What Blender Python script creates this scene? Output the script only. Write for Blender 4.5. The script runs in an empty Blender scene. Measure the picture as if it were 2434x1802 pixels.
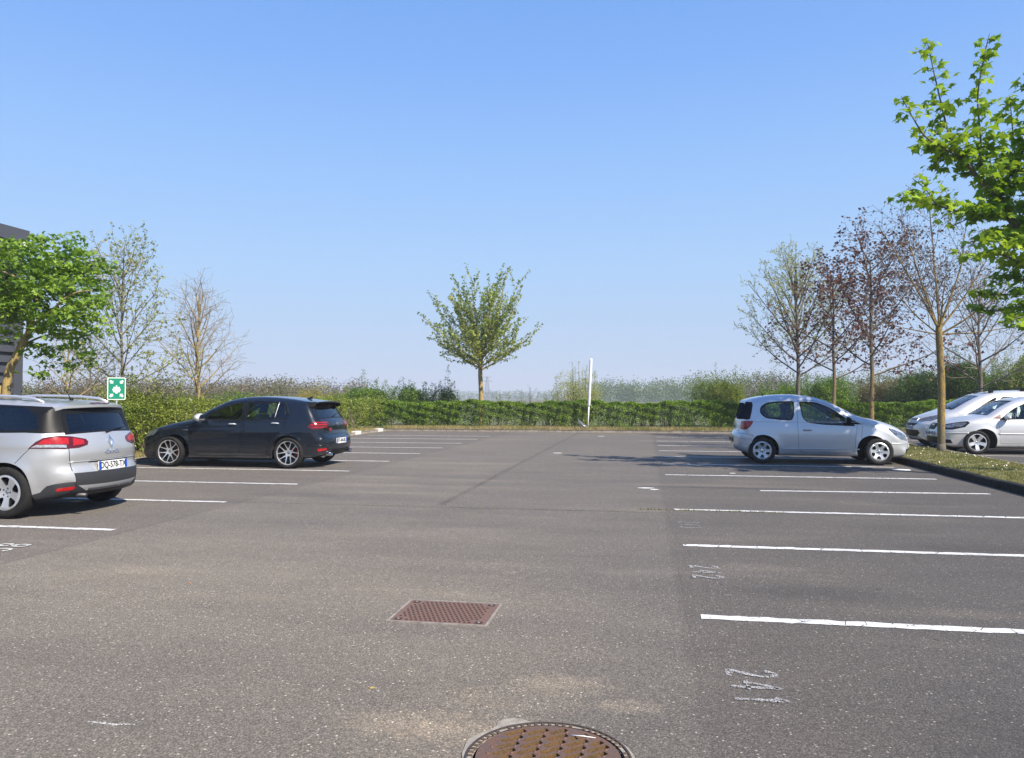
import bpy, bmesh, math, random
import numpy as np
from mathutils import Vector, Matrix
from mathutils.bvhtree import BVHTree
from mathutils.geometry import delaunay_2d_cdt

R = math.radians
PI = math.pi
scene = bpy.context.scene
COL = scene.collection

# ------------------------------------------------------------------ camera
YAW = 9.9
CAM_Z = 1.43
cam_d = bpy.data.cameras.new('camera')
cam = bpy.data.objects.new('camera', cam_d)
COL.objects.link(cam)
cam.location = (0, 0, CAM_Z)
cam.rotation_euler = (R(90 + 1.385), 0, R(YAW))
cam_d.sensor_width = 36
cam_d.lens = 26.92
cam_d.clip_start = 0.05
cam_d.clip_end = 12000
scene.camera = cam

# ------------------------------------------------------------------ world, sun, exposure
SUN_AZ = 53.0      # degrees from -Y towards +X, where the sun stands
SUN_EL = 42.0
sx = math.sin(R(SUN_AZ)) * math.cos(R(SUN_EL))
sy = -math.cos(R(SUN_AZ)) * math.cos(R(SUN_EL))
sz = math.sin(R(SUN_EL))
world = bpy.data.worlds.new("World")
scene.world = world
world.use_nodes = True
wn = world.node_tree
for n in list(wn.nodes):
    wn.nodes.remove(n)
sky = wn.nodes.new('ShaderNodeTexSky')
sky.sky_type = 'NISHITA'
sky.sun_disc = False
sky.sun_elevation = R(SUN_EL)
sky.sun_rotation = math.atan2(sx, sy)
sky.altitude = 120
sky.air_density = 1.0
sky.dust_density = 0.6
sky.ozone_density = 2.2
# the physical sky gives the light its direction; a haze gradient over elevation gives the pale spring blue
tc_ = wn.nodes.new('ShaderNodeTexCoord')
sp_ = wn.nodes.new('ShaderNodeSeparateXYZ')
wn.links.new(tc_.outputs['Generated'], sp_.inputs[0])
ra_ = wn.nodes.new('ShaderNodeValToRGB')
SKY = [(0.0, (.44, .585, .83)), (.06, (.445, .64, .92)), (.16, (.40, .66, 1.03)), (.27, (.315, .59, 1.07)), (.40, (.21, .47, 1.03)), (.52, (.16, .39, .94)), (1.0, (.08, .23, .72))]
el_ = ra_.color_ramp.elements
while len(el_) < len(SKY): el_.new(.5)
for e_, (p_, c_) in zip(el_, SKY):
    e_.position = p_; e_.color = (*c_, 1)
wn.links.new(sp_.outputs[2], ra_.inputs[0])
sc_ = wn.nodes.new('ShaderNodeVectorMath'); sc_.operation = 'SCALE'; sc_.inputs[3].default_value = 8.2
wn.links.new(ra_.outputs[0], sc_.inputs[0])
mx_ = wn.nodes.new('ShaderNodeMix'); mx_.data_type = 'RGBA'; mx_.inputs[0].default_value = .88
wn.links.new(sky.outputs[0], mx_.inputs[6]); wn.links.new(sc_.outputs[0], mx_.inputs[7])
bg = wn.nodes.new('ShaderNodeBackground')
bg.inputs['Strength'].default_value = 0.074
wo = wn.nodes.new('ShaderNodeOutputWorld')
wn.links.new(mx_.outputs[2], bg.inputs['Color'])
wn.links.new(bg.outputs[0], wo.inputs['Surface'])

sun_d = bpy.data.lights.new('sun', 'SUN')
sun_d.energy = 5.0
sun_d.angle = R(0.55)
sun_d.color = (1.0, 0.91, 0.78)
sun = bpy.data.objects.new('sun', sun_d)
COL.objects.link(sun)
sun.rotation_euler = Vector((sx, sy, sz)).to_track_quat('Z', 'Y').to_euler()
scene.view_settings.view_transform = 'Standard'
scene.view_settings.look = 'None'
scene.view_settings.exposure = 0.72
scene.view_settings.gamma = 1
scene.render.engine = 'CYCLES'
scene.cycles.max_bounces = 8
scene.cycles.transparent_max_bounces = 12
scene.cycles.diffuse_bounces = 3
scene.cycles.volume_bounces = 0
scene.cycles.caustics_reflective = False
scene.cycles.caustics_refractive = False
scene.cycles.sample_clamp_indirect = 6

# ------------------------------------------------------------------ pixel -> ground helper (lot coordinates)
_f = 26.92 / 36 * 2434
_M = cam.rotation_euler.to_matrix()
def ground(px, py, z=0.0):
    """point of the plane z seen at a pixel of the 2434 px wide photograph"""
    d = _M @ Vector(((px - 1217) / _f, -(py - 901) / _f, -1))
    t = (z - CAM_Z) / d.z
    return Vector((d.x * t, d.y * t, z))

# ------------------------------------------------------------------ materials
def new_mat(name):
    m = bpy.data.materials.new(name)
    m.use_nodes = True
    nt = m.node_tree
    for n in list(nt.nodes):
        nt.nodes.remove(n)
    o = nt.nodes.new('ShaderNodeOutputMaterial')
    return m, nt, o

class N:
    """tiny node helper"""
    def __init__(s, nt):
        s.nt = nt
    def __call__(s, typ, ins=None, **kw):
        n = s.nt.nodes.new(typ)
        for k, v in kw.items():
            setattr(n, k, v)
        if ins:
            for k, v in ins.items():
                sock = n.inputs[k]
                if isinstance(v, bpy.types.NodeSocket):
                    s.nt.links.new(v, sock)
                else:
                    sock.default_value = v
        return n
    def ramp(s, fac, stops, interp='LINEAR'):
        n = s.nt.nodes.new('ShaderNodeValToRGB')
        n.color_ramp.interpolation = interp
        e = n.color_ramp.elements
        while len(e) < len(stops):
            e.new(0.5)
        for el, (p, c) in zip(e, stops):
            el.position = p
            el.color = c if len(c) == 4 else (*c, 1)
        s.nt.links.new(fac, n.inputs[0])
        return n.outputs[0]
    def mix(s, fac, a, b, mode='MIX'):
        n = s.nt.nodes.new('ShaderNodeMix')
        n.data_type = 'RGBA'
        n.blend_type = mode
        for idx, v in ((0, fac), (6, a), (7, b)):
            if isinstance(v, bpy.types.NodeSocket):
                s.nt.links.new(v, n.inputs[idx])
            elif idx == 0:
                n.inputs[0].default_value = v
            else:
                n.inputs[idx].default_value = v if len(v) == 4 else (*v, 1)
        return n.outputs[2]
    def math(s, op, a, b=None, c=None, clamp=False):
        n = s.nt.nodes.new('ShaderNodeMath')
        n.operation = op
        n.use_clamp = clamp
        for i, v in enumerate((a, b, c)):
            if v is None: continue
            if isinstance(v, bpy.types.NodeSocket):
                s.nt.links.new(v, n.inputs[i])
            else:
                n.inputs[i].default_value = v
        return n.outputs[0]
    def noise(s, vec, scale, detail=3, rough=0.55, **kw):
        n = s.nt.nodes.new('ShaderNodeTexNoise')
        if vec is not None:
            s.nt.links.new(vec, n.inputs['Vector'])
        n.inputs['Scale'].default_value = scale
        n.inputs['Detail'].default_value = detail
        n.inputs['Roughness'].default_value = rough
        return n.outputs[0]

def c3(r, g, b): return (r, g, b, 1)

def simple(name, col, rough=0.6, metal=0.0, coat=0.0, var=0.0, scale=20, bump=0.0, col2=None, spec=0.5):
    m, nt, o = new_mat(name)
    q = N(nt)
    b = q('ShaderNodeBsdfPrincipled', {'Base Color': c3(*col), 'Roughness': rough, 'Metallic': metal})
    b.inputs['Coat Weight'].default_value = coat
    b.inputs['Coat Roughness'].default_value = 0.04
    b.inputs['Specular IOR Level'].default_value = spec
    if var or bump:
        tc = q('ShaderNodeTexCoord')
        nz = q.noise(tc.outputs['Object'], scale, 4, 0.6)
        if var:
            c2 = col2 or tuple(max(0, x * (1 - var)) for x in col)
            cc = q.mix(q.ramp(nz, [(0.35, (0, 0, 0)), (0.65, (1, 1, 1))]), c3(*col), c3(*c2))
            nt.links.new(cc, b.inputs['Base Color'])
        if bump:
            bp = q('ShaderNodeBump', {'Strength': bump, 'Distance': 0.01, 'Height': nz})
            nt.links.new(bp.outputs[0], b.inputs['Normal'])
    nt.links.new(b.outputs[0], o.inputs[0])
    return m

def leaf_mat(name, ca, cb, cc=None, trans=0.45, rough=0.5, clump=1.2, gloss=0.35, vary=.6):
    """leaf colour varies leaf by leaf and clump by clump; light passes through"""
    m, nt, o = new_mat(name)
    q = N(nt)
    g = q('ShaderNodeNewGeometry')
    tc = q('ShaderNodeTexCoord')
    base = q.mix(g.outputs['Random Per Island'], c3(*ca), c3(*cb))
    nz = q.ramp(q.noise(tc.outputs['Object'], clump, 2), [(0.42, (0, 0, 0)), (0.62, (1, 1, 1))])
    base = q.mix(nz, base, c3(*(cc or cb)))
    br = q.math('MULTIPLY_ADD', g.outputs['Random Per Island'], vary, 1 - vary / 2)
    hs = q('ShaderNodeHueSaturation', {'Color': base, 'Value': br})
    d = q('ShaderNodeBsdfPrincipled', {'Base Color': hs.outputs[0], 'Roughness': rough})
    d.inputs['Specular IOR Level'].default_value = gloss
    t = q('ShaderNodeBsdfTranslucent', {'Color': q.mix(0.5, hs.outputs[0], c3(min(1, ca[0] * 1.6), min(1, ca[1] * 1.5), ca[2] * .6))})
    mx = q('ShaderNodeMixShader', {0: trans, 1: d.outputs[0], 2: t.outputs[0]})
    nt.links.new(mx.outputs[0], o.inputs[0])
    return m

def bark_mat(name, ca, cb, cc, split=0.5, scale=6, zy=None):
    m, nt, o = new_mat(name)
    q = N(nt)
    tc = q('ShaderNodeTexCoord')
    mp = q('ShaderNodeMapping', {'Vector': tc.outputs['Object'], 'Scale': (3, 3, 1)})
    n1 = q.noise(mp.outputs[0], scale, 5, 0.65)
    n2 = q.noise(mp.outputs[0], scale * 5, 3, 0.6)
    base = q.mix(q.ramp(n1, [(split - .08, (0, 0, 0)), (split + .08, (1, 1, 1))]), c3(*ca), c3(*cb))
    if zy:     # lichen only between two heights
        sp = q('ShaderNodeSeparateXYZ', {0: tc.outputs['Object']})
        up = q('ShaderNodeMapRange', {'Value': sp.outputs[2], 'From Min': zy[0] - .3, 'From Max': zy[0] + .3})
        dn = q('ShaderNodeMapRange', {'Value': sp.outputs[2], 'From Min': zy[1] + .3, 'From Max': zy[1] - .3})
        f = q.math('MULTIPLY', up.outputs[0], dn.outputs[0])
        f = q.math('MULTIPLY', f, q.ramp(n1, [(.40, (0.12,) * 3), (.58, (1, 1, 1))]))
        base = q.mix(f, c3(*ca), c3(*cb))
    base = q.mix(q.ramp(n2, [(0.45, (0, 0, 0)), (0.7, (1, 1, 1))]), base, c3(*cc))
    b = q('ShaderNodeBsdfPrincipled', {'Base Color': base, 'Roughness': 0.85})
    bp = q('ShaderNodeBump', {'Strength': 0.6, 'Distance': 0.01, 'Height': n2})
    nt.links.new(bp.outputs[0], b.inputs['Normal'])
    nt.links.new(b.outputs[0], o.inputs[0])
    return m

# ------------------------------------------------------------------ mesh building
class MB:
    def __init__(s):
        s.v = []; s.f = []; s.mi = []; s.n = 0
    def add(s, verts, faces, mi=0):
        verts = np.asarray(verts, dtype=float).reshape(-1, 3)
        b = s.n
        s.v.append(verts); s.n += len(verts)
        s.f.extend([tuple(i + b for i in f) for f in faces])
        s.mi.extend([mi] * len(faces))
        return s
    def polys(s, pts, mi=0):
        """pts: (N,K,3) array of N separate K-gons"""
        pts = np.asarray(pts, dtype=float)
        n, k, _ = pts.shape
        b = s.n
        s.v.append(pts.reshape(-1, 3)); s.n += n * k
        idx = (np.arange(n * k).reshape(n, k) + b).tolist()
        s.f.extend(idx); s.mi.extend([mi] * n)
        return s
    def box(s, x0, x1, y0, y1, z0, z1, mi=0, bev=0.0):
        if bev <= 0:
            v = [(x, y, z) for z in (z0, z1) for y in (y0, y1) for x in (x0, x1)]
            return s.add(v, [(0, 2, 3, 1), (4, 5, 7, 6), (0, 1, 5, 4), (2, 6, 7, 3), (0, 4, 6, 2), (1, 3, 7, 5)], mi)
        bm = bmesh.new()
        bmesh.ops.create_cube(bm, size=1)
        for q in bm.verts:
            q.co = Vector(((x0 + x1) / 2 + q.co.x * (x1 - x0), (y0 + y1) / 2 + q.co.y * (y1 - y0), (z0 + z1) / 2 + q.co.z * (z1 - z0)))
        bmesh.ops.bevel(bm, geom=bm.edges[:] + bm.verts[:], offset=bev, segments=2, profile=0.6, affect='EDGES')
        bm.verts.index_update()
        r = s.add([q.co[:] for q in bm.verts], [[q.index for q in f.verts] for f in bm.faces], mi)
        bm.free()
        return r
    def tube(s, pts, rad, n=6, cap=True, mi=0):
        pts = np.asarray(pts, dtype=float)
        k = len(pts)
        if np.isscalar(rad): rad = [rad] * k
        t = np.gradient(pts, axis=0)
        t /= (np.linalg.norm(t, axis=1)[:, None] + 1e-9)
        ref = np.array([0.0, 0, 1]) if abs(t[0][2]) < 0.9 else np.array([1.0, 0, 0])
        ang = np.arange(n) * 2 * PI / n
        u = np.cross(t, ref); u /= (np.linalg.norm(u, axis=1)[:, None] + 1e-9)
        w = np.cross(t, u)
        r = np.asarray(rad)[:, None, None]
        P = pts[:, None, :] + r * (np.cos(ang)[None, :, None] * u[:, None, :] + np.sin(ang)[None, :, None] * w[:, None, :])
        f = []
        for i in range(k - 1):
            for j in range(n):
                a = i * n + j; b = i * n + (j + 1) % n
                f.append((a, b, b + n, a + n))
        if cap:
            f.append(tuple(range(n - 1, -1, -1))); f.append(tuple((k - 1) * n + j for j in range(n)))
        return s.add(P.reshape(-1, 3), f, mi)
    def lathe(s, prof, n=24, axis='y', c=(0, 0, 0), mi=0):
        """prof: list of (r, h)"""
        ang = np.arange(n) * 2 * PI / n
        P = []
        for r, h in prof:
            for a in ang:
                p = {'y': (r * math.cos(a), h, r * math.sin(a)), 'z': (r * math.cos(a), r * math.sin(a), h), 'x': (h, r * math.cos(a), r * math.sin(a))}[axis]
                P.append((p[0] + c[0], p[1] + c[1], p[2] + c[2]))
        f = []
        for i in range(len(prof) - 1):
            for j in range(n):
                a = i * n + j; b = i * n + (j + 1) % n
                f.append((a, b, b + n, a + n))
        return s.add(P, f, mi)
    def prism(s, poly, z0, z1, mi=0, tf=None):
        """poly: 2D outline, extruded; tf maps (x,y,z)->xyz"""
        k = len(poly)
        v = [(x, y, z0) for x, y in poly] + [(x, y, z1) for x, y in poly]
        if tf: v = [tf(*p) for p in v]
        f = [tuple(range(k - 1, -1, -1)), tuple(range(k, 2 * k))]
        for i in range(k):
            j = (i + 1) % k
            f.append((i, j, k + j, k + i))
        return s.add(v, f, mi)
    def build(s, name, mats, parent=None, smooth=False, loc=None, rotz=0.0, auto=None, weld=0):
        me = bpy.data.meshes.new(name)
        V = np.concatenate(s.v) if s.v else np.zeros((0, 3))
        me.from_pydata(V.tolist() if len(s.f) < 4000 else V, [], s.f)
        if not isinstance(mats, (list, tuple)): mats = [mats]
        for m in mats: me.materials.append(m)
        if len(mats) > 1:
            me.polygons.foreach_set('material_index', s.mi)
        if weld:
            bm = bmesh.new(); bm.from_mesh(me)
            bmesh.ops.remove_doubles(bm, verts=bm.verts, dist=weld)
            bm.to_mesh(me); bm.free()
        if smooth or auto:
            me.polygons.foreach_set('use_smooth', [True] * len(me.polygons))
            if auto: me.set_sharp_from_angle(angle=R(auto))
        me.update()
        o = bpy.data.objects.new(name, me)
        COL.objects.link(o)
        if parent: o.parent = parent
        if loc is not None: o.location = loc
        o.rotation_euler.z = rotz
        return o

def tag(o, label, cat, group=None):
    o['label'] = label; o['category'] = cat
    if group: o['group'] = group
    return o
def struct(o, kind='structure'):
    o['kind'] = kind
    return o
def empty(name, loc, label, cat, group=None, rotz=0.0):
    o = bpy.data.objects.new(name, None)
    o.empty_display_size = 0.3
    COL.objects.link(o)
    o.location = loc; o.rotation_euler.z = rotz
    return tag(o, label, cat, group)
def copy_tree(o, parent=None, loc=None, rotz=None, scale=None):
    c = o.copy(); COL.objects.link(c)
    if parent: c.parent = parent
    if loc is not None: c.location = loc
    if rotz is not None: c.rotation_euler.z = rotz
    if scale is not None: c.scale = scale
    for ch in o.children:
        copy_tree(ch, c)
    return c
def catmull(pts, seg=6, closed=False):
    P = [np.array(p, dtype=float) for p in pts]
    n = len(P); out = []
    rng = range(n) if closed else range(n - 1)
    for i in rng:
        if closed:
            a, b, c, d = P[(i - 1) % n], P[i], P[(i + 1) % n], P[(i + 2) % n]
        else:
            a, b, c, d = P[max(i - 1, 0)], P[i], P[i + 1], P[min(i + 2, n - 1)]
        for k in range(seg):
            t = k / seg
            out.append(0.5 * ((2 * b) + (-a + c) * t + (2 * a - 5 * b + 4 * c - d) * t * t + (-a + 3 * b - 3 * c + d) * t ** 3))
    if not closed: out.append(P[-1])
    return np.array(out)
# ------------------------------------------------------------------ car materials
def paint_mat(name, col, metal, rough=0.32):
    m, nt, o = new_mat(name)
    q = N(nt)
    g = q('ShaderNodeNewGeometry')
    tc = q('ShaderNodeTexCoord')
    fl = q.noise(tc.outputs['Object'], 900, 1)
    dirt = q.noise(tc.outputs['Object'], 3, 4)
    sp = q('ShaderNodeSeparateXYZ', {0: tc.outputs['Object']})
    low = q('ShaderNodeMapRange', {'Value': sp.outputs[2], 'From Min': 0.55, 'From Max': 0.2})
    cc = q.mix(q.math('MULTIPLY', fl, 0.25), c3(*col), c3(*[x * .75 for x in col]))
    cc = q.mix(q.math('MULTIPLY', q.math('MULTIPLY', low.outputs[0], dirt), 0.35), cc, c3(.22, .19, .16))
    b = q('ShaderNodeBsdfPrincipled', {'Base Color': cc, 'Roughness': rough, 'Metallic': metal})
    b.inputs['Coat Weight'].default_value = 1
    b.inputs['Coat Roughness'].default_value = 0.03
    ins = q('ShaderNodeBsdfDiffuse', {'Color': c3(.018, .018, .02)})
    mx = q('ShaderNodeMixShader', {0: g.outputs['Backfacing'], 1: b.outputs[0], 2: ins.outputs[0]})
    nt.links.new(mx.outputs[0], o.inputs[0])
    return m

def glass_mat(name, tint, refl=1.0, dark=0.0):
    m, nt, o = new_mat(name)
    q = N(nt)
    fr = q('ShaderNodeFresnel', {'IOR': 1.52})
    t = q('ShaderNodeBsdfTransparent', {'Color': c3(*tint)})
    gl = q('ShaderNodeBsdfGlossy', {'Roughness': 0.01, 'Color': c3(.95, .97, 1)})
    f = q.math('MULTIPLY_ADD', fr.outputs[0], refl, 0.02, clamp=True)
    mx = q('ShaderNodeMixShader', {0: f, 1: t.outputs[0], 2: gl.outputs[0]})
    nt.links.new(mx.outputs[0], o.inputs[0])
    return m

M_GAP = simple('shut_gap', (.006, .006, .006), 0.9)
M_TRIM = simple('black_trim', (.009, .009, .010), 0.42, coat=0.0, spec=.18)
M_PLASTIC = simple('grey_plastic', (.035, .036, .04), 0.55, var=.25, scale=60, bump=.1)
M_TYRE = simple('tyre_rubber', (.013, .013, .013), 0.8, var=.35, scale=14, bump=.15, col2=(.024, .023, .021), spec=.25)
M_ALLOY = simple('alloy_silver', (.74, .74, .75), 0.34, metal=.7, coat=.3)
M_HUBCAP = simple('hubcap_silver', (.64, .65, .66), 0.4, metal=.55, coat=.3, var=.15, scale=9)
M_DARKMETAL = simple('dark_metal', (.03, .028, .027), 0.6, metal=.4)
M_DISC = simple('brake_disc', (.10, .095, .09), 0.5, metal=.8)
M_CHROME = simple('chrome', (.75, .76, .78), 0.1, metal=1.0)
M_RED = simple('caliper_red', (.45, .012, .012), 0.4, coat=.5)
M_SEAT = simple('seat_fabric', (.045, .046, .052), 0.9, var=.4, scale=40)
M_DASH = simple('dashboard_vinyl', (.02, .02, .022), 0.7)
M_WELL = simple('wheel_well', (.012, .012, .012), 0.95)
M_UNDER = simple('underbody', (.015, .015, .015), 0.9)
M_LAMPRED = simple('lamp_red', (.46, .012, .014), 0.15, coat=.35, var=.35, scale=30)
M_LAMPDARK = simple('lamp_dark_red', (.085, .005, .008), 0.15, coat=.35)
M_LAMPWHITE = simple('lamp_clear', (.55, .56, .58), 0.12, coat=1.0, metal=.3, var=.5, scale=28)
M_HEAD = simple('headlight_glass', (.34, .38, .42), 0.08, coat=1.0, metal=.6, var=.75, scale=22)
M_PLATE = simple('plate_white', (.78, .78, .76), 0.4)
M_PLATEBLUE = simple('plate_blue', (.015, .07, .42), 0.4)
M_PLATEINK = simple('plate_black', (.01, .01, .01), 0.5)
M_GLASS = glass_mat('clear_car_glass', (.74, .84, .80), 1.0)
M_GLASSD = glass_mat('dark_car_glass', (.16, .19, .21), 1.0)
M_GLASSR = simple('rear_car_glass', (.016, .022, .030), .4, spec=.0)
M_GLASSM = glass_mat('mid_car_glass', (.60, .70, .66), .8)

# ------------------------------------------------------------------ 2D helpers
def pip(pts, poly):
    """points in polygon, vectorised"""
    x, y = pts[:, 0], pts[:, 1]
    ins = np.zeros(len(pts), bool)
    P = np.asarray(poly); k = len(P); j = k - 1
    for i in range(k):
        xi, yi = P[i]; xj, yj = P[j]
        if yi != yj:
            c = ((yi > y) != (yj > y)) & (x < (xj - xi) * (y - yi) / (yj - yi) + xi)
            ins ^= c
        j = i
    return ins
def area2(P):
    P = np.asarray(P); x, y = P[:, 0], P[:, 1]
    return 0.5 * np.sum(x * np.roll(y, -1) - np.roll(x, -1) * y)
def inset(P, d):
    P = np.asarray(P, dtype=float)
    e1 = P - np.roll(P, 1, 0); e2 = np.roll(P, -1, 0) - P
    e1 /= np.linalg.norm(e1, axis=1)[:, None] + 1e-9; e2 /= np.linalg.norm(e2, axis=1)[:, None] + 1e-9
    n1 = np.stack([-e1[:, 1], e1[:, 0]], 1); n2 = np.stack([-e2[:, 1], e2[:, 0]], 1)
    n = n1 + n2; n /= np.linalg.norm(n, axis=1)[:, None] + 1e-9
    cosv = np.clip(np.sum(n * n1, 1), 0.5, 1)
    return P + n * (d / cosv * (1 if area2(P) > 0 else -1))[:, None]
def rpoly(pts, r=0.04, seg=4):
    """polygon with rounded corners; each point may carry its own radius as third value"""
    P = [np.array(p[:2], float) for p in pts]; n = len(P); out = []
    for i in range(n):
        rr = pts[i][2] if len(pts[i]) > 2 else r
        a, b, c = P[i - 1], P[i], P[(i + 1) % n]
        u = a - b; v = c - b; lu = np.linalg.norm(u); lv = np.linalg.norm(v)
        t = min(rr, lu * .45, lv * .45)
        if t < 1e-4: out.append(b); continue
        p0 = b + u / lu * t; p2 = b + v / lv * t
        for k in range(seg + 1):
            s = k / seg
            out.append((1 - s) ** 2 * p0 + 2 * s * (1 - s) * b + s * s * p2)
    return np.array(out)
def subdiv(P, d=0.05, closed=True):
    out = []; n = len(P)
    for i in range(n if closed else n - 1):
        a = P[i]; b = P[(i + 1) % n]
        k = max(1, int(np.linalg.norm(b - a) / d))
        for j in range(k): out.append(a + (b - a) * j / k)
    if not closed: out.append(P[-1])
    return np.array(out)
def cdt(loops, pts):
    V = []; E = []
    for L in loops:
        b = len(V); k = len(L)
        V += [Vector((float(p[0]), float(p[1]))) for p in L]
        E += [(b + i, b + (i + 1) % k) for i in range(k)]
    V += [Vector((float(p[0]), float(p[1]))) for p in pts]
    r = delaunay_2d_cdt(V, E, [], 0, 1e-5)
    v = np.array([(p.x, p.y) for p in r[0]]); f = np.array([t for t in r[2] if len(t) == 3], int)
    return v, f
def smooth01(t):
    t = np.clip(t, 0, 1); return t * t * (3 - 2 * t)

# ------------------------------------------------------------------ car shell
class Shell:
    def __init__(s, sp, root):
        s.sp = sp; s.root = root
        O = catmull(sp['outline'], sp.get('seg', 5), True)
        if area2(O) < 0: O = O[::-1]
        keep = [0]
        for i in range(1, len(O)):
            if np.linalg.norm(O[i] - O[keep[-1]]) > 0.012: keep.append(i)
        O = subdiv(O[keep], 0.06)
        s.O = O
        s.rO = np.array([s.radius(x, z) for x, z in O])
        s.zW = np.array(sp['wz'], float)
        s.xmax = O[:, 0].max(); s.xmin = O[:, 0].min()
        zz = np.linspace(0, 2, 401)
        w = np.interp(zz, s.zW[:, 0], s.zW[:, 1])
        k = np.ones(9) / 9
        wp = np.pad(w, 4, mode='edge'); s._w = np.convolve(wp, k, 'valid'); s._z = zz
        s.tris = []
    def radius(s, x, z):
        sp = s.sp; r = sp['r']
        xm = max(p[0] for p in sp['outline']); xn = min(p[0] for p in sp['outline'])
        t = r['bottom'] + (r['top'] - r['bottom']) * float(smooth01((z - .3) / .5))
        fr = float(smooth01((x - (xm - .5)) / .42)) * float(smooth01((z - .22) / .18))
        rr = float(smooth01(((xn + .5) - x) / .42)) * float(smooth01((z - .22) / .18)) * (1 - .6 * float(smooth01((z - 1.0) / .3)))
        t = t + (r['front'] - t) * fr
        return t + (r['rear'] - t) * rr
    def W(s, x, z):
        w = np.interp(z, s._z, s._w)
        f = s.sp['ft']; r = s.sp['rt']
        w = w - f[1] * np.clip((x - f[0]) / (s.xmax - f[0]), 0, 1) ** f[2]
        w = w - r[1] * np.clip((r[0] - x) / (r[0] - s.xmin), 0, 1) ** r[2]
        for xw in (s.sp['xf'], s.sp['xr']):
            d = np.sqrt((x - xw) ** 2 + (z - s.sp['rw']) ** 2) - s.sp['ra']
            w = w + s.sp.get('flare', .012) * np.exp(-(d / .07) ** 2) * smooth01(1 - (z - .5) / .5)
        for zc, amp, sig, xa, xb in s.sp.get('creases', ()):
            w = w + amp * np.exp(-((z - zc) / sig) ** 2) * smooth01((x - xa) / .3) * smooth01((xb - x) / .3)
        return w
    def dist(s, P):
        A = s.O; B = np.roll(A, -1, 0); AB = B - A; L2 = np.sum(AB * AB, 1)
        d = np.empty(len(P)); rr = np.empty(len(P))
        for i0 in range(0, len(P), 800):
            Q = P[i0:i0 + 800]
            t = np.clip(np.sum((Q[:, None] - A[None]) * AB[None], 2) / L2, 0, 1)
            C = A[None] + t[..., None] * AB[None]
            D = np.linalg.norm(Q[:, None] - C, axis=2)
            j = D.argmin(1); k = np.arange(len(Q))
            d[i0:i0 + 800] = D[k, j]
            rr[i0:i0 + 800] = s.rO[j] * (1 - t[k, j]) + np.roll(s.rO, -1)[j] * t[k, j]
        return d, rr
    def side_y(s, P):
        P = np.asarray(P, float).reshape(-1, 2)
        d, r = s.dist(P)
        q = np.clip(1 - d / r, 0, 1)
        return s.W(P[:, 0], P[:, 1]) - r * (1 - np.sqrt(np.clip(1 - q * q, 0, 1)))
    def deform(s, V):
        V = np.array(V, float); x, y, z = V[:, 0].copy(), V[:, 1], V[:, 2]
        hw = s.zW[:, 1].max(); sp = s.sp
        u = (np.abs(y) / hw) ** 2.2
        V[:, 0] -= sp['cf'] * smooth01((x - sp.get('cf0', -.3)) / (s.xmax - sp.get('cf0', -.3))) * u
        V[:, 0] += sp['cr'] * smooth01((sp.get('cr0', -1.0) - x) / (sp.get('cr0', -1.0) - s.xmin)) * u
        V[:, 2] -= sp.get('crown', .03) * smooth01((z - .5) / .35) * (y / hw) ** 2
        return V
    def side_pt(s, x, z, side=1, out=0.0):
        y = s.side_y([(x, z)])[0] + out
        return s.deform([[x, y * side, z]])[0]
    def make(s, regions, belt_regions):
        """regions: (poly, key, depth); a later region overrides an earlier one.
        key -> part; returns {(key, side): MB}"""
        parts = {}
        O = s.O
        e = np.roll(O, -1, 0) - np.roll(O, 1, 0); e /= np.linalg.norm(e, axis=1)[:, None]
        nin = np.stack([-e[:, 1], e[:, 0]], 1)
        s.nout = -nin
        pts = []
        for ph in (25, 45, 65, 90):
            pts.append(O + nin * (s.rO * (1 - math.cos(R(ph))))[:, None])
        gx = np.arange(s.xmin, s.xmax, .05); gz = np.arange(.1, O[:, 1].max(), .045)
        G = np.array([(x + (.025 if k % 2 else 0), z) for k, z in enumerate(gz) for x in gx])
        dd, rr = s.dist(G)
        G = G[pip(G, O) & (dd > rr * 1.1)]
        pts = np.concatenate(pts + [G])
        pts = pts[pip(pts, O)]
        loops = [O]
        arches = []
        for xw in (s.sp['xf'], s.sp['xr']):
            a = np.linspace(0, 2 * PI, 49)[:-1]
            arches.append(np.stack([xw + s.sp['ra'] * np.cos(a), s.sp['rw'] + .01 + s.sp['ra'] * np.sin(a)], 1))
        regs = [(subdiv(np.asarray(p, float), .06), k, d) for p, k, d in regions]
        loops += arches + [r[0] for r in regs]
        v, f = cdt(loops, pts)
        cen = v[f].mean(1)
        ok = pip(cen, O)
        for a in arches: ok &= ~pip(cen, a)
        f = f[ok]; cen = cen[ok]
        y = s.side_y(v)
        cls = np.zeros(len(f), int) - 1
        for i, (p, k, d) in enumerate(regs):
            cls[pip(cen, p)] = i
        # orientation: counter-clockwise in (x,z) seen from -y; flip for +y
        ar = (v[f[:, 1]] - v[f[:, 0]]); br = (v[f[:, 2]] - v[f[:, 0]])
        ccw = ar[:, 0] * br[:, 1] - ar[:, 1] * br[:, 0] > 0
        f = np.where(ccw[:, None], f, f[:, ::-1])
        for side in (1, -1):
            F = f[:, ::-1] if side == 1 else f
            for i in range(-1, len(regs)):
                sel = F[cls == i]
                if not len(sel): continue
                key, dep = ('body', 0) if i < 0 else (regs[i][1], regs[i][2])
                if callable(key): continue
                used, inv = np.unique(sel, return_inverse=True)
                P = np.stack([v[used, 0], (y[used] - dep) * side, v[used, 1]], 1)
                P = s.deform(P)
                parts.setdefault((key, side), []).append((P, inv.reshape(-1, 3)))
            P = s.deform(np.stack([v[:, 0], y * side, v[:, 1]], 1))
            s.tris.append((P, F))
        # wheel wells
        s.wells = []
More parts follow.
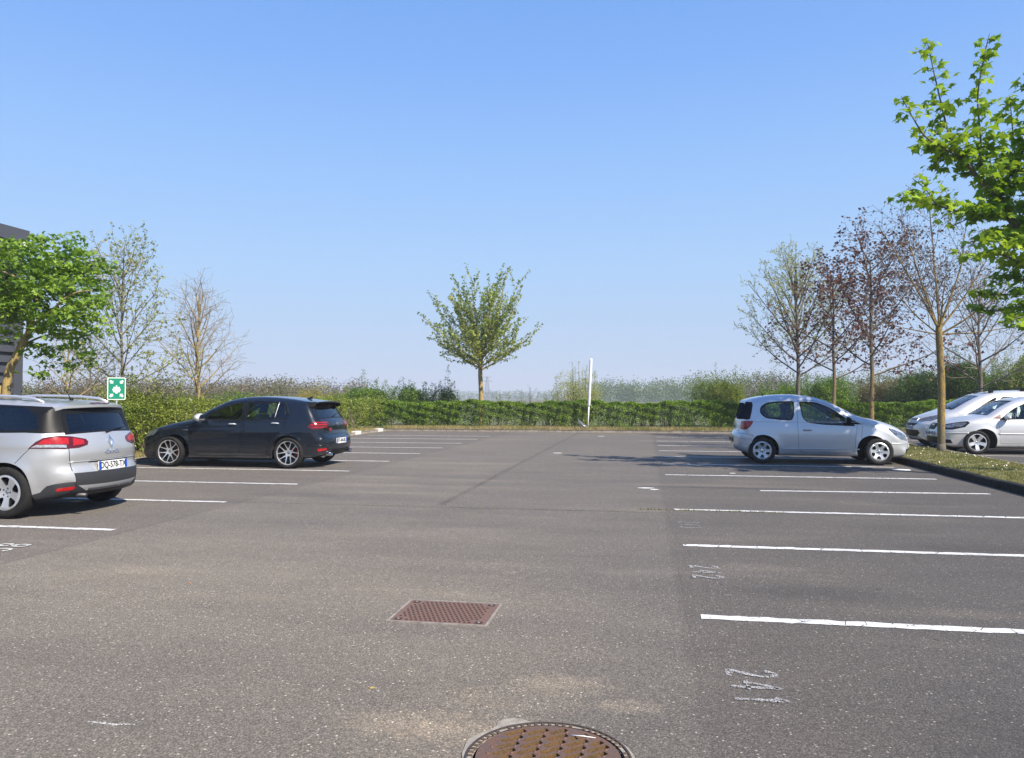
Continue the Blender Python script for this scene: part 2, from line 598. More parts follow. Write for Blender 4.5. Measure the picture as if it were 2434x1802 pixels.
        for xw in (s.sp['xf'], s.sp['xr']):
            a = np.linspace(-.25, PI + .25, 30)
            ra = s.sp['ra']
            X = xw + ra * np.cos(a); Z = np.maximum(s.sp['rw'] + .01 + ra * np.sin(a), O[:, 1].min() + .0)
            Y = s.W(X, Z)
            yo = s.side_y(np.stack([X, np.maximum(Z, O[:, 1].min() + .03)], 1))
            for side in (1, -1):
                wells = MB(); s.wells.append(wells)
                P0 = s.deform(np.stack([X, (yo - .002) * side, Z], 1))
                P1 = s.deform(np.stack([X, (Y - .33) * side, Z], 1))
                wells.add(np.concatenate([P0, P1]), [(i, i + 1, i + 31, i + 30) for i in range(29)])
                c = np.array([[xw, (Y[15] - .33) * side, s.sp['rw']]])
                wells.add(np.concatenate([P1, c]), [(i, i + 1, 30) for i in range(29)])
        # belt
        n = len(O)
        seg = np.linalg.norm(np.roll(O, -1, 0) - O, axis=1)
        S = np.concatenate([[0], np.cumsum(seg)]); L = S[-1]; s.L = L; s.S = S
        s.We = s.W(O[:, 0], O[:, 1]) - s.rO
        Q = np.linspace(-1, 1, 19)
        # cut the loop at the bottom centre: rotate outline to start there (done by caller via index 0)
        bl = [np.array([(S[i] if i < n else L, -1.0) for i in range(n + 1)] + [(S[i] if i < n else L, 1.0) for i in range(n, -1, -1)])]
        cols = []
        for i in range(n + 1):
            for qv in Q[1:-1]: cols.append((S[i], qv * (1 if 0 < i < n else 1)))
        breg = [(subdiv(np.asarray(p, float), .06), k, d) for p, k, d in belt_regions]
        v, f = cdt(bl + [b[0] for b in breg], np.array(cols))
        cen = v[f].mean(1)
        ok = pip(cen, bl[0]); f = f[ok]; cen = cen[ok]
        P, NN = s.belt_pt(v[:, 0], v[:, 1], True)
        cls = np.zeros(len(f), int) - 1
        for i, (p, k, d) in enumerate(breg): cls[pip(cen, p)] = i
        a = v[f[:, 1]] - v[f[:, 0]]; b = v[f[:, 2]] - v[f[:, 0]]
        ccw = a[:, 0] * b[:, 1] - a[:, 1] * b[:, 0] > 0
        f = np.where(ccw[:, None], f[:, ::-1], f)
        pc = P[f].mean(1)
        drop = np.zeros(len(f), bool)
        for xw in (s.sp['xf'], s.sp['xr']):
            drop |= (np.abs(pc[:, 0] - xw) < s.sp['ra'] + .0) & (pc[:, 2] < .5) & (np.abs(pc[:, 1]) > s.zW[:, 1].max() - .34)
        under = (pc[:, 2] < O[:, 1].min() + .06)
        for i in range(-1, len(breg)):
            key, dep = ('body', 0) if i < 0 else (breg[i][1], breg[i][2])
            for uu in (0, 1):
                sel = f[(cls == i) & ~drop & (under == bool(uu))]
                if not len(sel): continue
                kk = 'under' if uu else key
                used, inv = np.unique(sel, return_inverse=True)
                parts.setdefault((kk, 0), []).append((P[used] - NN[used] * dep, inv.reshape(-1, 3)))
        s.tris.append((P, f))
        V = []; F = []; off = 0
        for Pq, Fq in s.tris:
            V.append(Pq); F += (np.asarray(Fq) + off).tolist(); off += len(Pq)
        s.bvh = BVHTree.FromPolygons(np.concatenate(V).tolist(), F)
        return parts
    def belt_pt(s, sv, q, normals=False):
        sv = np.asarray(sv, float)
        O2 = np.concatenate([s.O, s.O[:1]]); We2 = np.concatenate([s.We, s.We[:1]]); N2 = np.concatenate([s.nout, s.nout[:1]])
        x = np.interp(sv, s.S, O2[:, 0]); z = np.interp(sv, s.S, O2[:, 1]); w = np.interp(sv, s.S, We2)
        P = s.deform(np.stack([x, q * w, z], 1))
        if not normals: return P
        nx = np.interp(sv, s.S, N2[:, 0]); nz = np.interp(sv, s.S, N2[:, 1])
        return P, np.stack([nx, 0 * nx, nz], 1)
    def s_at(s, x, z):
        A = s.O; B = np.roll(A, -1, 0); AB = B - A
        t = np.clip(np.sum((np.array([x, z]) - A) * AB, 1) / np.sum(AB * AB, 1), 0, 1)
        D = np.linalg.norm(A + t[:, None] * AB - np.array([x, z]), axis=1)
        j = D.argmin()
        return s.S_pre[j] + t[j] * np.linalg.norm(AB[j])
    @property
    def S_pre(s):
        seg = np.linalg.norm(np.roll(s.O, -1, 0) - s.O, axis=1)
        return np.concatenate([[0], np.cumsum(seg)])
    def ray(s, p, d):
        d = Vector(d).normalized()
        p = Vector(p)
        h = s.bvh.ray_cast(p + d * 1.2, -d)
        if h[0] is None: return np.array(p), np.array(d)
        n = h[1]
        if n.dot(d) < 0: n = -n
        return np.array(h[0]), np.array(n)
    def decal(s, name, pts, d, mats, off=.004, parent=None, res=.035, thick=.012, rings=None):
        """a thin moulded piece following the body: pts are rough 3D corners, d the direction it is pressed on from.
        rings: list of (inset, material index, extra offset)"""
        d = Vector(d).normalized()
        u = Vector((0, 0, 1)).cross(d)
        if u.length < 1e-3: u = Vector((0, 1, 0))
        u.normalize(); w = d.cross(u)
        c = Vector(np.mean(np.array(pts, float)[:, :3], axis=0))
        P2 = np.array([((Vector(p[:3]) - c).dot(u), (Vector(p[:3]) - c).dot(w)) for p in pts])
        if area2(P2) < 0: P2 = P2[::-1]
        P2 = subdiv(P2, res)
        loops = [P2]; rg = rings or []
        ins = []
        for r in rg:
            I = inset(P2, r[0]) if not isinstance(r[0], (list, np.ndarray)) else subdiv(np.array([((Vector(p) - c).dot(u), (Vector(p) - c).dot(w)) for p in r[0]]), res)
            ins.append(I); loops.append(I)
        mn = P2.min(0); mx = P2.max(0)
        G = np.array([(x, y) for x in np.arange(mn[0], mx[0], res) for y in np.arange(mn[1], mx[1], res)] or [(0, 0)])
        G = G[pip(G, P2)] if len(G) else G
        v, f = cdt(loops, G)
        cen = v[f].mean(1); ok = pip(cen, P2); f = f[ok]; cen = cen[ok]
        a = v[f[:, 1]] - v[f[:, 0]]; b = v[f[:, 2]] - v[f[:, 0]]
        f = np.where((a[:, 0] * b[:, 1] - a[:, 1] * b[:, 0] > 0)[:, None], f, f[:, ::-1])
        mi = np.zeros(len(f), int)
        ex = np.zeros(len(v))
        for r, I in zip(rg, ins):
            mi[pip(cen, I)] = r[1]
            ex[pip(v, inset(I, .001))] = r[2]
        hit = [s.ray(c + u * float(p[0]) + w * float(p[1]), d) for p in v]
        H = np.array([h[0] + np.array(d) * (off + e) for h, e in zip(hit, ex)])
        mb = MB()
        b0 = mb.n
        mb.add(H, f.tolist()); mb.mi = mi.tolist()
        hb = [s.ray(c + u * float(p[0]) + w * float(p[1]), d)[0] for p in P2]
        top = np.array([h + np.array(d) * off for h in hb]); bot = np.array([h - np.array(d) * thick for h in hb])
        k = len(top)
        mb.add(np.concatenate([top, bot]), [(i + k, (i + 1) % k + k, (i + 1) % k, i) for i in range(k)])
        return mb.build(name, mats, parent or s.root, auto=35, weld=1e-4)
    def strip(s, name, pts, d, mat, r=.004, parent=None, n=5, lift=0.0, flat=1.0, mb=None):
        """a thin bead running over the body along rough 3D points"""
        P = subdiv(np.array(pts, float), .05, False)
        H = []
        for p in P:
            h, nn = s.ray(p, d); H.append(h + nn * lift)
        own = mb is None
        mb = mb or MB()
        mb.tube(np.array(H), r, n)
        return mb.build(name, mat, parent or s.root, smooth=True) if own else mb

# ------------------------------------------------------------------ wheels
def make_wheel(root, x, y, side, rad, width, rimr, holes, style, parent_mats=None, steer=0.0, caliper=False, fine=True, rot=0.0):
    """axis along y; outer face towards side. wheel > tyre, rim, caliper"""
    # hub / brake disc is the wheel's own mesh
    mb = MB()
    mb.lathe([(0.0, -.03), (rimr * .74, -.03), (rimr * .74, -.05), (.001, -.05)], 28, 'y')
    w = mb.build('wheel', M_DISC, root, auto=35)
    w.location = (x, y * side, rad)
    w.rotation_euler.z = steer if side == 1 else PI + steer
    hw = width / 2
    prof = []
    for t in np.linspace(0, PI, 13):
        pass
    sw = rad - rimr
    prof = [(rimr, -hw * .82), (rimr + sw * .25, -hw * .98), (rimr + sw * .6, -hw), (rad - .022, -hw * .9), (rad - .004, -hw * .72), (rad, -hw * .4), (rad, hw * .4), (rad - .004, hw * .72), (rad - .022, hw * .9), (rimr + sw * .6, hw), (rimr + sw * .25, hw * .985), (rimr + .006, hw * .86), (rimr - .006, hw * .80), (rimr - .02, -hw * .5)]
    tb = MB(); tb.lathe([(r, h) for r, h in prof], 48, 'y')
    ty = tb.build('tyre', M_TYRE, w, auto=40)
    # rim face
    ro = rimr * .995
    a = np.linspace(0, 2 * PI, 65)[:-1]
    outer = np.stack([ro * np.cos(a), ro * np.sin(a)], 1)
    loops = [outer]; hs = []
    for h in holes:
        H = np.array([(r * rimr * math.cos(t + rot), r * rimr * math.sin(t + rot)) for r, t in h]); H = rpoly(H, rimr * .045, 2)
        hs.append(H); loops.append(H)
    g = [(r * rimr * math.cos(t), r * rimr * math.sin(t)) for r in (.08, .16, .26, .4, .55, .7, .82, .9, .96) for t in np.arange(0, 2 * PI, PI / (4 if r < .2 else 16))]
    v, f = cdt(loops, g)
    cen = v[f].mean(1); ok = pip(cen, outer)
    for H in hs: ok &= ~pip(cen, H)
    f = f[ok]
    rr = np.linalg.norm(v, axis=1) / rimr
    xs, ys = zip(*style)
    yy = np.interp(rr, xs, ys)
    aa = v[f[:, 1]] - v[f[:, 0]]; bb = v[f[:, 2]] - v[f[:, 0]]
    f = np.where((aa[:, 0] * bb[:, 1] - aa[:, 1] * bb[:, 0] > 0)[:, None], f[:, ::-1], f)
    rb = MB(); rb.add(np.stack([v[:, 0], yy, v[:, 1]], 1), f.tolist())
    for H in hs:
        k = len(H); hy = np.interp(np.linalg.norm(H, axis=1) / rimr, xs, ys)
        top = np.stack([H[:, 0], hy, H[:, 1]], 1); bot = np.stack([H[:, 0] * .99, hy - .03, H[:, 1] * .99], 1)
        rb.add(np.concatenate([top, bot]), [(i, (i + 1) % k, (i + 1) % k + k, i + k) for i in range(k)], 1)
    rb.lathe([(rimr * .99, ys[-1]), (rimr * .985, hw * .78), (rimr * 1.012, hw * .87), (rimr * 1.02, hw * .83)], 48, 'y')
    rb.lathe([(rimr * .97, ys[-1] - .012), (rimr * .94, -hw * .6)], 32, 'y', mi=2)
    mats = parent_mats or [M_HUBCAP, M_DARKMETAL, M_DARKMETAL]
    rb2 = rb
    hb = MB(); hb.lathe([(rimr * .13, ys[0] - .005), (rimr * .13, ys[0] + .006), (rimr * .1, ys[0] + .010), (.0005, ys[0] + .010)], 16, 'y')
    nut = rb2
    for k in range(5):
        t = k * 2 * PI / 5 + rot + .3
        nut.lathe([(.010, ys[1] - .015), (.010, ys[1] + .004), (.0005, ys[1] + .004)], 6, 'y', c=(rimr * .24 * math.cos(t), 0, rimr * .24 * math.sin(t)), mi=1)
    rim = rb.build('rim', mats, w, auto=30, weld=1e-4)
    hb.build('hub_badge', M_CHROME, rim, auto=35)
    if caliper:
        cb = MB()
        a0, a1 = PI * .78, PI * 1.18
        n = 10; P = []
        for yv in (-.065, .0):
            for i in range(n + 1):
                t = a0 + (a1 - a0) * i / n
                for r_ in (.50, .80):
                    P.append((r_ * rimr * math.cos(t), yv, r_ * rimr * math.sin(t)))
        F = []
        o2 = 2 * (n + 1)
        for i in range(n):
            b = 2 * i
            F += [(b + o2, b + o2 + 1, b + o2 + 3, b + o2 + 2), (b + 1, b, b + 2, b + 3), (b + 1, b + 3, b + o2 + 3, b + o2 + 1), (b, b + o2, b + o2 + 2, b + 2)]
        F += [(0, 1, o2 + 1, o2), (2 * n + 1, 2 * n, o2 + 2 * n, o2 + 2 * n + 1)]
        cb.add(P, F)
        cb.build('brake_caliper', M_RED, w)
    return w

def holes_n(n, r0, r1, w0, w1, off=0.0):
    out = []
    for k in range(n):
        c = off + k * 2 * PI / n
        out.append([(r0, c - w0), (r1, c - w1), (r1 * 1.01, c), (r1, c + w1), (r0, c + w0)])
    return out

# ------------------------------------------------------------------ shared car furniture
def seat(parent, x, y, z0, name='seat', rear=False, wide=.5, recl=.25):
    mb = MB()
    w = wide / 2
    mb.box(x - .25, x + .28, y - w, y + w, z0 - .12, z0 + .04, bev=.05)
    # backrest, leaning backwards
    bm = MB()
    bm.box(-.06, .06, -w * .95, w * .95, 0, .58, bev=.05)
    if not rear:
        bm.box(-.045, .045, -.13, .13, .60, .80, bev=.04)
    else:
        for c in (-w * .6, w * .6):
            bm.box(-.04, .04, c - .12, c + .12, .58, .72, bev=.035)
    V = np.concatenate(bm.v); ca, sa = math.cos(recl), math.sin(recl)
    V2 = np.stack([V[:, 0] * ca - V[:, 2] * sa + x - .22, V[:, 1] + y, V[:, 0] * sa + V[:, 2] * ca + z0 + .02], 1)
    mb.add(V2, bm.f)
    return mb.build(name, M_SEAT, parent, smooth=False, auto=50)

def interior(sh, xd, zs=.50, lhd=True, rear_x=-.75, w=.62, zb=.92):
    root = sh.root
    for yy in (.36, -.36):
        seat(root, xd - .85, yy, zs)
    seat(root, rear_x, 0, zs + .03, 'rear_seat', True, 1.2)
    mb = MB(); mb.box(xd - .25, xd + .25, -w, w, .62, zb - .02, bev=.06)
    mb.box(xd - .28, xd - .02, .22, .52, zb - .1, zb + .05, bev=.04)
    mb.build('dashboard', M_DASH, root, auto=50)
    mb = MB(); mb.box(rear_x - .4, xd + .4, -w, w, .28, .34)
    mb.build('cabin_floor', M_DASH, root)
    a = np.linspace(0, 2 * PI, 25)
    P = np.stack([xd - .42 + .07 * np.sin(a) * 1.2, .36 + .185 * np.cos(a), zb - .06 + .175 * np.sin(a)], 1)
    mb = MB(); mb.tube(P, .014, 6)
    mb.tube([(xd - .42, .2, zb - .06), (xd - .42, .52, zb - .06)], .02, 5)
    mb.tube([(xd - .42, .36, zb - .06), (xd - .2, .36, zb - .1)], .03, 6)
    mb.build('steering_wheel', M_DASH, root, smooth=True)

def mirror(sh, x, z, side, cap, size=(.11, .095, .075), parent=None, out=.10, body_black=False):
    """shell with black foot and glass facing rearward (-x)"""
    p = sh.side_pt(x, z, side)
    cx, cy, cz = p[0], p[1] + side * (out), p[2] + .045
    bm = bmesh.new()
    bmesh.ops.create_icosphere(bm, subdivisions=3, radius=1)
    for v in bm.verts:
        c = v.co.copy()
        xx = c.x * (.75 if c.x > 0 else .35)
        flat = max(xx, -.30)
        v.co = Vector((cx + flat * size[0] * 1.1, cy + side * c.y * size[1] * (1.05 if c.y * 1 > 0 else 1), cz + c.z * size[2] * (1 - .15 * c.y)))
    mb = MB(); bm.verts.index_update()
    mb.add([v.co[:] for v in bm.verts], [[v.index for v in f.verts] for f in bm.faces]); bm.free()
    o = mb.build('wing_mirror', cap, parent or sh.root, smooth=True)
    fb = MB(); fb.tube([(p[0] + .02, p[1] - side * .02, p[2] - .01), (cx + .01, cy - side * size[1] * .5, cz - size[2] * .55), (cx + .01, cy + side * .01, cz - size[2] * .72)], [.035, .028, .022], 8)
    fb.build('mirror_foot', M_TRIM, o, smooth=True)
    g = MB(); a = np.linspace(0, 2 * PI, 21)[:-1]
    g.add([(cx - size[0] * .345, cy + size[1] * .82 * math.cos(t), cz + size[2] * .8 * math.sin(t)) for t in a], [tuple(range(20))])
    g.build('mirror_glass', M_CHROME, o)
    return o

def text_mesh(s, size, mat, name, parent, M, depth=.001, bold=0.0, xs=1.0):
    cu = bpy.data.curves.new('txt', 'FONT')
    cu.body = s; cu.size = size; cu.align_x = 'CENTER'; cu.align_y = 'CENTER'
    cu.extrude = depth; cu.offset = bold
    o = bpy.data.objects.new('txt', cu); COL.objects.link(o)
    bpy.context.view_layer.update()
    me = bpy.data.meshes.new_from_object(o.evaluated_get(bpy.context.evaluated_depsgraph_get()))
    bpy.data.objects.remove(o); bpy.data.curves.remove(cu)
    me.transform(Matrix.Diagonal((xs, 1, 1, 1))); me.transform(M)
    me.materials.clear(); me.materials.append(mat)
    me.name = name
    ob = bpy.data.objects.new(name, me); COL.objects.link(ob); ob.parent = parent
    return ob

def plate(sh, c, nrm, text, w=.52, h=.11, ink=None, white=None):
    """number plate centred at c, facing nrm (horizontal direction, slightly tilted)"""
    n = Vector(nrm).normalized(); r = Vector((0, 0, 1)).cross(n).normalized(); u = n.cross(r)
    M = Matrix((( r.x, u.x, n.x, c[0]), (r.y, u.y, n.y, c[1]), (r.z, u.z, n.z, c[2]), (0, 0, 0, 1)))
    mb = MB()
    tf = lambda x, y, z: (M @ Vector((x, y, z)))[:]
    mb.prism(rpoly([(-w / 2, -h / 2), (w / 2, -h / 2), (w / 2, h / 2), (-w / 2, h / 2)], .012), -.008, .006, 0, tf)
    e = .045
    mb.prism([(-w / 2 + .002, -h / 2 + .002), (-w / 2 + e, -h / 2 + .002), (-w / 2 + e, h / 2 - .002), (-w / 2 + .002, h / 2 - .002)], .004, .0075, 1, tf)
    mb.prism([(w / 2 - e, -h / 2 + .002), (w / 2 - .002, -h / 2 + .002), (w / 2 - .002, h / 2 - .002), (w / 2 - e, h / 2 - .002)], .004, .0075, 1, tf)
    o = mb.build('number_plate', [white or M_PLATE, M_PLATEBLUE], sh.root)
    text_mesh(text, h * .98, M_PLATEINK, 'plate_lettering', o, M @ Matrix.Translation((0, 0, .0075)), bold=.0018, xs=.86)
    return o

def emit_parts(sh, parts, names, paint, glass, glass_rear=None, door_keys=('front_door', 'rear_door')):
    """turn the patch groups into parts of the car"""
    root = sh.root
    body = MB()
    bm_mats = [paint, M_GAP, M_TRIM, M_PLASTIC, M_UNDER]
    slot = {'body': 0, 'gap': 1, 'trim': 2, 'plastic': 3, 'under': 4}
    for (k, side), L in parts.items():
        if k in slot:
            for P, F in L: body.add(P, F.tolist(), slot[k])
    b = body.build('body', bm_mats, root, auto=48, weld=2e-4)
    for wm in sh.wells: wm.build('wheel_well', M_WELL, b)
    doors = {}
    for side in (1, -1):
        for dk in door_keys:
            mb = MB(); any_ = False
            for suf, sl in (('', 0), ('_trim', 1), ('_plastic', 2)):
                for P, F in parts.get((dk + suf, side), []):
                    mb.add(P, F.tolist(), sl); any_ = True
            if any_:
                doors[(dk, side)] = mb.build(dk, [paint, M_TRIM, M_PLASTIC], root, auto=48, weld=2e-4)
    for (k, side), L in parts.items():
        if k in slot or k.split('_trim')[0] in door_keys or k.split('_plastic')[0] in door_keys: continue
        nm, par = names[k]
        mb = MB()
        for P, F in L: mb.add(P, F.tolist())
        g = glass
        if nm in ('rear_window', 'rear_side_window', 'quarter_window') and glass_rear: g = glass_rear
        pp = doors.get((par, side), root) if par else root
        mb.build(nm, g, pp, auto=60, weld=2e-4)
    return b, doors
# ------------------------------------------------------------------ the cars
P_SILVER = paint_mat('silver_paint', (.53, .53, .525), .55, .40)
P_SILVERB = paint_mat('pale_blue_silver_paint', (.60, .62, .65), .5, .42)
P_WHITESILVER = paint_mat('light_silver_paint', (.68, .68, .68), .45, .42)
P_DARK = paint_mat('dark_grey_paint', (.009, .014, .023), .3, .22)

def belt_rect(sh, a, b, r=.05):
    s0 = sh.s_at(a[0], a[1]); s1 = sh.s_at(b[0], b[1])
    return rpoly([(s0, -a[2]), (s0, a[2]), (s1, b[2]), (s1, -b[2])], r)
def door_regs(poly, key, g=.006):
    return [(poly, 'gap', .010), (inset(poly, g), key, 0.0)]
def win_regs(poly, door, key, t=.016, tk=None):
    return [(poly, (door + '_trim') if door else 'trim', .002), (inset(poly, t), key, .007)]

def handle(sh, x, z, side, parent, mat, L=.17):
    mb = MB()
    d = (0, side, 0)
    pts = []
    for t in np.linspace(-.5, .5, 7):
        p, n = sh.ray((x + t * L, side * .8, z), d)
        pts.append(p + n * (.028 * (1 - (2 * t) ** 4) + .002))
    mb.tube(pts, [.010, .014, .015, .015, .015, .014, .010], 8)
    return mb.build('door_handle', mat, parent, smooth=True)

def wiper(sh, root, p0, p1, d, name='wiper', lift=.015):
    mb = MB()
    P = [np.array(p0) * (1 - t) + np.array(p1) * t for t in np.linspace(0, 1, 8)]
    H = []
    for p in P:
        h, n = sh.ray(p, d); H.append(h + np.array(Vector(d).normalized()) * lift)
    mb.tube(H, [.014, .010, .008, .007, .007, .006, .006, .005], 5)
    return mb.build(name, M_TRIM, root, smooth=True)

def antenna(sh, root, x, L=.28, lean=-.75, y=0.0):
    h, n = sh.ray((x, y, 1.3), (0, 0, 1))
    mb = MB()
    mb.tube([h, h + np.array((-.02, 0, .02))], [.028, .014], 8)
    mb.tube([h, h + np.array((lean * L * .5, 0, L * .42)), h + np.array((lean * L, 0, L * .8))], [.007, .005, .004], 5)
    return mb.build('aerial', M_TRIM, root, smooth=True)

def head_tail_common(): pass

for _n in P_DARK.node_tree.nodes:
    if _n.type == 'BSDF_PRINCIPLED': _n.inputs['Coat Weight'].default_value = .6; _n.inputs['Specular IOR Level'].default_value = .3

# ------------- silver estate, rear left corner of the picture
def build_estate(loc, rotz):
    root = empty('estate_car', loc, 'silver estate car with roof rails, cut off by the left edge of the photo', 'car', 'cars parked in the lot', rotz)
    sp = dict(outline=[(0, .17), (1.2, .17), (1.9, .19), (2.08, .27), (2.13, .42), (2.12, .60), (2.03, .76), (1.8, .88), (1.4, .98), (1.05, 1.05),
                       (.6, 1.24), (.2, 1.38), (-.25, 1.45), (-.8, 1.46), (-1.35, 1.44), (-1.72, 1.395), (-1.80, 1.37), (-1.825, 1.34), (-1.86, 1.25), (-1.94, 1.09), (-2.01, .98), (-2.065, .87),
                       (-2.09, .76), (-2.08, .62), (-2.115, .54), (-2.13, .45), (-2.11, .34), (-2.03, .26), (-1.8, .21), (-1.2, .18)],
              wz=[(.1, .76), (.22, .80), (.4, .845), (.58, .866), (.75, .862), (.92, .845), (1.02, .825), (1.08, .80), (1.22, .745), (1.36, .68), (1.5, .60)],
              r=dict(bottom=.06, top=.11, front=.2, rear=.13), ft=(1.0, .16, 2.2), rt=(-1.25, .17, 2.4), cf=.22, cr=.25, cr0=-1.5, crown=.035,
              xf=1.295, xr=-1.295, rw=.312, ra=.365, flare=.02, creases=[(.90, .008, .05, -2.2, -.6)])
    sp['outline'] = [(x if x > -1.4 else -1.4 + (x + 1.4) * .93, z if z < 1.05 else 1.05 + (z - 1.05) * .91) for x, z in sp['outline']]
    sh = Shell(sp, root)
    fd = rpoly([(.93, .26), (-.12, .26), (-.20, .6), (-.20, 1.03), (-.16, 1.37), (.15, 1.36), (.45, 1.25), (.85, 1.03), (.93, .8)], .06)
    rd = rpoly([(-.16, .26), (-.80, .26), (-.90, .42), (-.95, .62), (-1.10, .78), (-1.12, 1.05), (-1.0, 1.37), (-.20, 1.38), (-.235, 1.03), (-.235, .6)], .06)
    wf = rpoly([(.74, 1.02), (.36, 1.22), (.05, 1.335), (-.14, 1.355), (-.17, 1.03)], .04)
    wr = rpoly([(-.24, 1.03), (-.22, 1.365), (-.95, 1.365), (-1.03, 1.20), (-1.05, 1.05)], .04)
    blk = rpoly([(-1.04, 1.04), (-.94, 1.37), (-1.45, 1.35), (-1.80, 1.33), (-1.93, 1.13), (-1.99, 1.02), (-1.75, 1.035), (-1.5, 1.045)], .02)
    wq = rpoly([(-1.12, 1.07), (-1.05, 1.345), (-1.40, 1.335), (-1.60, 1.24), (-1.72, 1.09), (-1.5, 1.07)], .05)
    plas = [(-.9, .1), (-.9, .235), (.9, .235), (.9, .1)]
    bump = [(-2.3, .42), (-2.05, .42), (-1.90, .385), (-1.78, .31), (-1.62, .28), (-1.6, .1), (-2.3, .1)]
    regs = door_regs(fd, 'front_door') + door_regs(rd, 'rear_door') + win_regs(wf, 'front_door', 'wf') + win_regs(wr, 'rear_door', 'wr') + \
        [(blk, 'trim', .0), (wq, 'wq', .004), (plas, 'plastic', 0), (bump, 'plastic', 0)]
    br = [(belt_rect(sh, (1.02, 1.06, .93), (.22, 1.37, .90)), 'trim', .002), (belt_rect(sh, (.98, 1.08, .88), (.26, 1.36, .86)), 'ws', .006),
          (belt_rect(sh, (-1.835, 1.31, 1.0), (-1.985, 1.015, 1.0), .0), 'trim', .001), (belt_rect(sh, (-1.86, 1.25, .88), (-1.975, 1.04, .90), .04), 'rw', .005),
          (belt_rect(sh, (-2.115, .535, 1.0), (-1.9, .20, 1.0), 0), 'plastic', -.006)]
    parts = sh.make(regs, br)
    b, doors = emit_parts(sh, parts, {'wf': ('side_window', 'front_door'), 'wr': ('side_window', 'rear_door'), 'wq': ('quarter_window', None), 'ws': ('windscreen', None), 'rw': ('rear_window', None)}, P_SILVER, M_GLASSD, M_GLASSD)
    # spoiler lip over the rear window
    mb = MB()
    for k in range(12):
        pass
    ys = np.linspace(-.60, .60, 15)
    up = []; lo = []
    for y in ys:
        h, n = sh.ray((-1.67, y, 1.3), (0, 0, 1)); up.append(h + (0, 0, .006))
        lo.append(np.array((-1.88 + .14 * (y / .6) ** 2, y, h[2] - .028)))
    up = np.array(up); lo = np.array(lo); k = len(ys)
    V = np.concatenate([up, lo, lo - (0, 0, .03), up - (.06, 0, .07)])
    F = []
    for i in range(k - 1):
        F += [(i, i + 1, k + i + 1, k + i), (k + i, k + i + 1, 2 * k + i + 1, 2 * k + i), (2 * k + i, 2 * k + i + 1, 3 * k + i + 1, 3 * k + i)]
    F += [(0, k, 2 * k, 3 * k), (k - 1, 4 * k - 1, 3 * k - 1, 2 * k - 1)]
    mb.add(V, F); sp_o = mb.build('roof_spoiler', P_SILVER, root, auto=40)
    mb = MB(); mb.box(-1.875, -1.85, -.16, .16, 1.352, 1.366); mb.build('brake_light', M_LAMPDARK, sp_o)
    # roof rails
    for sd in (1, -1):
        pts = []
        for t in np.linspace(0, 1, 15):
            x = .35 - t * 1.90
            h, n = sh.ray((x, sd * .56, 1.3), (0, 0, 1))
            pts.append(h + np.array((0, 0, .005 + .05 * math.sin(PI * min(1, max(0, t))) ** .35)))
        mb = MB(); mb.tube(pts, [.012] + [.019] * 13 + [.012], 8)
        mb.build('roof_rail', M_ALLOY, root, smooth=True)
    # lamps
    for sd in (1, -1):
        L = [(-1.60, sd * .85, .835), (-1.70, sd * .85, .915), (-1.80, sd * .84, .965), (-1.92, sd * .78, .995), (-2.03, sd * .66, .985), (-2.08, sd * .48, .945), (-2.08, sd * .44, .91), (-2.09, sd * .46, .87), (-2.09, sd * .6, .845), (-2.0, sd * .74, .835)]
        d = (-.72, sd * .70, .12)
        lamp = sh.decal('tail_light', L, d, [M_LAMPDARK], .008)
        sh.decal('red_lens', [(-1.72, sd * .85, .885), (-1.80, sd * .84, .945), (-1.92, sd * .78, .975), (-2.01, sd * .68, .965), (-2.01, sd * .68, .885)], d, [M_LAMPRED], .013, lamp)
        sh.decal('clear_lens', [(-1.635, sd * .85, .845), (-1.71, sd * .85, .88), (-2.0, sd * .70, .88), (-2.0, sd * .70, .845)], d, [M_LAMPWHITE], .012, lamp)
        sh.decal('red_lens', [(-2.035, sd * .64, .965), (-2.07, sd * .50, .93), (-2.075, sd * .50, .885), (-2.04, sd * .64, .87)], d, [M_LAMPRED], .011, lamp)
        sh.decal('reflector', [(-1.97, sd * .78, .355), (-2.07, sd * .62, .365), (-2.07, sd * .62, .325), (-1.95, sd * .78, .315)], (-.8, sd * .6, 0), [M_LAMPRED], .006)
        sh.decal('headlight', [(2.05, sd * .45, .70), (1.85, sd * .75, .76), (1.55, sd * .83, .83), (1.62, sd * .84, .72), (1.95, sd * .70, .63)], (.7, sd * .7, .15), [M_HEAD], .006)
        # shut line of the hatch and bumper
        sh.strip('shut_line', [(-1.86, sd * .60, 1.30), (-1.97, sd * .72, 1.03), (-2.02, sd * .70, .98)], (-.8, sd * .5, .3), M_GAP, .004, n=4)
        sh.strip('shut_line', [(-2.03, sd * .64, .83), (-2.04, sd * .64, .70), (-2.06, sd * .62, .55)], (-.9, sd * .4, 0), M_GAP, .005, n=4)
        sh.strip('shut_line', [(-1.60, sd * .86, .83), (-1.53, sd * .86, .76), (-1.47, sd * .86, .69), (-1.44, sd * .86, .655)], (0, sd, 0), M_GAP, .0035, n=4)
        mb = MB()
        mirror(sh, .78, .99, sd, P_SILVER, out=.12)
    sh.strip('hatch_crease', [(-2.1, y, .655) for y in np.linspace(-.6, .6, 9)], (-1, 0, 0), P_SILVER, .008, n=5)
    # plate recess
    mb = MB()
    sh.decal('plate_recess', [(-2.1, -.33, .665), (-2.1, .33, .665), (-2.1, .36, .635), (-2.1, -.36, .635)], (-1, 0, 0), [M_PLASTIC], .003)
    sh.decal('bumper_insert', [(-2.12, -.52, .36), (-2.12, .52, .36), (-2.1, .40, .29), (-2.1, -.40, .29)], (-1, 0, -.1), [simple('diffuser_grey', (.30, .30, .31), .45)], .010)
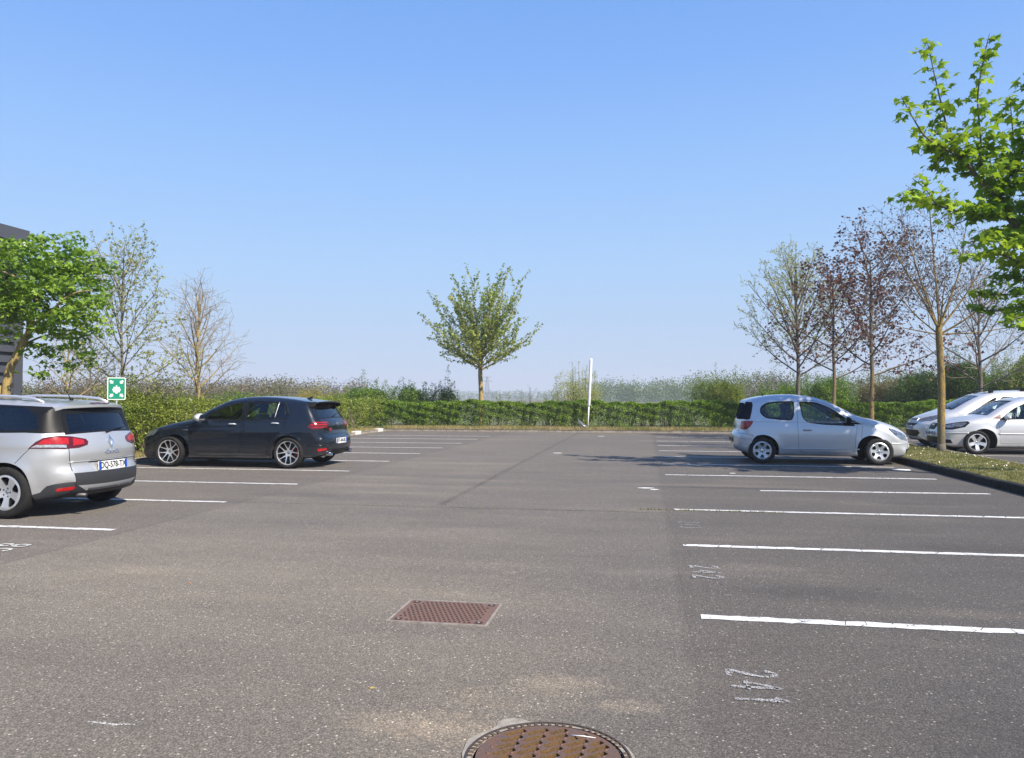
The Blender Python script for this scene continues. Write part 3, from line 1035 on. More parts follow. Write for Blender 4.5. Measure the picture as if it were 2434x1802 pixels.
    h, n = sh.ray((-2.0, 0, .585), (-1, 0, 0))
    plate(sh, (h[0] - .018, 0, .585), (-1, 0, .06), 'DQ-578-TX')
    # emblem: upright open lozenge in chrome and the word below
    h, n = sh.ray((-2.0, 0, .85), (-1, 0, 0))
    nrm = Vector(n); r_ = Vector((0, 0, 1)).cross(nrm).normalized(); u_ = nrm.cross(r_)
    M = Matrix(((r_.x, u_.x, nrm.x, h[0]), (r_.y, u_.y, nrm.y, h[1]), (r_.z, u_.z, nrm.z, h[2]), (0, 0, 0, 1)))
    mb = MB(); tf = lambda x, y, z: (M @ Vector((x, y, z)))[:]
    for a, b_ in (((0, .085), (.05, 0)), ((.05, 0), (0, -.085)), ((0, -.085), (-.05, 0)), ((-.05, 0), (0, .085))):
        mb.prism([(a[0], a[1] + .03), (b_[0], b_[1] + .03), (b_[0] * .5, b_[1] * .62 + .03), (a[0] * .5, a[1] * .62 + .03)], .0, .012, 0, tf)
    e = mb.build('emblem', M_CHROME, root)
    text_mesh('CLIO', .048, M_CHROME, 'chrome_lettering', e, M @ Matrix.Translation((0, -.095, .002)), depth=.002, xs=2.4)
    wiper(sh, root, (-2.0, .02, 1.01), (-1.96, -.42, 1.075), (-.9, 0, .4), 'rear_wiper', .02)
    for sd in (1, -1):
        handle(sh, -.05 if False else -.02, .86, sd, doors[('front_door', sd)], P_SILVER)
        handle(sh, -.92, .90, sd, doors[('rear_door', sd)], P_SILVER)
    antenna(sh, root, -1.45, .16, .5)
    mb = MB(); mb.tube([(-2.05, .45, .25), (-1.7, .45, .25)], .028, 10); mb.build('exhaust_pipe', M_DISC, root, smooth=True)
    # wheels: five broad double spokes
    hol = []
    for k in range(5):
        c = k * 2 * PI / 5
        hol.append([(.40, c - .17), (.84, c - .34), (.90, c - .17), (.90, c + .17), (.84, c + .34), (.40, c + .17)])
    st = [(0, .045), (.2, .055), (.45, .062), (.75, .080), (.92, .086), (1, .080)]
    for (x, sd) in ((1.295, 1), (1.295, -1), (-1.295, 1), (-1.295, -1)):
        make_wheel(root, x, .765, sd, .312, .195, .205, hol, st, rot=.35 + x)
    interior(sh, .85)
    return root

M_CAP_GLINT = simple('silver_cap_and_glint', (.62, .63, .65), .4, metal=.4)
# ------------- dark hatchback
def build_dark_hatch(loc, rotz):
    root = empty('hatchback_car', loc, 'dark grey five door hatchback with red brake calipers and silver mirror cap', 'car', 'cars parked in the lot', rotz)
    sp = dict(outline=[(0, .16), (1.2, .16), (1.9, .15), (2.10, .20), (2.16, .36), (2.16, .54), (2.08, .68), (1.85, .80), (1.45, .905), (1.10, .965), (.90, 1.01),
                       (.60, 1.17), (.28, 1.32), (.0, 1.41), (-.40, 1.455), (-.85, 1.45), (-1.25, 1.415), (-1.55, 1.37), (-1.66, 1.345), (-1.69, 1.32), (-1.76, 1.22), (-1.90, 1.02), (-1.955, .96), (-1.99, .88),
                       (-2.00, .74), (-2.03, .66), (-2.075, .60), (-2.09, .45), (-2.06, .32), (-1.97, .24), (-1.7, .20), (-1.2, .17)],
              wz=[(.1, .80), (.2, .845), (.35, .875), (.55, .893), (.68, .90), (.80, .892), (.92, .872), (.99, .85), (1.04, .825), (1.2, .765), (1.36, .69), (1.5, .60)],
              r=dict(bottom=.05, top=.10, front=.18, rear=.13), ft=(1.0, .14, 2.2), rt=(-1.2, .16, 2.2), cf=.20, cr=.10, crown=.035,
              xf=1.315, xr=-1.315, rw=.317, ra=.362, flare=.014, creases=[(.765, .010, .035, -2.0, 1.3), (.34, .012, .05, -.95, .95)])
    sh = Shell(sp, root)
    fd = rpoly([(.90, .25), (-.24, .25), (-.29, .55), (-.29, 1.0), (-.31, 1.385), (.0, 1.37), (.35, 1.24), (.80, .99), (.92, .8)], .06)
    rd = rpoly([(-.275, .25), (-.82, .25), (-.93, .50), (-1.08, .72), (-1.28, .96), (-1.33, 1.08), (-1.20, 1.355), (-.345, 1.385), (-.33, 1.0), (-.33, .55)], .06)
    wf = rpoly([(.66, 1.0), (.34, 1.18), (.02, 1.315), (-.29, 1.36), (-.285, 1.0)], .03)
    wr = rpoly([(-.335, 1.0), (-.345, 1.365), (-.9, 1.36), (-1.17, 1.335), (-1.30, 1.13), (-1.30, 1.015)], .05)
    g1 = inset(wf, .02)
    g2 = rpoly([(-.40, 1.02), (-.405, 1.345), (-1.02, 1.335), (-.985, 1.025)], .03)
    g3 = rpoly([(-1.02, 1.03), (-1.06, 1.33), (-1.155, 1.31), (-1.275, 1.12), (-1.275, 1.035)], .03)
    regs = door_regs(fd, 'front_door') + door_regs(rd, 'rear_door') + [(wf, 'front_door_trim', .002), (g1, 'wf', .007), (wr, 'rear_door_trim', .002), (g2, 'wr', .007), (g3, 'wq', .007)]
    regs += [([(-.93, .1), (-.93, .20), (.93, .20), (.93, .1)], 'trim', 0), ([(-2.3, .1), (-2.3, .34), (-2.02, .30), (-1.75, .235), (-1.6, .23), (-1.6, .1)], 'trim', 0)]
    br = [(belt_rect(sh, (.88, 1.02, .93), (.12, 1.375, .90)), 'trim', .002), (belt_rect(sh, (.84, 1.045, .88), (.17, 1.36, .86)), 'ws', .006),
          (belt_rect(sh, (-1.69, 1.31, .97), (-1.915, 1.0, .99), .03), 'trim', .002), (belt_rect(sh, (-1.72, 1.27, .90), (-1.90, 1.025, .92), .05), 'rw', .005),
          (belt_rect(sh, (-2.07, .37, .80), (-1.9, .19, .80), .02), 'trim', 0.01)]
    parts = sh.make(regs, br)
    b, doors = emit_parts(sh, parts, {'wf': ('side_window', 'front_door'), 'wr': ('side_window', 'rear_door'), 'wq': ('quarter_window', 'rear_door'), 'ws': ('windscreen', None), 'rw': ('rear_window', None)}, P_DARK, M_GLASSM, M_GLASSD)
    # spoiler
    ys = np.linspace(-.60, .60, 15); up = []; lo = []
    for y in ys:
        h, n = sh.ray((-1.58, y, 1.3), (0, 0, 1)); up.append(h + (0, 0, .010))
        lo.append(np.array((-1.87 + .07 * (y / .6) ** 2, y, h[2] - .010)))
    up = np.array(up); lo = np.array(lo); k = len(ys)
    V = np.concatenate([up, lo, lo - (-.01, 0, .028), up - (.09, 0, .055)])
    F = []
    for i in range(k - 1):
        F += [(i, i + 1, k + i + 1, k + i), (k + i, k + i + 1, 2 * k + i + 1, 2 * k + i), (2 * k + i, 2 * k + i + 1, 3 * k + i + 1, 3 * k + i)]
    F += [(0, k, 2 * k, 3 * k), (k - 1, 4 * k - 1, 3 * k - 1, 2 * k - 1)]
    mb = MB(); mb.add(V, F)
    for sd in (1, -1):
        mb.add([(-1.60, sd * .60, 1.33), (-1.80, sd * .60, 1.34), (-1.80, sd * .635, 1.27), (-1.72, sd * .66, 1.22), (-1.6, sd * .64, 1.30)], [(0, 1, 2, 3, 4)])
    mb.build('roof_spoiler', P_DARK, root, auto=40)
    for sd in (1, -1):
        d = (-.75, sd * .66, .1)
        L = [(-1.74, sd * .86, .83), (-1.80, sd * .86, .90), (-1.88, sd * .82, .955), (-1.99, sd * .66, .955), (-2.02, sd * .46, .95), (-2.03, sd * .42, .90), (-2.02, sd * .50, .845), (-1.98, sd * .7, .80), (-1.86, sd * .84, .79)]
        lamp = sh.decal('tail_light', L, d, [M_LAMPDARK], .007)
        for z0, z1, xa in ((.925, .94, -1.87), (.875, .895, -1.80), (.825, .84, -1.80)):
            sh.decal('red_lens', [(xa, sd * .84, z1), (-1.97, sd * .70, z1), (-2.01, sd * .50, z1), (-2.01, sd * .50, z0), (-1.97, sd * .70, z0), (xa - .01, sd * .84, z0)], d, [M_LAMPRED], .011, lamp)
        sh.decal('reflector', [(-1.93, sd * .80, .395), (-2.05, sd * .64, .41), (-2.05, sd * .64, .365), (-1.95, sd * .79, .345)], (-.8, sd * .6, 0), [M_LAMPRED], .006)
        sh.decal('headlight', [(2.12, sd * .40, .62), (2.02, sd * .66, .66), (1.72, sd * .80, .77), (1.62, sd * .84, .76), (1.74, sd * .86, .66), (1.98, sd * .76, .60), (2.10, sd * .5, .56)], (.7, sd * .7, .15), [M_HEAD], .006)
        sh.strip('shut_line', [(-1.86, sd * .66, 1.10), (-1.97, sd * .68, .96)], (-.8, sd * .5, .3), M_GAP, .004, n=4)
        sh.strip('shut_line', [(-2.01, sd * .60, .79), (-2.03, sd * .56, .72), (-2.05, sd * .44, .675)], (-.9, sd * .3, 0), M_GAP, .005, n=4)
        sh.strip('bumper_crease', [(-1.74, sd * .88, .47), (-1.85, sd * .85, .47), (-1.97, sd * .76, .465), (-2.06, sd * .6, .46)], (-.6, sd * .8, 0), P_DARK, .011, n=5)
        sh.strip('splitter', [(-1.66, sd * .86, .235), (-1.85, sd * .84, .24), (-1.97, sd * .76, .28), (-2.05, sd * .62, .325), (-2.08, sd * .45, .345)], (-.6, sd * .8, 0), M_CHROME if False else M_PLASTIC, .008, n=5)
        sh.strip('sill_blade', [(x, sd * .88, .215) for x in np.linspace(-.9, .9, 8)], (0, sd, 0), P_DARK, .012, n=6)
        for zz in (.45,):
            mb = MB()
            mb.lathe([(.045, -.06), (.045, .06), (.036, .06), (.036, -.04), (.001, -.04)], 18, 'x', c=(-2.04, sd * .52, .285))
            mb.build('exhaust_tip', M_CHROME, root, auto=40)
        m = mirror(sh, .60, 1.0, sd, M_CAP_GLINT, (.15, .13, .092), out=.15)
        handle(sh, -.10, .885, sd, doors[('front_door', sd)], M_CAP_GLINT)  # silver on both handles paints in their highlight against the dark body
        handle(sh, -1.03, .905, sd, doors[('rear_door', sd)], M_CAP_GLINT)
        sh.strip('fender_trim', [(1.02, sd * .89, .765), (.88, sd * .89, .765)], (0, sd, 0), M_CHROME, .006, n=5)
        # bright divider between door glass and fixed glass
        sh.strip('window_divider', [(-1.00, sd * .84, 1.02), (-1.04, sd * .7, 1.335)], (0, sd, 0), M_ALLOY, .008, n=5, lift=-.002)
    sh.strip('hatch_edge_line', [(-2.02, y, .675) for y in np.linspace(-.44, .44, 9)], (-1, 0, 0), M_GAP, .005, n=4)
    sh.decal('grille', [(2.1, -.5, .62), (2.1, .5, .62), (2.1, .46, .54), (2.1, -.46, .54)], (1, 0, 0), [M_TRIM], .005)
    sh.decal('lower_grille', [(2.1, -.5, .42), (2.1, .5, .42), (2.1, .55, .24), (2.1, -.55, .24)], (1, 0, 0), [M_TRIM], .005)
    h, n = sh.ray((-2.0, 0, .545), (-1, 0, 0))
    plate(sh, (h[0] - .012, -.0, .535), (-1, 0, .04), 'FT-444-BL')
    h, n = sh.ray((-2.0, 0, .86), (-1, 0, 0))
    nrm = Vector(n); r_ = Vector((0, 0, 1)).cross(nrm).normalized(); u_ = nrm.cross(r_)
    M = Matrix(((r_.x, u_.x, nrm.x, h[0]), (r_.y, u_.y, nrm.y, h[1]), (r_.z, u_.z, nrm.z, h[2]), (0, 0, 0, 1)))
    tf = lambda x, y, z: (M @ Vector((x, y, z)))[:]
    mb = MB(); a = np.linspace(0, 2 * PI, 29)
    mb.tube([tf(.052 * math.cos(t), .02 + .052 * math.sin(t), .006) for t in a], .005, 5, cap=False)
    for A, B in (((-.022, .044), (-.0, .002)), ((.022, .044), (0, .002)), ((-.044, .03), (-.02, -.022)), ((-.02, -.022), (0, .014)), ((0, .014), (.02, -.022)), ((.02, -.022), (.044, .03))):
        mb.tube([tf(A[0], .02 + A[1], .006), tf(B[0], .02 + B[1], .006)], .004, 4)
    mb.build('emblem', M_CHROME, root, smooth=True)
    h2, n2 = sh.ray((-2.0, 0, .77), (-1, 0, 0))
    M2 = M.copy(); M2.translation = Vector(h2) + Vector((-.003, .36, 0))
    text_mesh('GTI', .085, M_RED, 'red_lettering', root, M2, depth=.003, bold=.001)
    wiper(sh, root, (-1.90, .0, 1.035), (-1.86, -.32, 1.09), (-.8, 0, .5), 'rear_wiper', .018)
    # shark fin aerial
    h, n = sh.ray((-1.38, 0, 1.3), (0, 0, 1))
    mb = MB(); mb.add([h + np.array(p) for p in ((.10, 0, 0), (-.05, .025, 0), (-.05, -.025, 0), (-.06, 0, .065))], [(0, 1, 3), (0, 3, 2), (1, 2, 3), (0, 2, 1)])
    mb.build('aerial', P_DARK, root)
    hol = []
    for k in range(5):
        c = k * 2 * PI / 5
        # spokes in pairs that fork towards the rim
        hol.append([(.30, c - .34), (.52, c - .27), (.92, c - .25), (.955, c), (.92, c + .25), (.52, c + .27), (.30, c + .34)])
        c2 = c + PI / 5
        hol.append([(.36, c2 - .0), (.60, c2 - .24), (.92, c2 - .325), (.955, c2), (.92, c2 + .325), (.60, c2 + .24)])
    st = [(0, .05), (.12, .055), (.3, .062), (.6, .078), (.9, .092), (1, .094)]
    for (x, sd) in ((1.315, 1), (1.315, -1), (-1.315, 1), (-1.315, -1)):
        make_wheel(root, x, .785, sd, .317, .225, .238, hol, st, [M_ALLOY, M_DARKMETAL, M_DARKMETAL], caliper=True, rot=.15 if x > 0 else -.35)
    interior(sh, .72, rear_x=-.8)
    return root

# ------------- small silver three door car
def build_small_car(loc, rotz):
    root = empty('small_car', loc, 'pale silver three door small car dappled by leaf shade beside the grass strip', 'car', 'cars parked in the lot', rotz)
    sp = dict(outline=[(0, .18), (1.1, .18), (1.70, .17), (1.86, .24), (1.91, .38), (1.90, .54), (1.835, .675), (1.67, .80), (1.42, .90), (1.12, .98), (.86, 1.045),
                       (.55, 1.20), (.22, 1.36), (-.10, 1.455), (-.45, 1.50), (-.85, 1.495), (-1.20, 1.455), (-1.43, 1.40), (-1.50, 1.37), (-1.53, 1.33), (-1.58, 1.18), (-1.63, 1.00), (-1.66, .86),
                       (-1.68, .72), (-1.715, .655), (-1.745, .60), (-1.75, .46), (-1.72, .33), (-1.63, .25), (-1.45, .20), (-1.1, .18)],
              wz=[(.1, .73), (.2, .775), (.35, .81), (.55, .828), (.68, .83), (.80, .818), (.88, .80), (.94, .785), (1.0, .765), (1.2, .70), (1.35, .645), (1.5, .56)],
              r=dict(bottom=.05, top=.11, front=.19, rear=.13), ft=(.95, .15, 2.2), rt=(-1.15, .10, 2.2), cf=.20, cr=.17, cr0=-1.2, crown=.04,
              xf=1.185, xr=-1.185, rw=.288, ra=.345, flare=.018, creases=[(.905, -.006, .012, -1.6, .9), (.30, .010, .03, -.82, .82)])
    sh = Shell(sp, root)
    fd = rpoly([(.82, .62), (.80, .36), (.72, .245), (-.36, .245), (-.44, .36), (-.455, .95), (-.43, 1.40), (-.05, 1.39), (.28, 1.27), (.86, .93)], .07)
    wf = rpoly([(-.395, 1.37, .04), (-.04, 1.355, .1), (.26, 1.235, .1), (.54, 1.06), (.81, .868, .02), (.76, .86, .01), (.1, .885), (-.24, .925, .08), (-.345, 1.02, .1)], .06)
    wq = rpoly([(-.495, 1.375, .04), (-.80, 1.375, .1), (-1.07, 1.345, .10), (-1.21, 1.25, .08), (-1.215, 1.11, .08), (-1.10, 1.015, .08), (-.80, .98, .1), (-.56, .965, .06), (-.505, 1.10, .1)], .08)
    regs = door_regs(fd, 'front_door') + win_regs(wf, 'front_door', 'wf', .02) + win_regs(wq, None, 'wq', .028)
    br = [(belt_rect(sh, (.84, 1.04, .92), (.10, 1.40, .88)), 'trim', .002), (belt_rect(sh, (.80, 1.06, .88), (.14, 1.39, .85)), 'ws', .006),
          (belt_rect(sh, (-1.535, 1.32, .97), (-1.635, .97, 1.0), .03), 'rwo', .003)]
    parts = sh.make(regs, br)
    b, doors = emit_parts(sh, parts, {'wf': ('side_window', 'front_door'), 'wq': ('quarter_window', None), 'ws': ('windscreen', None), 'rwo': ('rear_window', None)}, P_SILVERB, M_GLASS, None, ('front_door',))
    for o in root.children:
        if o.name.startswith('rear_window'): o.data.materials.clear(); o.data.materials.append(M_GLASSR)
    for sd in (1, -1):
        # rear glass wraps a little round the corner
        sh.decal('rear_window_wrap', [(-1.40, sd * .66, 1.335), (-1.52, sd * .55, 1.345), (-1.64, sd * .60, .97), (-1.52, sd * .76, .955), (-1.43, sd * .74, .965), (-1.385, sd * .70, 1.12), (-1.375, sd * .68, 1.27)], (-.6, sd * .8, .1), [M_GLASSR], .004)
        d = (-.55, sd * .83, .05)
        lamp = sh.decal('tail_light', [(-1.66, sd * .66, .915), (-1.50, sd * .78, .93), (-1.39, sd * .80, .925), (-1.395, sd * .80, .88), (-1.44, sd * .8, .80), (-1.52, sd * .79, .745), (-1.64, sd * .72, .735), (-1.68, sd * .66, .75)], d, [M_LAMPRED], .010)
        sh.decal('clear_lens', [(-1.56, sd * .74, .78), (-1.48, sd * .79, .79), (-1.53, sd * .78, .755), (-1.60, sd * .74, .75)], d, [M_LAMPDARK], .014, lamp)
        sh.decal('headlight', [(1.83, sd * .48, .56), (1.74, sd * .62, .66), (1.58, sd * .72, .755), (1.42, sd * .76, .80), (1.40, sd * .79, .765), (1.55, sd * .80, .67), (1.70, sd * .76, .57), (1.80, sd * .62, .52)], (.6, sd * .72, .35), [M_HEAD], .006)
        sh.strip('bumper_line', [(-1.36, sd * .82, .60), (-1.45, sd * .82, .635), (-1.60, sd * .78, .645), (-1.72, sd * .6, .65)], (-.5, sd * .8, 0), M_GAP, .004, n=4)
        sh.strip('bumper_moulding', [(-1.44, sd * .83, .545), (-1.58, sd * .80, .545), (-1.71, sd * .68, .545), (-1.75, sd * .4, .545)], (-.6, sd * .8, 0), P_SILVERB, .011, n=5)
        sh.strip('bumper_moulding', [(1.45, sd * .82, .46), (1.60, sd * .80, .46), (1.75, sd * .70, .46), (1.85, sd * .5, .46)], (.6, sd * .8, 0), P_SILVERB, .011, n=5)
        sh.strip('shut_line', [(-1.40, sd * .83, .60), (-1.42, sd * .83, .42), (-1.43, sd * .83, .36), (-1.50, sd * .83, .345), (-1.62, sd * .78, .35)], (-.4, sd * .9, 0), M_GAP, .003, n=4)
        sh.strip('shut_line', [(.86, sd * .80, .93), (.84, sd * .83, .7), (.82, sd * .83, .5), (.79, sd * .83, .33)], (0, sd, 0), M_GAP, .003, n=4)
        sh.strip('sill_moulding', [(x, sd * .83, .335) for x in np.linspace(-.78, .78, 10)], (0, sd, 0), P_SILVERB, .013, n=6)
        sh.strip('body_crease', [(x, sd * .80, .905 + .0 * x) for x in np.linspace(-1.38, .82, 18)], (0, sd, 0), P_SILVERB, .006, n=5)
        sh.decal('fog_light_recess', [(1.76, sd * .62, .34), (1.84, sd * .5, .34), (1.84, sd * .5, .25), (1.75, sd * .64, .25)], (.8, sd * .5, 0), [M_TRIM], .004)
        mirror(sh, .60, .935, sd, P_SILVERB, (.10, .085, .07), out=.10)
        mm = MB()
        handle(sh, -.26, .735, sd, doors[('front_door', sd)], M_TRIM if False else P_SILVERB, .18)
        sh.decal('handle_recess', [(-.33, sd * .83, .755), (-.19, sd * .83, .755), (-.19, sd * .83, .715), (-.33, sd * .83, .715)], (0, sd, 0), [M_GAP], .002, doors[('front_door', sd)])
        sh.decal('quarter_shutter', [(.84, sd * .78, .865), (.60, sd * .74, .975), (.58, sd * .78, .86)], (0, sd, 0), [M_TRIM], .004)
    sh.decal('tailgate_handle', [(-1.7, -.12, .80), (-1.7, .12, .80), (-1.7, .12, .765), (-1.7, -.12, .765)], (-1, 0, 0), [M_TRIM], .01)
    h, n = sh.ray((-1.6, 0, .53), (-1, 0, 0))
    plate(sh, (h[0] - .012, 0, .50), (-1, 0, 0), 'AC-241-KD', white=simple('plate_yellow', (.62, .42, .05), .4))
    h, n = sh.ray((1.6, 0, .42), (1, 0, 0))
    plate(sh, (h[0] + .012, 0, .40), (1, 0, 0), 'AC-241-KD')
    sh.decal('grille', [(1.85, -.34, .60), (1.85, .34, .60), (1.88, .28, .53), (1.88, -.28, .53)], (1, 0, .2), [M_TRIM], .004)
    sh.decal('lower_grille', [(1.85, -.42, .33), (1.85, .42, .33), (1.88, .42, .22), (1.88, -.42, .22)], (1, 0, 0), [M_TRIM], .004)
    # wiper hub on the tailgate, at the corner seen from the aisle
    mb = MB(); h, n = sh.ray((-1.6, -.35, .98), (-1, 0, 0)); mb.tube([h, h + np.array((-.05, 0, 0))], [.03, .024], 10); mb.build('wiper_hub', M_TRIM, root, smooth=True)
    wiper(sh, root, (-1.62, -.35, .99), (-1.60, .12, 1.03), (-1, 0, .15), 'rear_wiper', .03)
    antenna(sh, root, -1.05, .26, -.55)
    hol = []
    for k in range(6):
        c = k * 2 * PI / 6
        hol.append([(.47, c - .16), (.66, c - .30), (.83, c - .29), (.86, c), (.83, c + .29), (.66, c + .30), (.47, c + .16)])
    st = [(0, .052), (.2, .052), (.3, .045), (.5, .062), (.75, .078), (.9, .084), (1, .072)]
    for (x, sd) in ((1.185, 1), (1.185, -1), (-1.185, 1), (-1.185, -1)):
        make_wheel(root, x, .735, sd, .288, .175, .196, hol, st, rot=PI / 6 + (0.1 if x > 0 else 0))
    interior(sh, .68, rear_x=-.72, w=.58)
    return root

# ------------- people carrier with roof bars
def build_mpv(loc, rotz):
    root = empty('people_carrier', loc, 'silver people carrier with black roof bars behind the yellow barked tree', 'car', 'cars parked in the lot', rotz)
    sp = dict(outline=[(0, .19), (1.2, .19), (1.9, .19), (2.06, .28), (2.11, .44), (2.10, .62), (2.02, .76), (1.85, .88), (1.55, 1.0), (1.25, 1.10),
                       (.85, 1.30), (.45, 1.48), (.10, 1.585), (-.35, 1.635), (-.9, 1.635), (-1.4, 1.58), (-1.72, 1.48), (-1.92, 1.25), (-2.05, 1.0), (-2.11, .8),
                       (-2.13, .6), (-2.12, .42), (-2.02, .28), (-1.7, .22), (-1.2, .2)],
              wz=[(.1, .78), (.25, .83), (.45, .87), (.7, .876), (.9, .865), (1.02, .845), (1.1, .82), (1.3, .75), (1.5, .67), (1.7, .56)],
              r=dict(bottom=.05, top=.12, front=.22, rear=.14), ft=(.95, .18, 2.2), rt=(-1.2, .12, 2.2), cf=.26, cr=.10, crown=.04,
              xf=1.34, xr=-1.42, rw=.30, ra=.36, flare=.018, cf0=-.1)
    sh = Shell(sp, root)
    fd = rpoly([(.62, .28), (-.42, .28), (-.47, .6), (-.47, 1.03), (-.45, 1.52), (-.1, 1.52), (.24, 1.06), (.62, .95)], .06)
    rd = rpoly([(-.49, .28), (-1.02, .28), (-1.12, .6), (-1.36, .80), (-1.38, 1.05), (-1.28, 1.50), (-.49, 1.525), (-.51, 1.03)], .06)
    wt = rpoly([(.80, 1.04), (.42, 1.27), (.08, 1.45), (.01, 1.45), (.26, 1.04)], .03)
    wf = rpoly([(.18, 1.045), (-.10, 1.47), (-.42, 1.485), (-.44, 1.04)], .05)
    wr = rpoly([(-.53, 1.04), (-.51, 1.485), (-1.22, 1.465), (-1.32, 1.2), (-1.33, 1.05)], .05)
    wq = rpoly([(-1.40, 1.06), (-1.30, 1.455), (-1.62, 1.41), (-1.84, 1.10)], .05)
    regs = door_regs(fd, 'front_door') + door_regs(rd, 'rear_door') + win_regs(wt, None, 'wt') + win_regs(wf, 'front_door', 'wf') + win_regs(wr, 'rear_door', 'wr') + win_regs(wq, None, 'wq')
    br = [(belt_rect(sh, (1.24, 1.11, .94), (.42, 1.49, .93)), 'trim', .002), (belt_rect(sh, (1.18, 1.14, .90), (.46, 1.47, .90)), 'ws', .006), (belt_rect(sh, (-1.78, 1.40, .9), (-2.03, 1.02, .92)), 'rw', .004)]
    parts = sh.make(regs, br)
    b, doors = emit_parts(sh, parts, {'wt': ('quarter_window', None), 'wf': ('side_window', 'front_door'), 'wr': ('side_window', 'rear_door'), 'wq': ('quarter_window', None), 'ws': ('windscreen', None), 'rw': ('rear_window', None)}, P_WHITESILVER, M_GLASS, M_GLASS)
    for sd in (1, -1):
        sh.decal('headlight', [(1.96, sd * .34, .76), (1.82, sd * .48, .87), (1.55, sd * .70, .965), (1.42, sd * .78, .975), (1.50, sd * .80, .90), (1.75, sd * .72, .78), (1.92, sd * .5, .72)], (.6, sd * .5, .6), [M_HEAD], .006)
        sh.strip('bumper_crease', [(1.5, sd * .86, .66), (1.75, sd * .8, .66), (1.95, sd * .6, .66), (2.05, sd * .4, .66)], (.7, sd * .7, 0), P_WHITESILVER, .012, n=5)
        sh.strip('side_moulding', [(x, sd * .87, .55) for x in np.linspace(-.95, .55, 8)], (0, sd, 0), M_PLASTIC, .018, n=6)
        sh.decal('tail_light', [(-1.95, sd * .72, 1.15), (-1.85, sd * .78, 1.15), (-1.93, sd * .8, .8), (-2.08, sd * .72, .8)], (-.7, sd * .7, 0), [M_LAMPRED], .008)
        mirror(sh, .26, 1.05, sd, M_TRIM, (.12, .10, .08), out=.12)
        handle(sh, -.30, .90, sd, doors[('front_door', sd)], P_WHITESILVER)
        handle(sh, -1.12, .92, sd, doors[('rear_door', sd)], P_WHITESILVER)
    g = sh.decal('grille', [(2.05, -.34, .80), (2.0, -.30, .86), (2.0, .30, .86), (2.05, .34, .80), (2.08, .30, .755), (2.08, -.30, .755)], (1, 0, .35), [P_WHITESILVER], .008)
    for zz in (.79, .825):
        sh.strip('grille_slot', [(2.0, y, zz) for y in np.linspace(-.27, .27, 7)], (1, 0, .3), M_GAP, .008, parent=g, n=5, lift=.01)
    mb = MB()
    for zz in (.80, .835):
        h, n = sh.ray((2.0, 0, zz), (1, 0, .3)); mb.add([h + np.array((.016, y, z)) for y, z in ((-.055, -.02), (0, .02), (.055, -.02), (.035, -.02), (0, .004), (-.035, -.02))], [(0, 1, 4, 5), (1, 2, 3, 4)])
    mb.build('emblem', M_CHROME, g)
    sh.decal('air_slot', [(2.08, -.46, .70), (2.08, .46, .70), (2.1, .36, .62), (2.1, -.36, .62)], (1, 0, 0), [M_TRIM], .004)
    sh.decal('lower_grille', [(2.08, -.50, .50), (2.08, .50, .50), (2.08, .56, .42), (2.08, .46, .32), (2.08, -.46, .32), (2.08, -.56, .42)], (1, 0, 0), [M_TRIM], .006)
    h, n = sh.ray((2.0, 0, .56), (1, 0, 0))
    plate(sh, (h[0] + .012, 0, .57), (1, 0, 0), 'BN-317-RC')
    for x in (.10, -.72):
        mb = MB()
        for sd in (1, -1):
            h, n = sh.ray((x, sd * .52, 1.3), (0, 0, 1))
            mb.box(x - .06, x + .06, sd * .52 - .035, sd * .52 + .035, h[2] - .02, h[2] + .075, bev=.015)
        mb.box(x - .018, x + .018, -.58, .58, 1.665, 1.69, bev=.006)
        mb.build('roof_bar', M_TRIM, root)
    wiper(sh, root, (1.20, .30, 1.13), (.98, -.28, 1.22), (.6, 0, .8), 'wiper', .015)
    wiper(sh, root, (1.18, .62, 1.13), (1.1, .12, 1.19), (.6, 0, .8), 'wiper', .015)
    hol = holes_n(8, .35, .85, .13, .2)
    st = [(0, .05), (.3, .055), (.75, .075), (.9, .08), (1, .07)]
    for (x, sd) in ((1.34, 1), (1.34, -1), (-1.42, 1), (-1.42, -1)):
        make_wheel(root, x, .775, sd, .300, .185, .196, hol, st)
    interior(sh, .80, .58, zb=1.04, rear_x=-.9, w=.64)
    return root

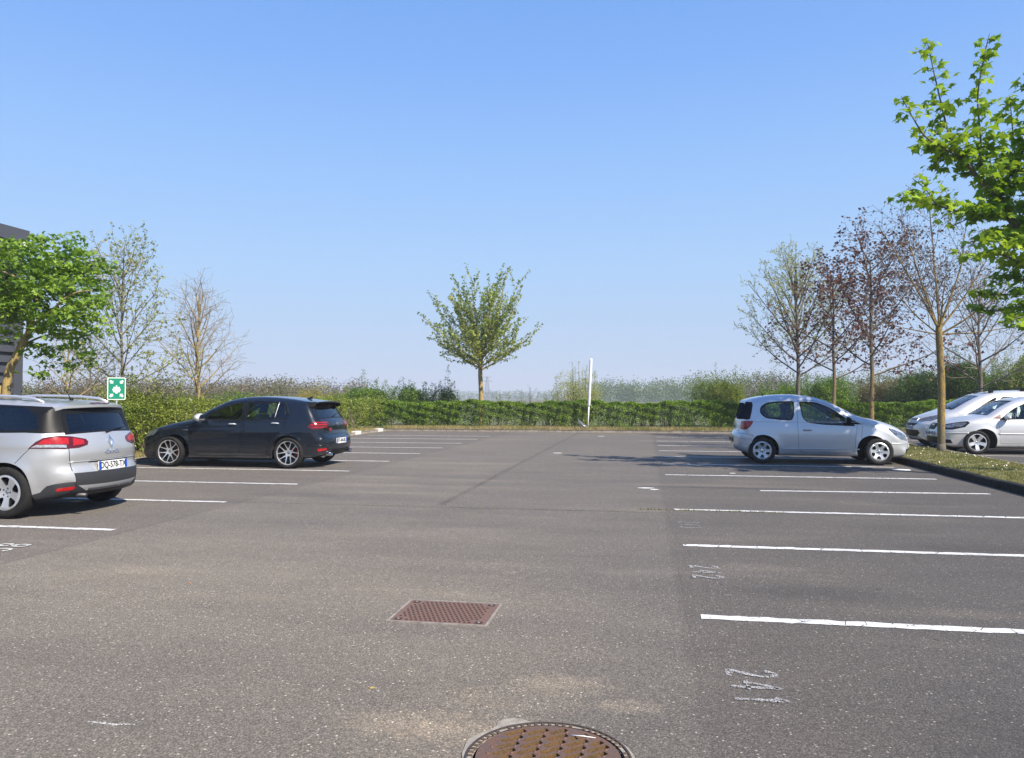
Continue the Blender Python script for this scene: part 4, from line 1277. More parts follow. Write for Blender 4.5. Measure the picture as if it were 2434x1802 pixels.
# ------------- light silver hatchback on the right edge
def build_light_hatch(loc, rotz):
    root = empty('hatchback_car', loc, 'light silver hatchback with five spoke wheels, cut off by the right edge of the photo', 'car', 'cars parked in the lot', rotz)
    sp = dict(outline=[(0, .17), (1.2, .17), (1.8, .17), (1.98, .22), (2.04, .38), (2.04, .56), (1.97, .70), (1.82, .79), (1.5, .885), (1.2, .945), (1.0, .99),
                       (.65, 1.19), (.3, 1.35), (-.05, 1.435), (-.45, 1.462), (-.9, 1.45), (-1.3, 1.40), (-1.6, 1.31), (-1.72, 1.15), (-1.82, .95), (-1.86, .75),
                       (-1.89, .55), (-1.87, .36), (-1.75, .23), (-1.2, .18)],
              wz=[(.1, .74), (.2, .785), (.4, .815), (.6, .826), (.75, .82), (.87, .80), (.93, .78), (1.1, .725), (1.3, .655), (1.5, .57)],
              r=dict(bottom=.05, top=.10, front=.20, rear=.13), ft=(.95, .16, 2.2), rt=(-1.2, .12, 2.2), cf=.22, cr=.10, crown=.035,
              xf=1.23, xr=-1.23, rw=.300, ra=.352, flare=.018)
    sh = Shell(sp, root)
    fd = rpoly([(.80, .27), (-.25, .27), (-.30, .6), (-.30, .93), (-.28, 1.39), (.05, 1.37), (.38, 1.22), (.86, .93), (.82, .7)], .06)
    rd = rpoly([(-.33, .27), (-.80, .27), (-.92, .6), (-1.12, .80), (-1.14, .95), (-1.02, 1.37), (-.32, 1.395), (-.34, .93)], .06)
    wf = rpoly([(.80, .90), (.35, 1.19), (.04, 1.325), (-.26, 1.355), (-.275, .92)], .03)
    wr = rpoly([(-.35, .93), (-.34, 1.36), (-.98, 1.335), (-1.10, .96)], .04)
    regs = door_regs(fd, 'front_door') + door_regs(rd, 'rear_door') + win_regs(wf, 'front_door', 'wf') + win_regs(wr, 'rear_door', 'wr')
    br = [(belt_rect(sh, (.99, 1.0, .93), (.28, 1.355, .91)), 'trim', .002), (belt_rect(sh, (.95, 1.02, .89), (.32, 1.34, .88)), 'ws', .006), (belt_rect(sh, (-1.62, 1.28, .9), (-1.80, .99, .9)), 'rw', .004)]
    parts = sh.make(regs, br)
    b, doors = emit_parts(sh, parts, {'wf': ('side_window', 'front_door'), 'wr': ('side_window', 'rear_door'), 'ws': ('windscreen', None), 'rw': ('rear_window', None)}, P_WHITESILVER, M_GLASS, M_GLASSM)
    for sd in (1, -1):
        L = [(1.95, sd * .40, .66), (1.88, sd * .52, .76), (1.60, sd * .70, .835), (1.44, sd * .76, .845), (1.40, sd * .79, .80), (1.52, sd * .80, .70), (1.78, sd * .72, .63), (1.95, sd * .50, .60)]
        hl = sh.decal('headlight', L, (.65, sd * .68, .3), [M_TRIM], .006)
        sh.decal('lamp_lens', [(1.88, sd * .50, .70), (1.70, sd * .66, .79), (1.50, sd * .76, .815), (1.48, sd * .79, .78), (1.60, sd * .78, .71), (1.85, sd * .62, .65)], (.65, sd * .68, .3), [M_HEAD], .010, hl)
        sh.strip('bumper_moulding', [(1.42, sd * .82, .53), (1.6, sd * .8, .53), (1.8, sd * .70, .53), (1.93, sd * .5, .53)], (.6, sd * .8, 0), P_WHITESILVER, .013, n=5)
        sh.strip('side_moulding', [(x, sd * .83, .52) for x in np.linspace(-.9, .74, 9)], (0, sd, 0), P_WHITESILVER, .017, n=6)
        sh.decal('fog_light_recess', [(1.78, sd * .66, .36), (1.97, sd * .42, .36), (1.97, sd * .42, .26), (1.75, sd * .68, .27)], (.8, sd * .5, 0), [M_TRIM], .004)
        sh.decal('mirror_quarter', [(.86, sd * .78, .90), (.66, sd * .76, 1.01), (.66, sd * .78, .90)], (0, sd, 0), [simple('pinkish_trim', (.30, .19, .17), .5)], .004)
        m = mirror(sh, .60, .915, sd, P_WHITESILVER, (.11, .10, .07), out=.12)
        sh.decal('tail_light', [(-1.70, sd * .70, .98), (-1.60, sd * .76, .98), (-1.68, sd * .8, .72), (-1.84, sd * .7, .72)], (-.7, sd * .7, 0), [M_LAMPRED], .008)
        handle(sh, -.14, .80, sd, doors[('front_door', sd)], P_WHITESILVER)
    g = sh.decal('grille', [(1.96, -.28, .78), (1.96, .28, .78), (2.02, .20, .60), (2.02, -.20, .60)], (1, 0, .2), [M_TRIM], .006)
    h, n = sh.ray((1.9, 0, .70), (1, 0, .1)); mb = MB(); a = np.linspace(0, 2 * PI, 25)
    mb.tube([h + np.array((.012, .055 * math.cos(t), .055 * math.sin(t))) for t in a], .006, 5, cap=False)
    for A, B in (((-.022, .046), (0, .002)), ((.022, .046), (0, .002)), ((-.046, .03), (-.02, -.024)), ((-.02, -.024), (0, .014)), ((0, .014), (.02, -.024)), ((.02, -.024), (.046, .03))):
        mb.tube([h + np.array((.012, A[0], A[1])), h + np.array((.012, B[0], B[1]))], .005, 4)
    mb.build('emblem', M_CHROME, g, smooth=True)
    sh.decal('lower_grille', [(2.0, -.36, .42), (2.0, .36, .42), (2.0, .34, .24), (2.0, -.34, .24)], (1, 0, 0), [M_TRIM], .006)
    h, n = sh.ray((1.9, 0, .5), (1, 0, 0))
    plate(sh, (h[0] + .014, 0, .50), (1, 0, 0), 'AJ-608-PW')
    wiper(sh, root, (.98, .25, 1.02), (.80, -.30, 1.09), (.6, 0, .8), 'wiper', .015)
    hol = []
    for k in range(5):
        c = k * 2 * PI / 5
        hol.append([(.34, c - .10), (.60, c - .30), (.92, c - .40), (.955, c), (.92, c + .40), (.60, c + .30), (.34, c + .10)])
    st = [(0, .045), (.2, .05), (.45, .06), (.75, .080), (.92, .086), (1, .084)]
    for (x, sd) in ((1.23, 1), (1.23, -1), (-1.23, 1), (-1.23, -1)):
        make_wheel(root, x, .74, sd, .300, .195, .215, hol, st, [M_ALLOY, M_DARKMETAL, M_DARKMETAL], rot=.3)
    interior(sh, .78, rear_x=-.8, w=.58)
    return root
# ------------------------------------------------------------------ ground, markings, kerbs
rng = np.random.default_rng(11)

def asphalt_mat(kind='lot'):
    m, nt, o = new_mat('asphalt_' + kind)
    q = N(nt)
    g = q('ShaderNodeNewGeometry')
    P = g.outputs['Position']
    sp = q('ShaderNodeSeparateXYZ', {0: P})
    X, Y = sp.outputs[0], sp.outputs[1]
    big = q.noise(P, .28, 4, .6)
    mp = q('ShaderNodeMapping', {'Vector': P, 'Scale': (.35, 1.3, 1), 'Rotation': (0, 0, .5)})
    mid = q.noise(mp.outputs[0], 1.1, 5, .62)
    fine = q.noise(P, 60, 4, .7)
    vo = q('ShaderNodeTexVoronoi', {'Vector': P, 'Scale': 135})
    vo2 = q('ShaderNodeTexVoronoi', {'Vector': P, 'Scale': 48})
    base = q.mix(q.ramp(big, [(.35, (0, 0, 0)), (.68, (1, 1, 1))]), (.122, .110, .094), (.098, .091, .082))
    # stalls on both sides were laid separately and are a little darker
    jx = q.math('MULTIPLY_ADD', q.noise(P, 1.5, 3), .10, -.05)
    Xj = q.math('ADD', X, jx)
    right = q.math('GREATER_THAN', Xj, .26)
    left = q.math('LESS_THAN', Xj, -5.45)
    far = q.math('GREATER_THAN', Y, 9.95)
    rf = q.math('MULTIPLY', right, q.ramp(Y, [(0, (.7,) * 3), (1, (1,) * 3)]))
    base = q.mix(q.math('MULTIPLY', rf, .60), base, (.072, .064, .057))
    base = q.mix(q.math('MULTIPLY', left, .55), base, (.080, .071, .065))
    mid_strip = q.math('MULTIPLY', q.math('GREATER_THAN', Xj, -2.68), q.math('LESS_THAN', Xj, .26))
    base = q.mix(q.math('MULTIPLY', mid_strip, .18), base, (.080, .072, .066))
    # blotches
    bl = q.ramp(mid, [(.34, (0, 0, 0)), (.5, (.5, .5, .5)), (.70, (1, 1, 1))])
    base = q.mix(q.math('MULTIPLY', q.math('SUBTRACT', 1.0, bl), .5), base, (.060, .055, .053))
    base = q.mix(q.math('MULTIPLY', q.ramp(mid, [(.58, (0, 0, 0)), (.75, (1, 1, 1))]), .28), base, (.17, .15, .13))
    # aggregate: dark binder between lighter stones
    stone = q.mix(q.ramp(vo.outputs['Color'], [(.0, (.45,) * 3), (.55, (.95,) * 3), (.92, (1.35,) * 3), (1, (2.3,) * 3)]), (0, 0, 0), (1, 1, 1))
    stn = q.ramp(vo.outputs['Color'], [(.15, (.31,) * 3), (.5, (.42,) * 3), (.80, (.52,) * 3), (.93, (.78,) * 3)])
    edge = q.ramp(vo.outputs['Distance'], [(.25, (1,) * 3), (.62, (.55,) * 3)])
    sc = q.mix(1.0, stn, edge, 'MULTIPLY')
    col = q.mix(1.0, base, sc, 'MULTIPLY')
    hs = q('ShaderNodeVectorMath', {0: col, 1: (4.0, 3.92, 3.78)}, operation='MULTIPLY')
    col = hs.outputs[0]
    # rare bright pebbles
    peb = q.math('MULTIPLY', q.math('GREATER_THAN', q('ShaderNodeSeparateColor', {0: vo2.outputs['Color']}).outputs[0], .90), q.math('LESS_THAN', vo2.outputs['Distance'], .26))
    col = q.mix(q.math('MULTIPLY', peb, .75), col, (.42, .39, .34))
    # fine speckle
    col = q.mix(q.math('MULTIPLY', q.ramp(fine, [(.3, (1,) * 3), (.55, (0,) * 3)]), .35), col, (.035, .032, .030))
    # dust and lime stains lying where they lie
    for cx, cy, rx, ry, am in ((-.42, 3.84, .24, .12, .62), (-.68, 3.60, .42, .16, .34), (-.08, 3.62, .15, .08, .60), (-1.0, 3.28, .35, .14, .42), (-1.3, 4.6, 1.6, 1.3, .22), (-2.8, 6.2, 2.2, 1.6, .20), (-.75, 3.15, .5, .3, .30), (2.15, 5.55, .35, .12, .28), (-1.1, 6.2, .10, .05, .3),
                               (-4.6, 12.0, .9, .25, .25), (-3.9, 11.1, 1.0, .12, .25), (-.6, 3.12, .4, .25, .12), (-3.3, 14.2, .5, .3, .2), (1.3, 12.9, 1.4, .25, .35), (-4.8, 13.2, .7, .2, .22), (3.2, 6.2, .5, .1, .18)):
        dx = q.math('DIVIDE', q.math('SUBTRACT', X, cx), rx); dy = q.math('DIVIDE', q.math('SUBTRACT', Y, cy), ry)
        rr = q.math('ADD', q.math('MULTIPLY', dx, dx), q.math('MULTIPLY', dy, dy))
        rr = q.math('ADD', rr, q.math('MULTIPLY_ADD', q.noise(P, 14, 6, .8), 3.4, -1.7))
        fm = q('ShaderNodeMapRange', {'Value': rr, 'From Min': 1.6, 'From Max': -.3})
        col = q.mix(q.math('MULTIPLY', fm.outputs[0], min(1, am * 1.1)), col, q.mix(1.0, col, (1.75, 1.66, 1.50), 'MULTIPLY'))
    # dark patches: oil drips in the stalls
    for cx, cy, rx, ry, am in ((2.0, 3.55, .9, .35, .35), (1.1, 12.55, 1.6, .14, .5), (3.1, 7.9, .7, .2, .3), (1.2, 5.9, .6, .25, .3), (-4.9, 10.6, .8, .25, .25), (3.6, 11.1, .6, .2, .25), (2.6, 9.0, .5, .3, .2), (2.8, 4.3, .35, .12, .3)):
        dx = q.math('DIVIDE', q.math('SUBTRACT', X, cx), rx); dy = q.math('DIVIDE', q.math('SUBTRACT', Y, cy), ry)
        rr = q.math('ADD', q.math('MULTIPLY', dx, dx), q.math('MULTIPLY', dy, dy))
        rr = q.math('ADD', rr, q.math('MULTIPLY_ADD', q.noise(P, 4, 4, .7), 2.6, -1.3))
        fm = q('ShaderNodeMapRange', {'Value': rr, 'From Min': 1.4, 'From Max': -.2})
        col = q.mix(q.math('MULTIPLY', fm.outputs[0], am), col, (.030, .027, .025))
    # drips where engines stand, one cluster per stall
    dv = q('ShaderNodeTexVoronoi', {'Vector': P, 'Scale': 6.5})
    st = q.math('MULTIPLY', q.math('GREATER_THAN', X, 1.2), q.math('LESS_THAN', X, 4.6))
    dm = q.math('MULTIPLY', q.math('LESS_THAN', dv.outputs['Distance'], q.math('MULTIPLY_ADD', q.noise(P, 40, 2), .16, .04)), q.math('GREATER_THAN', q('ShaderNodeSeparateColor', {0: dv.outputs['Color']}).outputs[1], .90))
    col = q.mix(q.math('MULTIPLY', q.math('MULTIPLY', dm, st), .5), col, (.028, .026, .025))
    # joints: tarred seam up the aisle, cross joint at the first row, edges of the stalls
    wob = q.math('MULTIPLY_ADD', q.noise(P, 3, 4, .7), .10, -.05)
    def seam(coord, c, w, am, lo=None, loc=None, hi=None):
        d = q.math('ABSOLUTE', q.math('SUBTRACT', q.math('ADD', coord, wob), c))
        f = q('ShaderNodeMapRange', {'Value': d, 'From Min': w, 'From Max': w * .4}).outputs[0]
        if lo is not None: f = q.math('MULTIPLY', f, q.math('GREATER_THAN', loc, lo))
        if hi is not None: f = q.math('MULTIPLY', f, q.math('LESS_THAN', loc, hi))
        return q.math('MULTIPLY', f, am)
    nb = q.ramp(q.noise(P, 2.2, 4, .7), [(.35, (.25,) * 3), (.6, (1,) * 3)])
    s1 = q.math('MULTIPLY', seam(X, -2.70, .07, .45, 9.9, Y), nb)
    s2 = q.math('MULTIPLY', seam(Y, 9.72, .022, .85, -5.7, X, .35), nb)
    s3 = q.math('MULTIPLY', seam(X, .24, .035, .16), nb)
    s4 = q.math('MULTIPLY', seam(X, -5.45, .04, .2), nb)
    for s_ in (s1, s2, s3, s4):
        col = q.mix(s_, col, (.022, .020, .019))
    b = q('ShaderNodeBsdfPrincipled', {'Base Color': col, 'Roughness': .82})
    b.inputs['Diffuse Roughness'].default_value = 1.0
    b.inputs['Specular IOR Level'].default_value = .35
    hgt = q.math('ADD', q.math('MULTIPLY', vo.outputs['Distance'], -.6), q.math('MULTIPLY', fine, .4))
    bp = q('ShaderNodeBump', {'Strength': .55, 'Distance': .006, 'Height': hgt})
    nt.links.new(bp.outputs[0], b.inputs['Normal'])
    nt.links.new(b.outputs[0], o.inputs[0])
    return m

M_ASPHALT = asphalt_mat()

def worn_paint(name, wear=.36, col=(.78, .77, .74), grain=30):
    m, nt, o = new_mat(name)
    q = N(nt)
    g = q('ShaderNodeNewGeometry')
    P = g.outputs['Position']
    n1 = q.noise(P, grain, 5, .75)
    cr = q('ShaderNodeTexVoronoi', {'Vector': P, 'Scale': 7.0}, feature='DISTANCE_TO_EDGE')
    dirt = q.ramp(q.noise(P, 2.5, 3), [(.3, tuple(x * .72 for x in col)), (.65, col)])
    b = q('ShaderNodeBsdfPrincipled', {'Base Color': dirt, 'Roughness': .7})
    t = q('ShaderNodeBsdfTransparent')
    k = q.math('LESS_THAN', n1, wear)
    ck = q.math('MULTIPLY', q.math('LESS_THAN', cr.outputs['Distance'], .018), q.math('GREATER_THAN', q.noise(P, 5, 2), .48))
    k = q.math('MAXIMUM', k, ck)
    mx = q('ShaderNodeMixShader', {0: k, 1: b.outputs[0], 2: t.outputs[0]})
    nt.links.new(mx.outputs[0], o.inputs[0])
    return m
M_LINE = worn_paint('line_paint', .375, (.76, .75, .71))
M_FADED = worn_paint('faded_paint', .50, (.56, .55, .53), 130)
M_FADED2 = worn_paint('very_faded_paint', .53, (.46, .45, .43), 130)
M_FADED3 = worn_paint('fresh_faded_paint', .42, (.70, .69, .62), 110)

def soil_mat(name, a, b_, c, s=3.0, bump=.4):
    m, nt, o = new_mat(name)
    q = N(nt)
    P = q('ShaderNodeNewGeometry').outputs['Position']
    n1 = q.noise(P, s, 5, .65); n2 = q.noise(P, s * 22, 3, .7)
    col = q.mix(q.ramp(n1, [(.38, (0,) * 3), (.62, (1,) * 3)]), a, b_)
    col = q.mix(q.ramp(n2, [(.45, (0,) * 3), (.68, (1,) * 3)]), col, c)
    b = q('ShaderNodeBsdfPrincipled', {'Base Color': col, 'Roughness': .95})
    bp = q('ShaderNodeBump', {'Strength': bump, 'Distance': .02, 'Height': n2})
    nt.links.new(bp.outputs[0], b.inputs['Normal'])
    nt.links.new(b.outputs[0], o.inputs[0])
    return m
M_FIELD = soil_mat('field_soil', (.11, .12, .04), (.15, .13, .06), (.07, .08, .03), .05)
M_VERGE = soil_mat('dry_verge', (.30, .24, .13), (.19, .15, .09), (.38, .32, .20), 1.5)
M_TURF = soil_mat('turf', (.15, .155, .045), (.20, .185, .07), (.24, .215, .09), 2.0)
M_KERB = simple('kerb_concrete', (.38, .33, .27), .9, var=.45, scale=5, bump=.5)
M_KERBSHADE = simple('shaded_kerb', (.012, .012, .012), .95, var=.5, scale=9, bump=.5, col2=(.030, .030, .028), spec=.2)  # near-black colour holds the shade of the face turned from the sun

mb = MB(); mb.add([(-4500, -1500, -.12), (4500, -1500, -.12), (4500, 6000, -.12), (-4500, 6000, -.12)], [(0, 1, 2, 3)])
struct(mb.build('ground', M_FIELD))
mb = MB(); mb.add([(-10.97, -14, 0), (45, -14, 0), (45, 31.45, 0), (-10.97, 31.45, 0)], [(0, 1, 2, 3)])
struct(mb.build('car_park_surface', M_ASPHALT))

def line_sheet(name, x0, x1, y0, y1, mat, z=.004, jag=.006, wear_start=None):
    """painted line along x with slightly ragged edges; y may drift from y0 to y1"""
    n = max(2, int((x1 - x0) / .06)); xs = np.linspace(x0, x1, n)
    w = .050
    yc = np.linspace(y0, y1, n)
    ja = rng.normal(0, jag, n); jb = rng.normal(0, jag, n)
    V = np.concatenate([np.stack([xs + (rng.normal(0, .004, n)), yc - w + ja, np.full(n, z)], 1), np.stack([xs, yc + w + jb, np.full(n, z)], 1)])
    m_ = MB(); m_.add(V, [(i, i + 1, n + i + 1, n + i) for i in range(n - 1)])
    return struct(m_.build(name, mat))
for y in (5.16, 7.62, 10.02, 14.48, 16.80, 18.90, 20.94, 23.25, 25.60, 28.19):
    line_sheet('parking_line', .35, 5.0, y, y + .02, M_LINE)
line_sheet('parking_line', 1.72, 5.01, 12.26, 12.42, M_LINE)
for y in (5.15, 7.44, 9.67, 11.86, 14.14, 16.45, 18.83, 21.05, 23.28, 25.58, 27.68):
    line_sheet('parking_line', -10.35, -5.66, y - .02, y + .0, M_LINE)
for y in (16.4, 18.7, 21.0, 23.25, 25.6, 28.0):
    line_sheet('parking_line', 8.0, 12.7, y - .45, y - .45, M_LINE)

STROKES = {'2': [[(.08, .80), (.25, .98), (.55, 1.0), (.80, .86), (.80, .68), (.55, .40), (.12, .04), (.12, .02), (.92, .02)]],
           '4': [[(.68, 0), (.68, 1.0), (.60, .92), (.08, .34), (.95, .34)]], '1': [[(.25, .78), (.55, 1.0), (.55, 0)]],
           '3': [[(.08, .88), (.35, 1.0), (.75, .92), (.78, .66), (.42, .54), (.85, .42), (.82, .10), (.40, 0), (.05, .12)]],
           '8': [[(.5, .54), (.12, .72), (.25, .97), (.5, 1.0), (.78, .95), (.86, .72), (.5, .54), (.10, .30), (.15, .05), (.5, .0), (.86, .06), (.9, .30), (.5, .54)]]}
def ground_text(s, hgt, adv, x, y, mat, up, name, label, w=.014):
    """hand painted figures: flat brushed ribbons. x,y: foot of the first figure; figures run along the row of stalls"""
    m_ = MB(); zc = .0045
    for i, ch in enumerate(s):
        for st in STROKES[ch]:
            P = subdiv(np.array(st) * (adv * .66, hgt) + (i * adv, 0), .015, False)
            t = np.gradient(P, axis=0); t /= np.linalg.norm(t, axis=1)[:, None] + 1e-9
            nn = np.stack([-t[:, 1], t[:, 0]], 1) * (w * (1 + .25 * rng.normal(0, 1, len(P)))[:, None])
            k = len(P); A = P + nn; B = P - nn
            loc = np.concatenate([A, B]); zc += .0012
            V = [(x + (v if up == '+x' else -v), y + (-u if up == '+x' else u), zc) for u, v in loc]
            m_.add(V, [(j, k + j, k + j + 1, j + 1) for j in range(k - 1)])
    o = m_.build(name, mat)
    return tag(o, label, 'painted number', 'stall numbers painted on the asphalt')
ground_text('241', .24, .175, .41, 4.20, M_FADED, '+x', 'painted_number', 'faded white 241 painted on the asphalt in the nearest right stall', .013)
ground_text('242', .22, .185, .37, 6.72, M_FADED, '+x', 'painted_number', 'faded white 242 painted in the second stall from the front, right side', .015)
ground_text('243', .22, .175, .37, 9.06, M_FADED2, '+x', 'painted_number', 'almost worn away 243 painted in the third right stall', .014)
ground_text('238', .30, .20, -5.86, 6.02, M_FADED3, '-x', 'painted_number', 'white number cut off by the left photo edge, beside the estate car', .018)

# kerbs: rows of stones, one object for each run
def kerb_run(name, p0, p1, w, h, mat, gap=.008, L=1.0, z0=-.08, flush=False):
    p0 = np.array(p0, float); p1 = np.array(p1, float); D = p1 - p0; T = np.linalg.norm(D); D /= T
    nn = np.array([-D[1], D[0]]); k = int(round(T / L)); Ls = T / k
    m_ = MB()
    for i in range(k):
        a = i * Ls + gap / 2; b = (i + 1) * Ls - gap / 2
        j = rng.normal(0, .004); jz = rng.normal(0, .004)
        bev = .018
        prof = [(0, z0), (0, h - bev + jz), (bev, h + jz), (w, h + jz), (w, z0)]
        V = []
        for s_ in (a, b):
            for u, z in prof:
                p = p0 + D * s_ + nn * (u + j); V.append((p[0], p[1], z))
        m_.add(V, [(0, 1, 6, 5), (1, 2, 7, 6), (2, 3, 8, 7), (3, 4, 9, 8), (4, 3, 2, 1, 0), (5, 6, 7, 8, 9)])
    return struct(m_.build(name, mat))
kerb_run('kerb', (30, 31.40), (-10.97, 31.40), -.14, .10, M_KERB)
kerb_run('kerb', (-10.95, 31.4), (-10.95, -8), -.14, .10, M_KERB)
kerb_run('kerb', (5.44, 31.30), (5.44, -8), .14, .125, M_KERBSHADE, L=1.0)
kerb_run('kerb', (7.50, -8), (7.50, 31.3), .14, .11, M_KERB)
# painted kerb stones opposite two lines
for x, y, lb in ((-10.94, 28.12, 'white painted stone on the left kerb nearest the dark hatchback'), (-10.94, 30.65, 'white painted kerb stone nearest the corner by the long hedge')):
    m_ = MB(); m_.box(x - .16, x + .03, y - .28, y + .28, .0, .135, bev=.012)
    tag(m_.build('painted_kerb_stone', simple('kerb_white', (.75, .74, .70), .7, var=.2, scale=12)), lb, 'kerb stone', 'white painted kerb stones')

# raised ground
def sheet(name, x0, x1, y0, y1, z, mat, nx=10, ny=60, amp=.02, hump=0.0):
    xs = np.linspace(x0, x1, nx); ys = np.linspace(y0, y1, ny)
    V = []
    for j, y in enumerate(ys):
        for i, x in enumerate(xs):
            e = 0 if i in (0, nx - 1) or j in (0, ny - 1) else 1
            V.append((x, y, z + e * (rng.normal(0, amp * .4)) + hump * math.sin(PI * (i / (nx - 1)))))
    m_ = MB(); m_.add(V, [(j * nx + i, j * nx + i + 1, (j + 1) * nx + i + 1, (j + 1) * nx + i) for j in range(ny - 1) for i in range(nx - 1)])
    return struct(m_.build(name, mat, smooth=True))
sheet('grass_strip', 5.57, 7.37, -8, 31.2, .10, M_TURF, 14, 200, .02, .05)
sheet('back_verge', -13.2, 30, 31.53, 36.5, .075, M_VERGE, 90, 12, .03, 0)
sheet('left_verge', -17.0, -11.07, -8, 31.53, .075, M_VERGE, 16, 90, .03, 0)
sheet('meadow', -60, 70, 36.4, 90, -.02, soil_mat('meadow_soil', (.10, .12, .035), (.16, .14, .06), (.06, .075, .025), .6), 40, 20, .1, 0)
sheet('left_meadow', -80, -16.9, -8, 60, -.03, soil_mat('left_meadow_soil', (.12, .12, .05), (.19, .16, .09), (.08, .08, .03), .6), 30, 30, .1, 0)

def blades(n, x0, x1, y0, y1, z, h, w, near_bias=None, lean=.5):
    x = rng.uniform(x0, x1, n); y = y0 + (y1 - y0) * rng.uniform(0, 1, n) ** (near_bias or 1)
    a = rng.uniform(0, 2 * PI, n); H = h * rng.uniform(.4, 1.2, n); W = w * rng.uniform(.6, 1.3, n)
    L = H * lean * rng.uniform(-1, 1, n); la = rng.uniform(0, 2 * PI, n)
    zz = np.full(n, z) if np.isscalar(z) else z(x, y)
    p0 = np.stack([x - W * np.cos(a), y - W * np.sin(a), zz], 1); p1 = np.stack([x + W * np.cos(a), y + W * np.sin(a), zz], 1)
    p2 = np.stack([x + L * np.cos(la), y + L * np.sin(la), zz + H], 1)
    return np.stack([p0, p1, p2], 1)
M_GRASS = leaf_mat('grass_blades', (.13, .16, .035), (.21, .20, .06), (.25, .22, .09), trans=.3, clump=1.6)
M_STRAW = leaf_mat('dry_grass', (.46, .37, .20), (.34, .28, .13), (.20, .21, .06), trans=.3, clump=.9)
m_ = MB()
gz = lambda x, y: .095 + .05 * np.sin(PI * (x - 5.57) / 1.8)
m_.polys(blades(70000, 5.56, 7.38, 9.5, 31, gz, .045, .005, 1.5))
struct(m_.build('short_grass', M_GRASS), 'stuff')['label'] = 'short spring grass on the strip between the stalls'
m_ = MB()
m_.polys(blades(40000, -11.2, 9, 31.52, 33.4, .08, .16, .012))
m_.polys(blades(14000, -12.6, -11.05, 6, 31.5, .08, .12, .010))
m_.polys(blades(9000, 9, 26, 31.5, 33.6, .08, .13, .012))
struct(m_.build('dry_grass', M_STRAW), 'stuff')['label'] = 'dry straw and weeds along the foot of the hedge'
m_ = MB(); m_.polys(blades(500, -.1, 1.7, 9.945, 9.97, .0, .022, .005)); m_.polys(blades(160, -3.6, .3, 9.70, 9.74, .0, .018, .004))
struct(m_.build('crack_weeds', M_GRASS), 'stuff')['label'] = 'tiny weeds growing in the joint across the asphalt'
# daisies
M_DAISY = simple('daisy_petals', (.80, .78, .66), .6)
n = 420
dx = rng.uniform(5.65, 7.3, n); dy = 11 + 14 * rng.uniform(0, 1, n) ** 1.2
keep = (np.sin(dx * 3.1 + dy * 1.3) + np.sin(dy * 2.1) > -.5); dx, dy = dx[keep], dy[keep]
a = np.linspace(0, 2 * PI, 7)[:-1]
rad = rng.uniform(.008, .014, len(dx))
dz = gz(dx, dy) + .05
til = rng.normal(0, .5, (len(dx), 2))
D = np.stack([dx[:, None] + rad[:, None] * np.cos(a), dy[:, None] + rad[:, None] * np.sin(a), dz[:, None] + rad[:, None] * (til[:, :1] * np.cos(a) + til[:, 1:] * np.sin(a) + 0)], 2)
m_ = MB(); m_.polys(D)
struct(m_.build('daisies', M_DAISY), 'stuff')['label'] = 'small white daisies scattered over the grass strip'

# litter and leaves lying on the asphalt
M_LITTER = simple('paper_white', (.72, .71, .68), .8)
def scrap(x, y, w, h, rot, mat, name, label, z=.004, cat='litter', grp='scraps lying on the asphalt'):
    k = 7; a = np.linspace(0, 2 * PI, k + 1)[:-1] + rng.uniform(-.25, .25, k)
    r = rng.uniform(.7, 1.1, k)
    P = [(w * r[i] * math.cos(a[i]), h * r[i] * math.sin(a[i])) for i in range(k)]
    m_ = MB(); m_.prism(P, 0, .004, 0)
    o = m_.build(name, mat); o.location = (x, y, z); o.rotation_euler.z = rot
    return tag(o, label, cat, grp)
scrap(-.02, 12.28, .14, .05, .1, M_LITTER, 'paper_scrap', 'white paper scrap at the start of the worn line, right side')
scrap(.12, 12.10, .08, .04, .3, M_LITTER, 'paper_scrap', 'smaller white scrap just right of the paper scrap at the worn line')
scrap(4.97, 16.25, .20, .16, .0, M_LITTER, 'paper_scrap', 'white patch on the asphalt beside the kerb in front of the small car')
scrap(1.6, 14.95, .07, .04, .3, M_LITTER, 'paper_scrap', 'tiny white crumb in the shade edge beside the small car')
scrap(-1.62, 28.4, .20, .08, 0, M_LITTER, 'paper_scrap', 'white crumb far off on the aisle before the long hedge')
scrap(-2.25, 19.6, .13, .08, 0, M_LITTER, 'paper_scrap', 'white crumb lying on the tarred seam of the aisle')
scrap(-1.33, 3.62, .013, .010, .4, simple('yellow_leaf', (.45, .33, .08), .7), 'dead_leaf', 'tiny yellow leaf on the asphalt below the rust brown cover', cat='leaf')
scrap(-3.45, 5.4, .012, .009, .4, simple('orange_leaf', (.55, .25, .10), .7), 'dead_leaf', 'tiny orange crumb on the open asphalt at left', cat='leaf')
m_ = MB(); P = [(-2.43, 3.04), (-2.36, 3.035), (-2.28, 3.03), (-2.22, 3.05)]
m_.tube([(x, y, .002) for x, y in P], [.002, .006, .005, .002], 4)
struct(m_.build('scratch_mark', M_FADED))

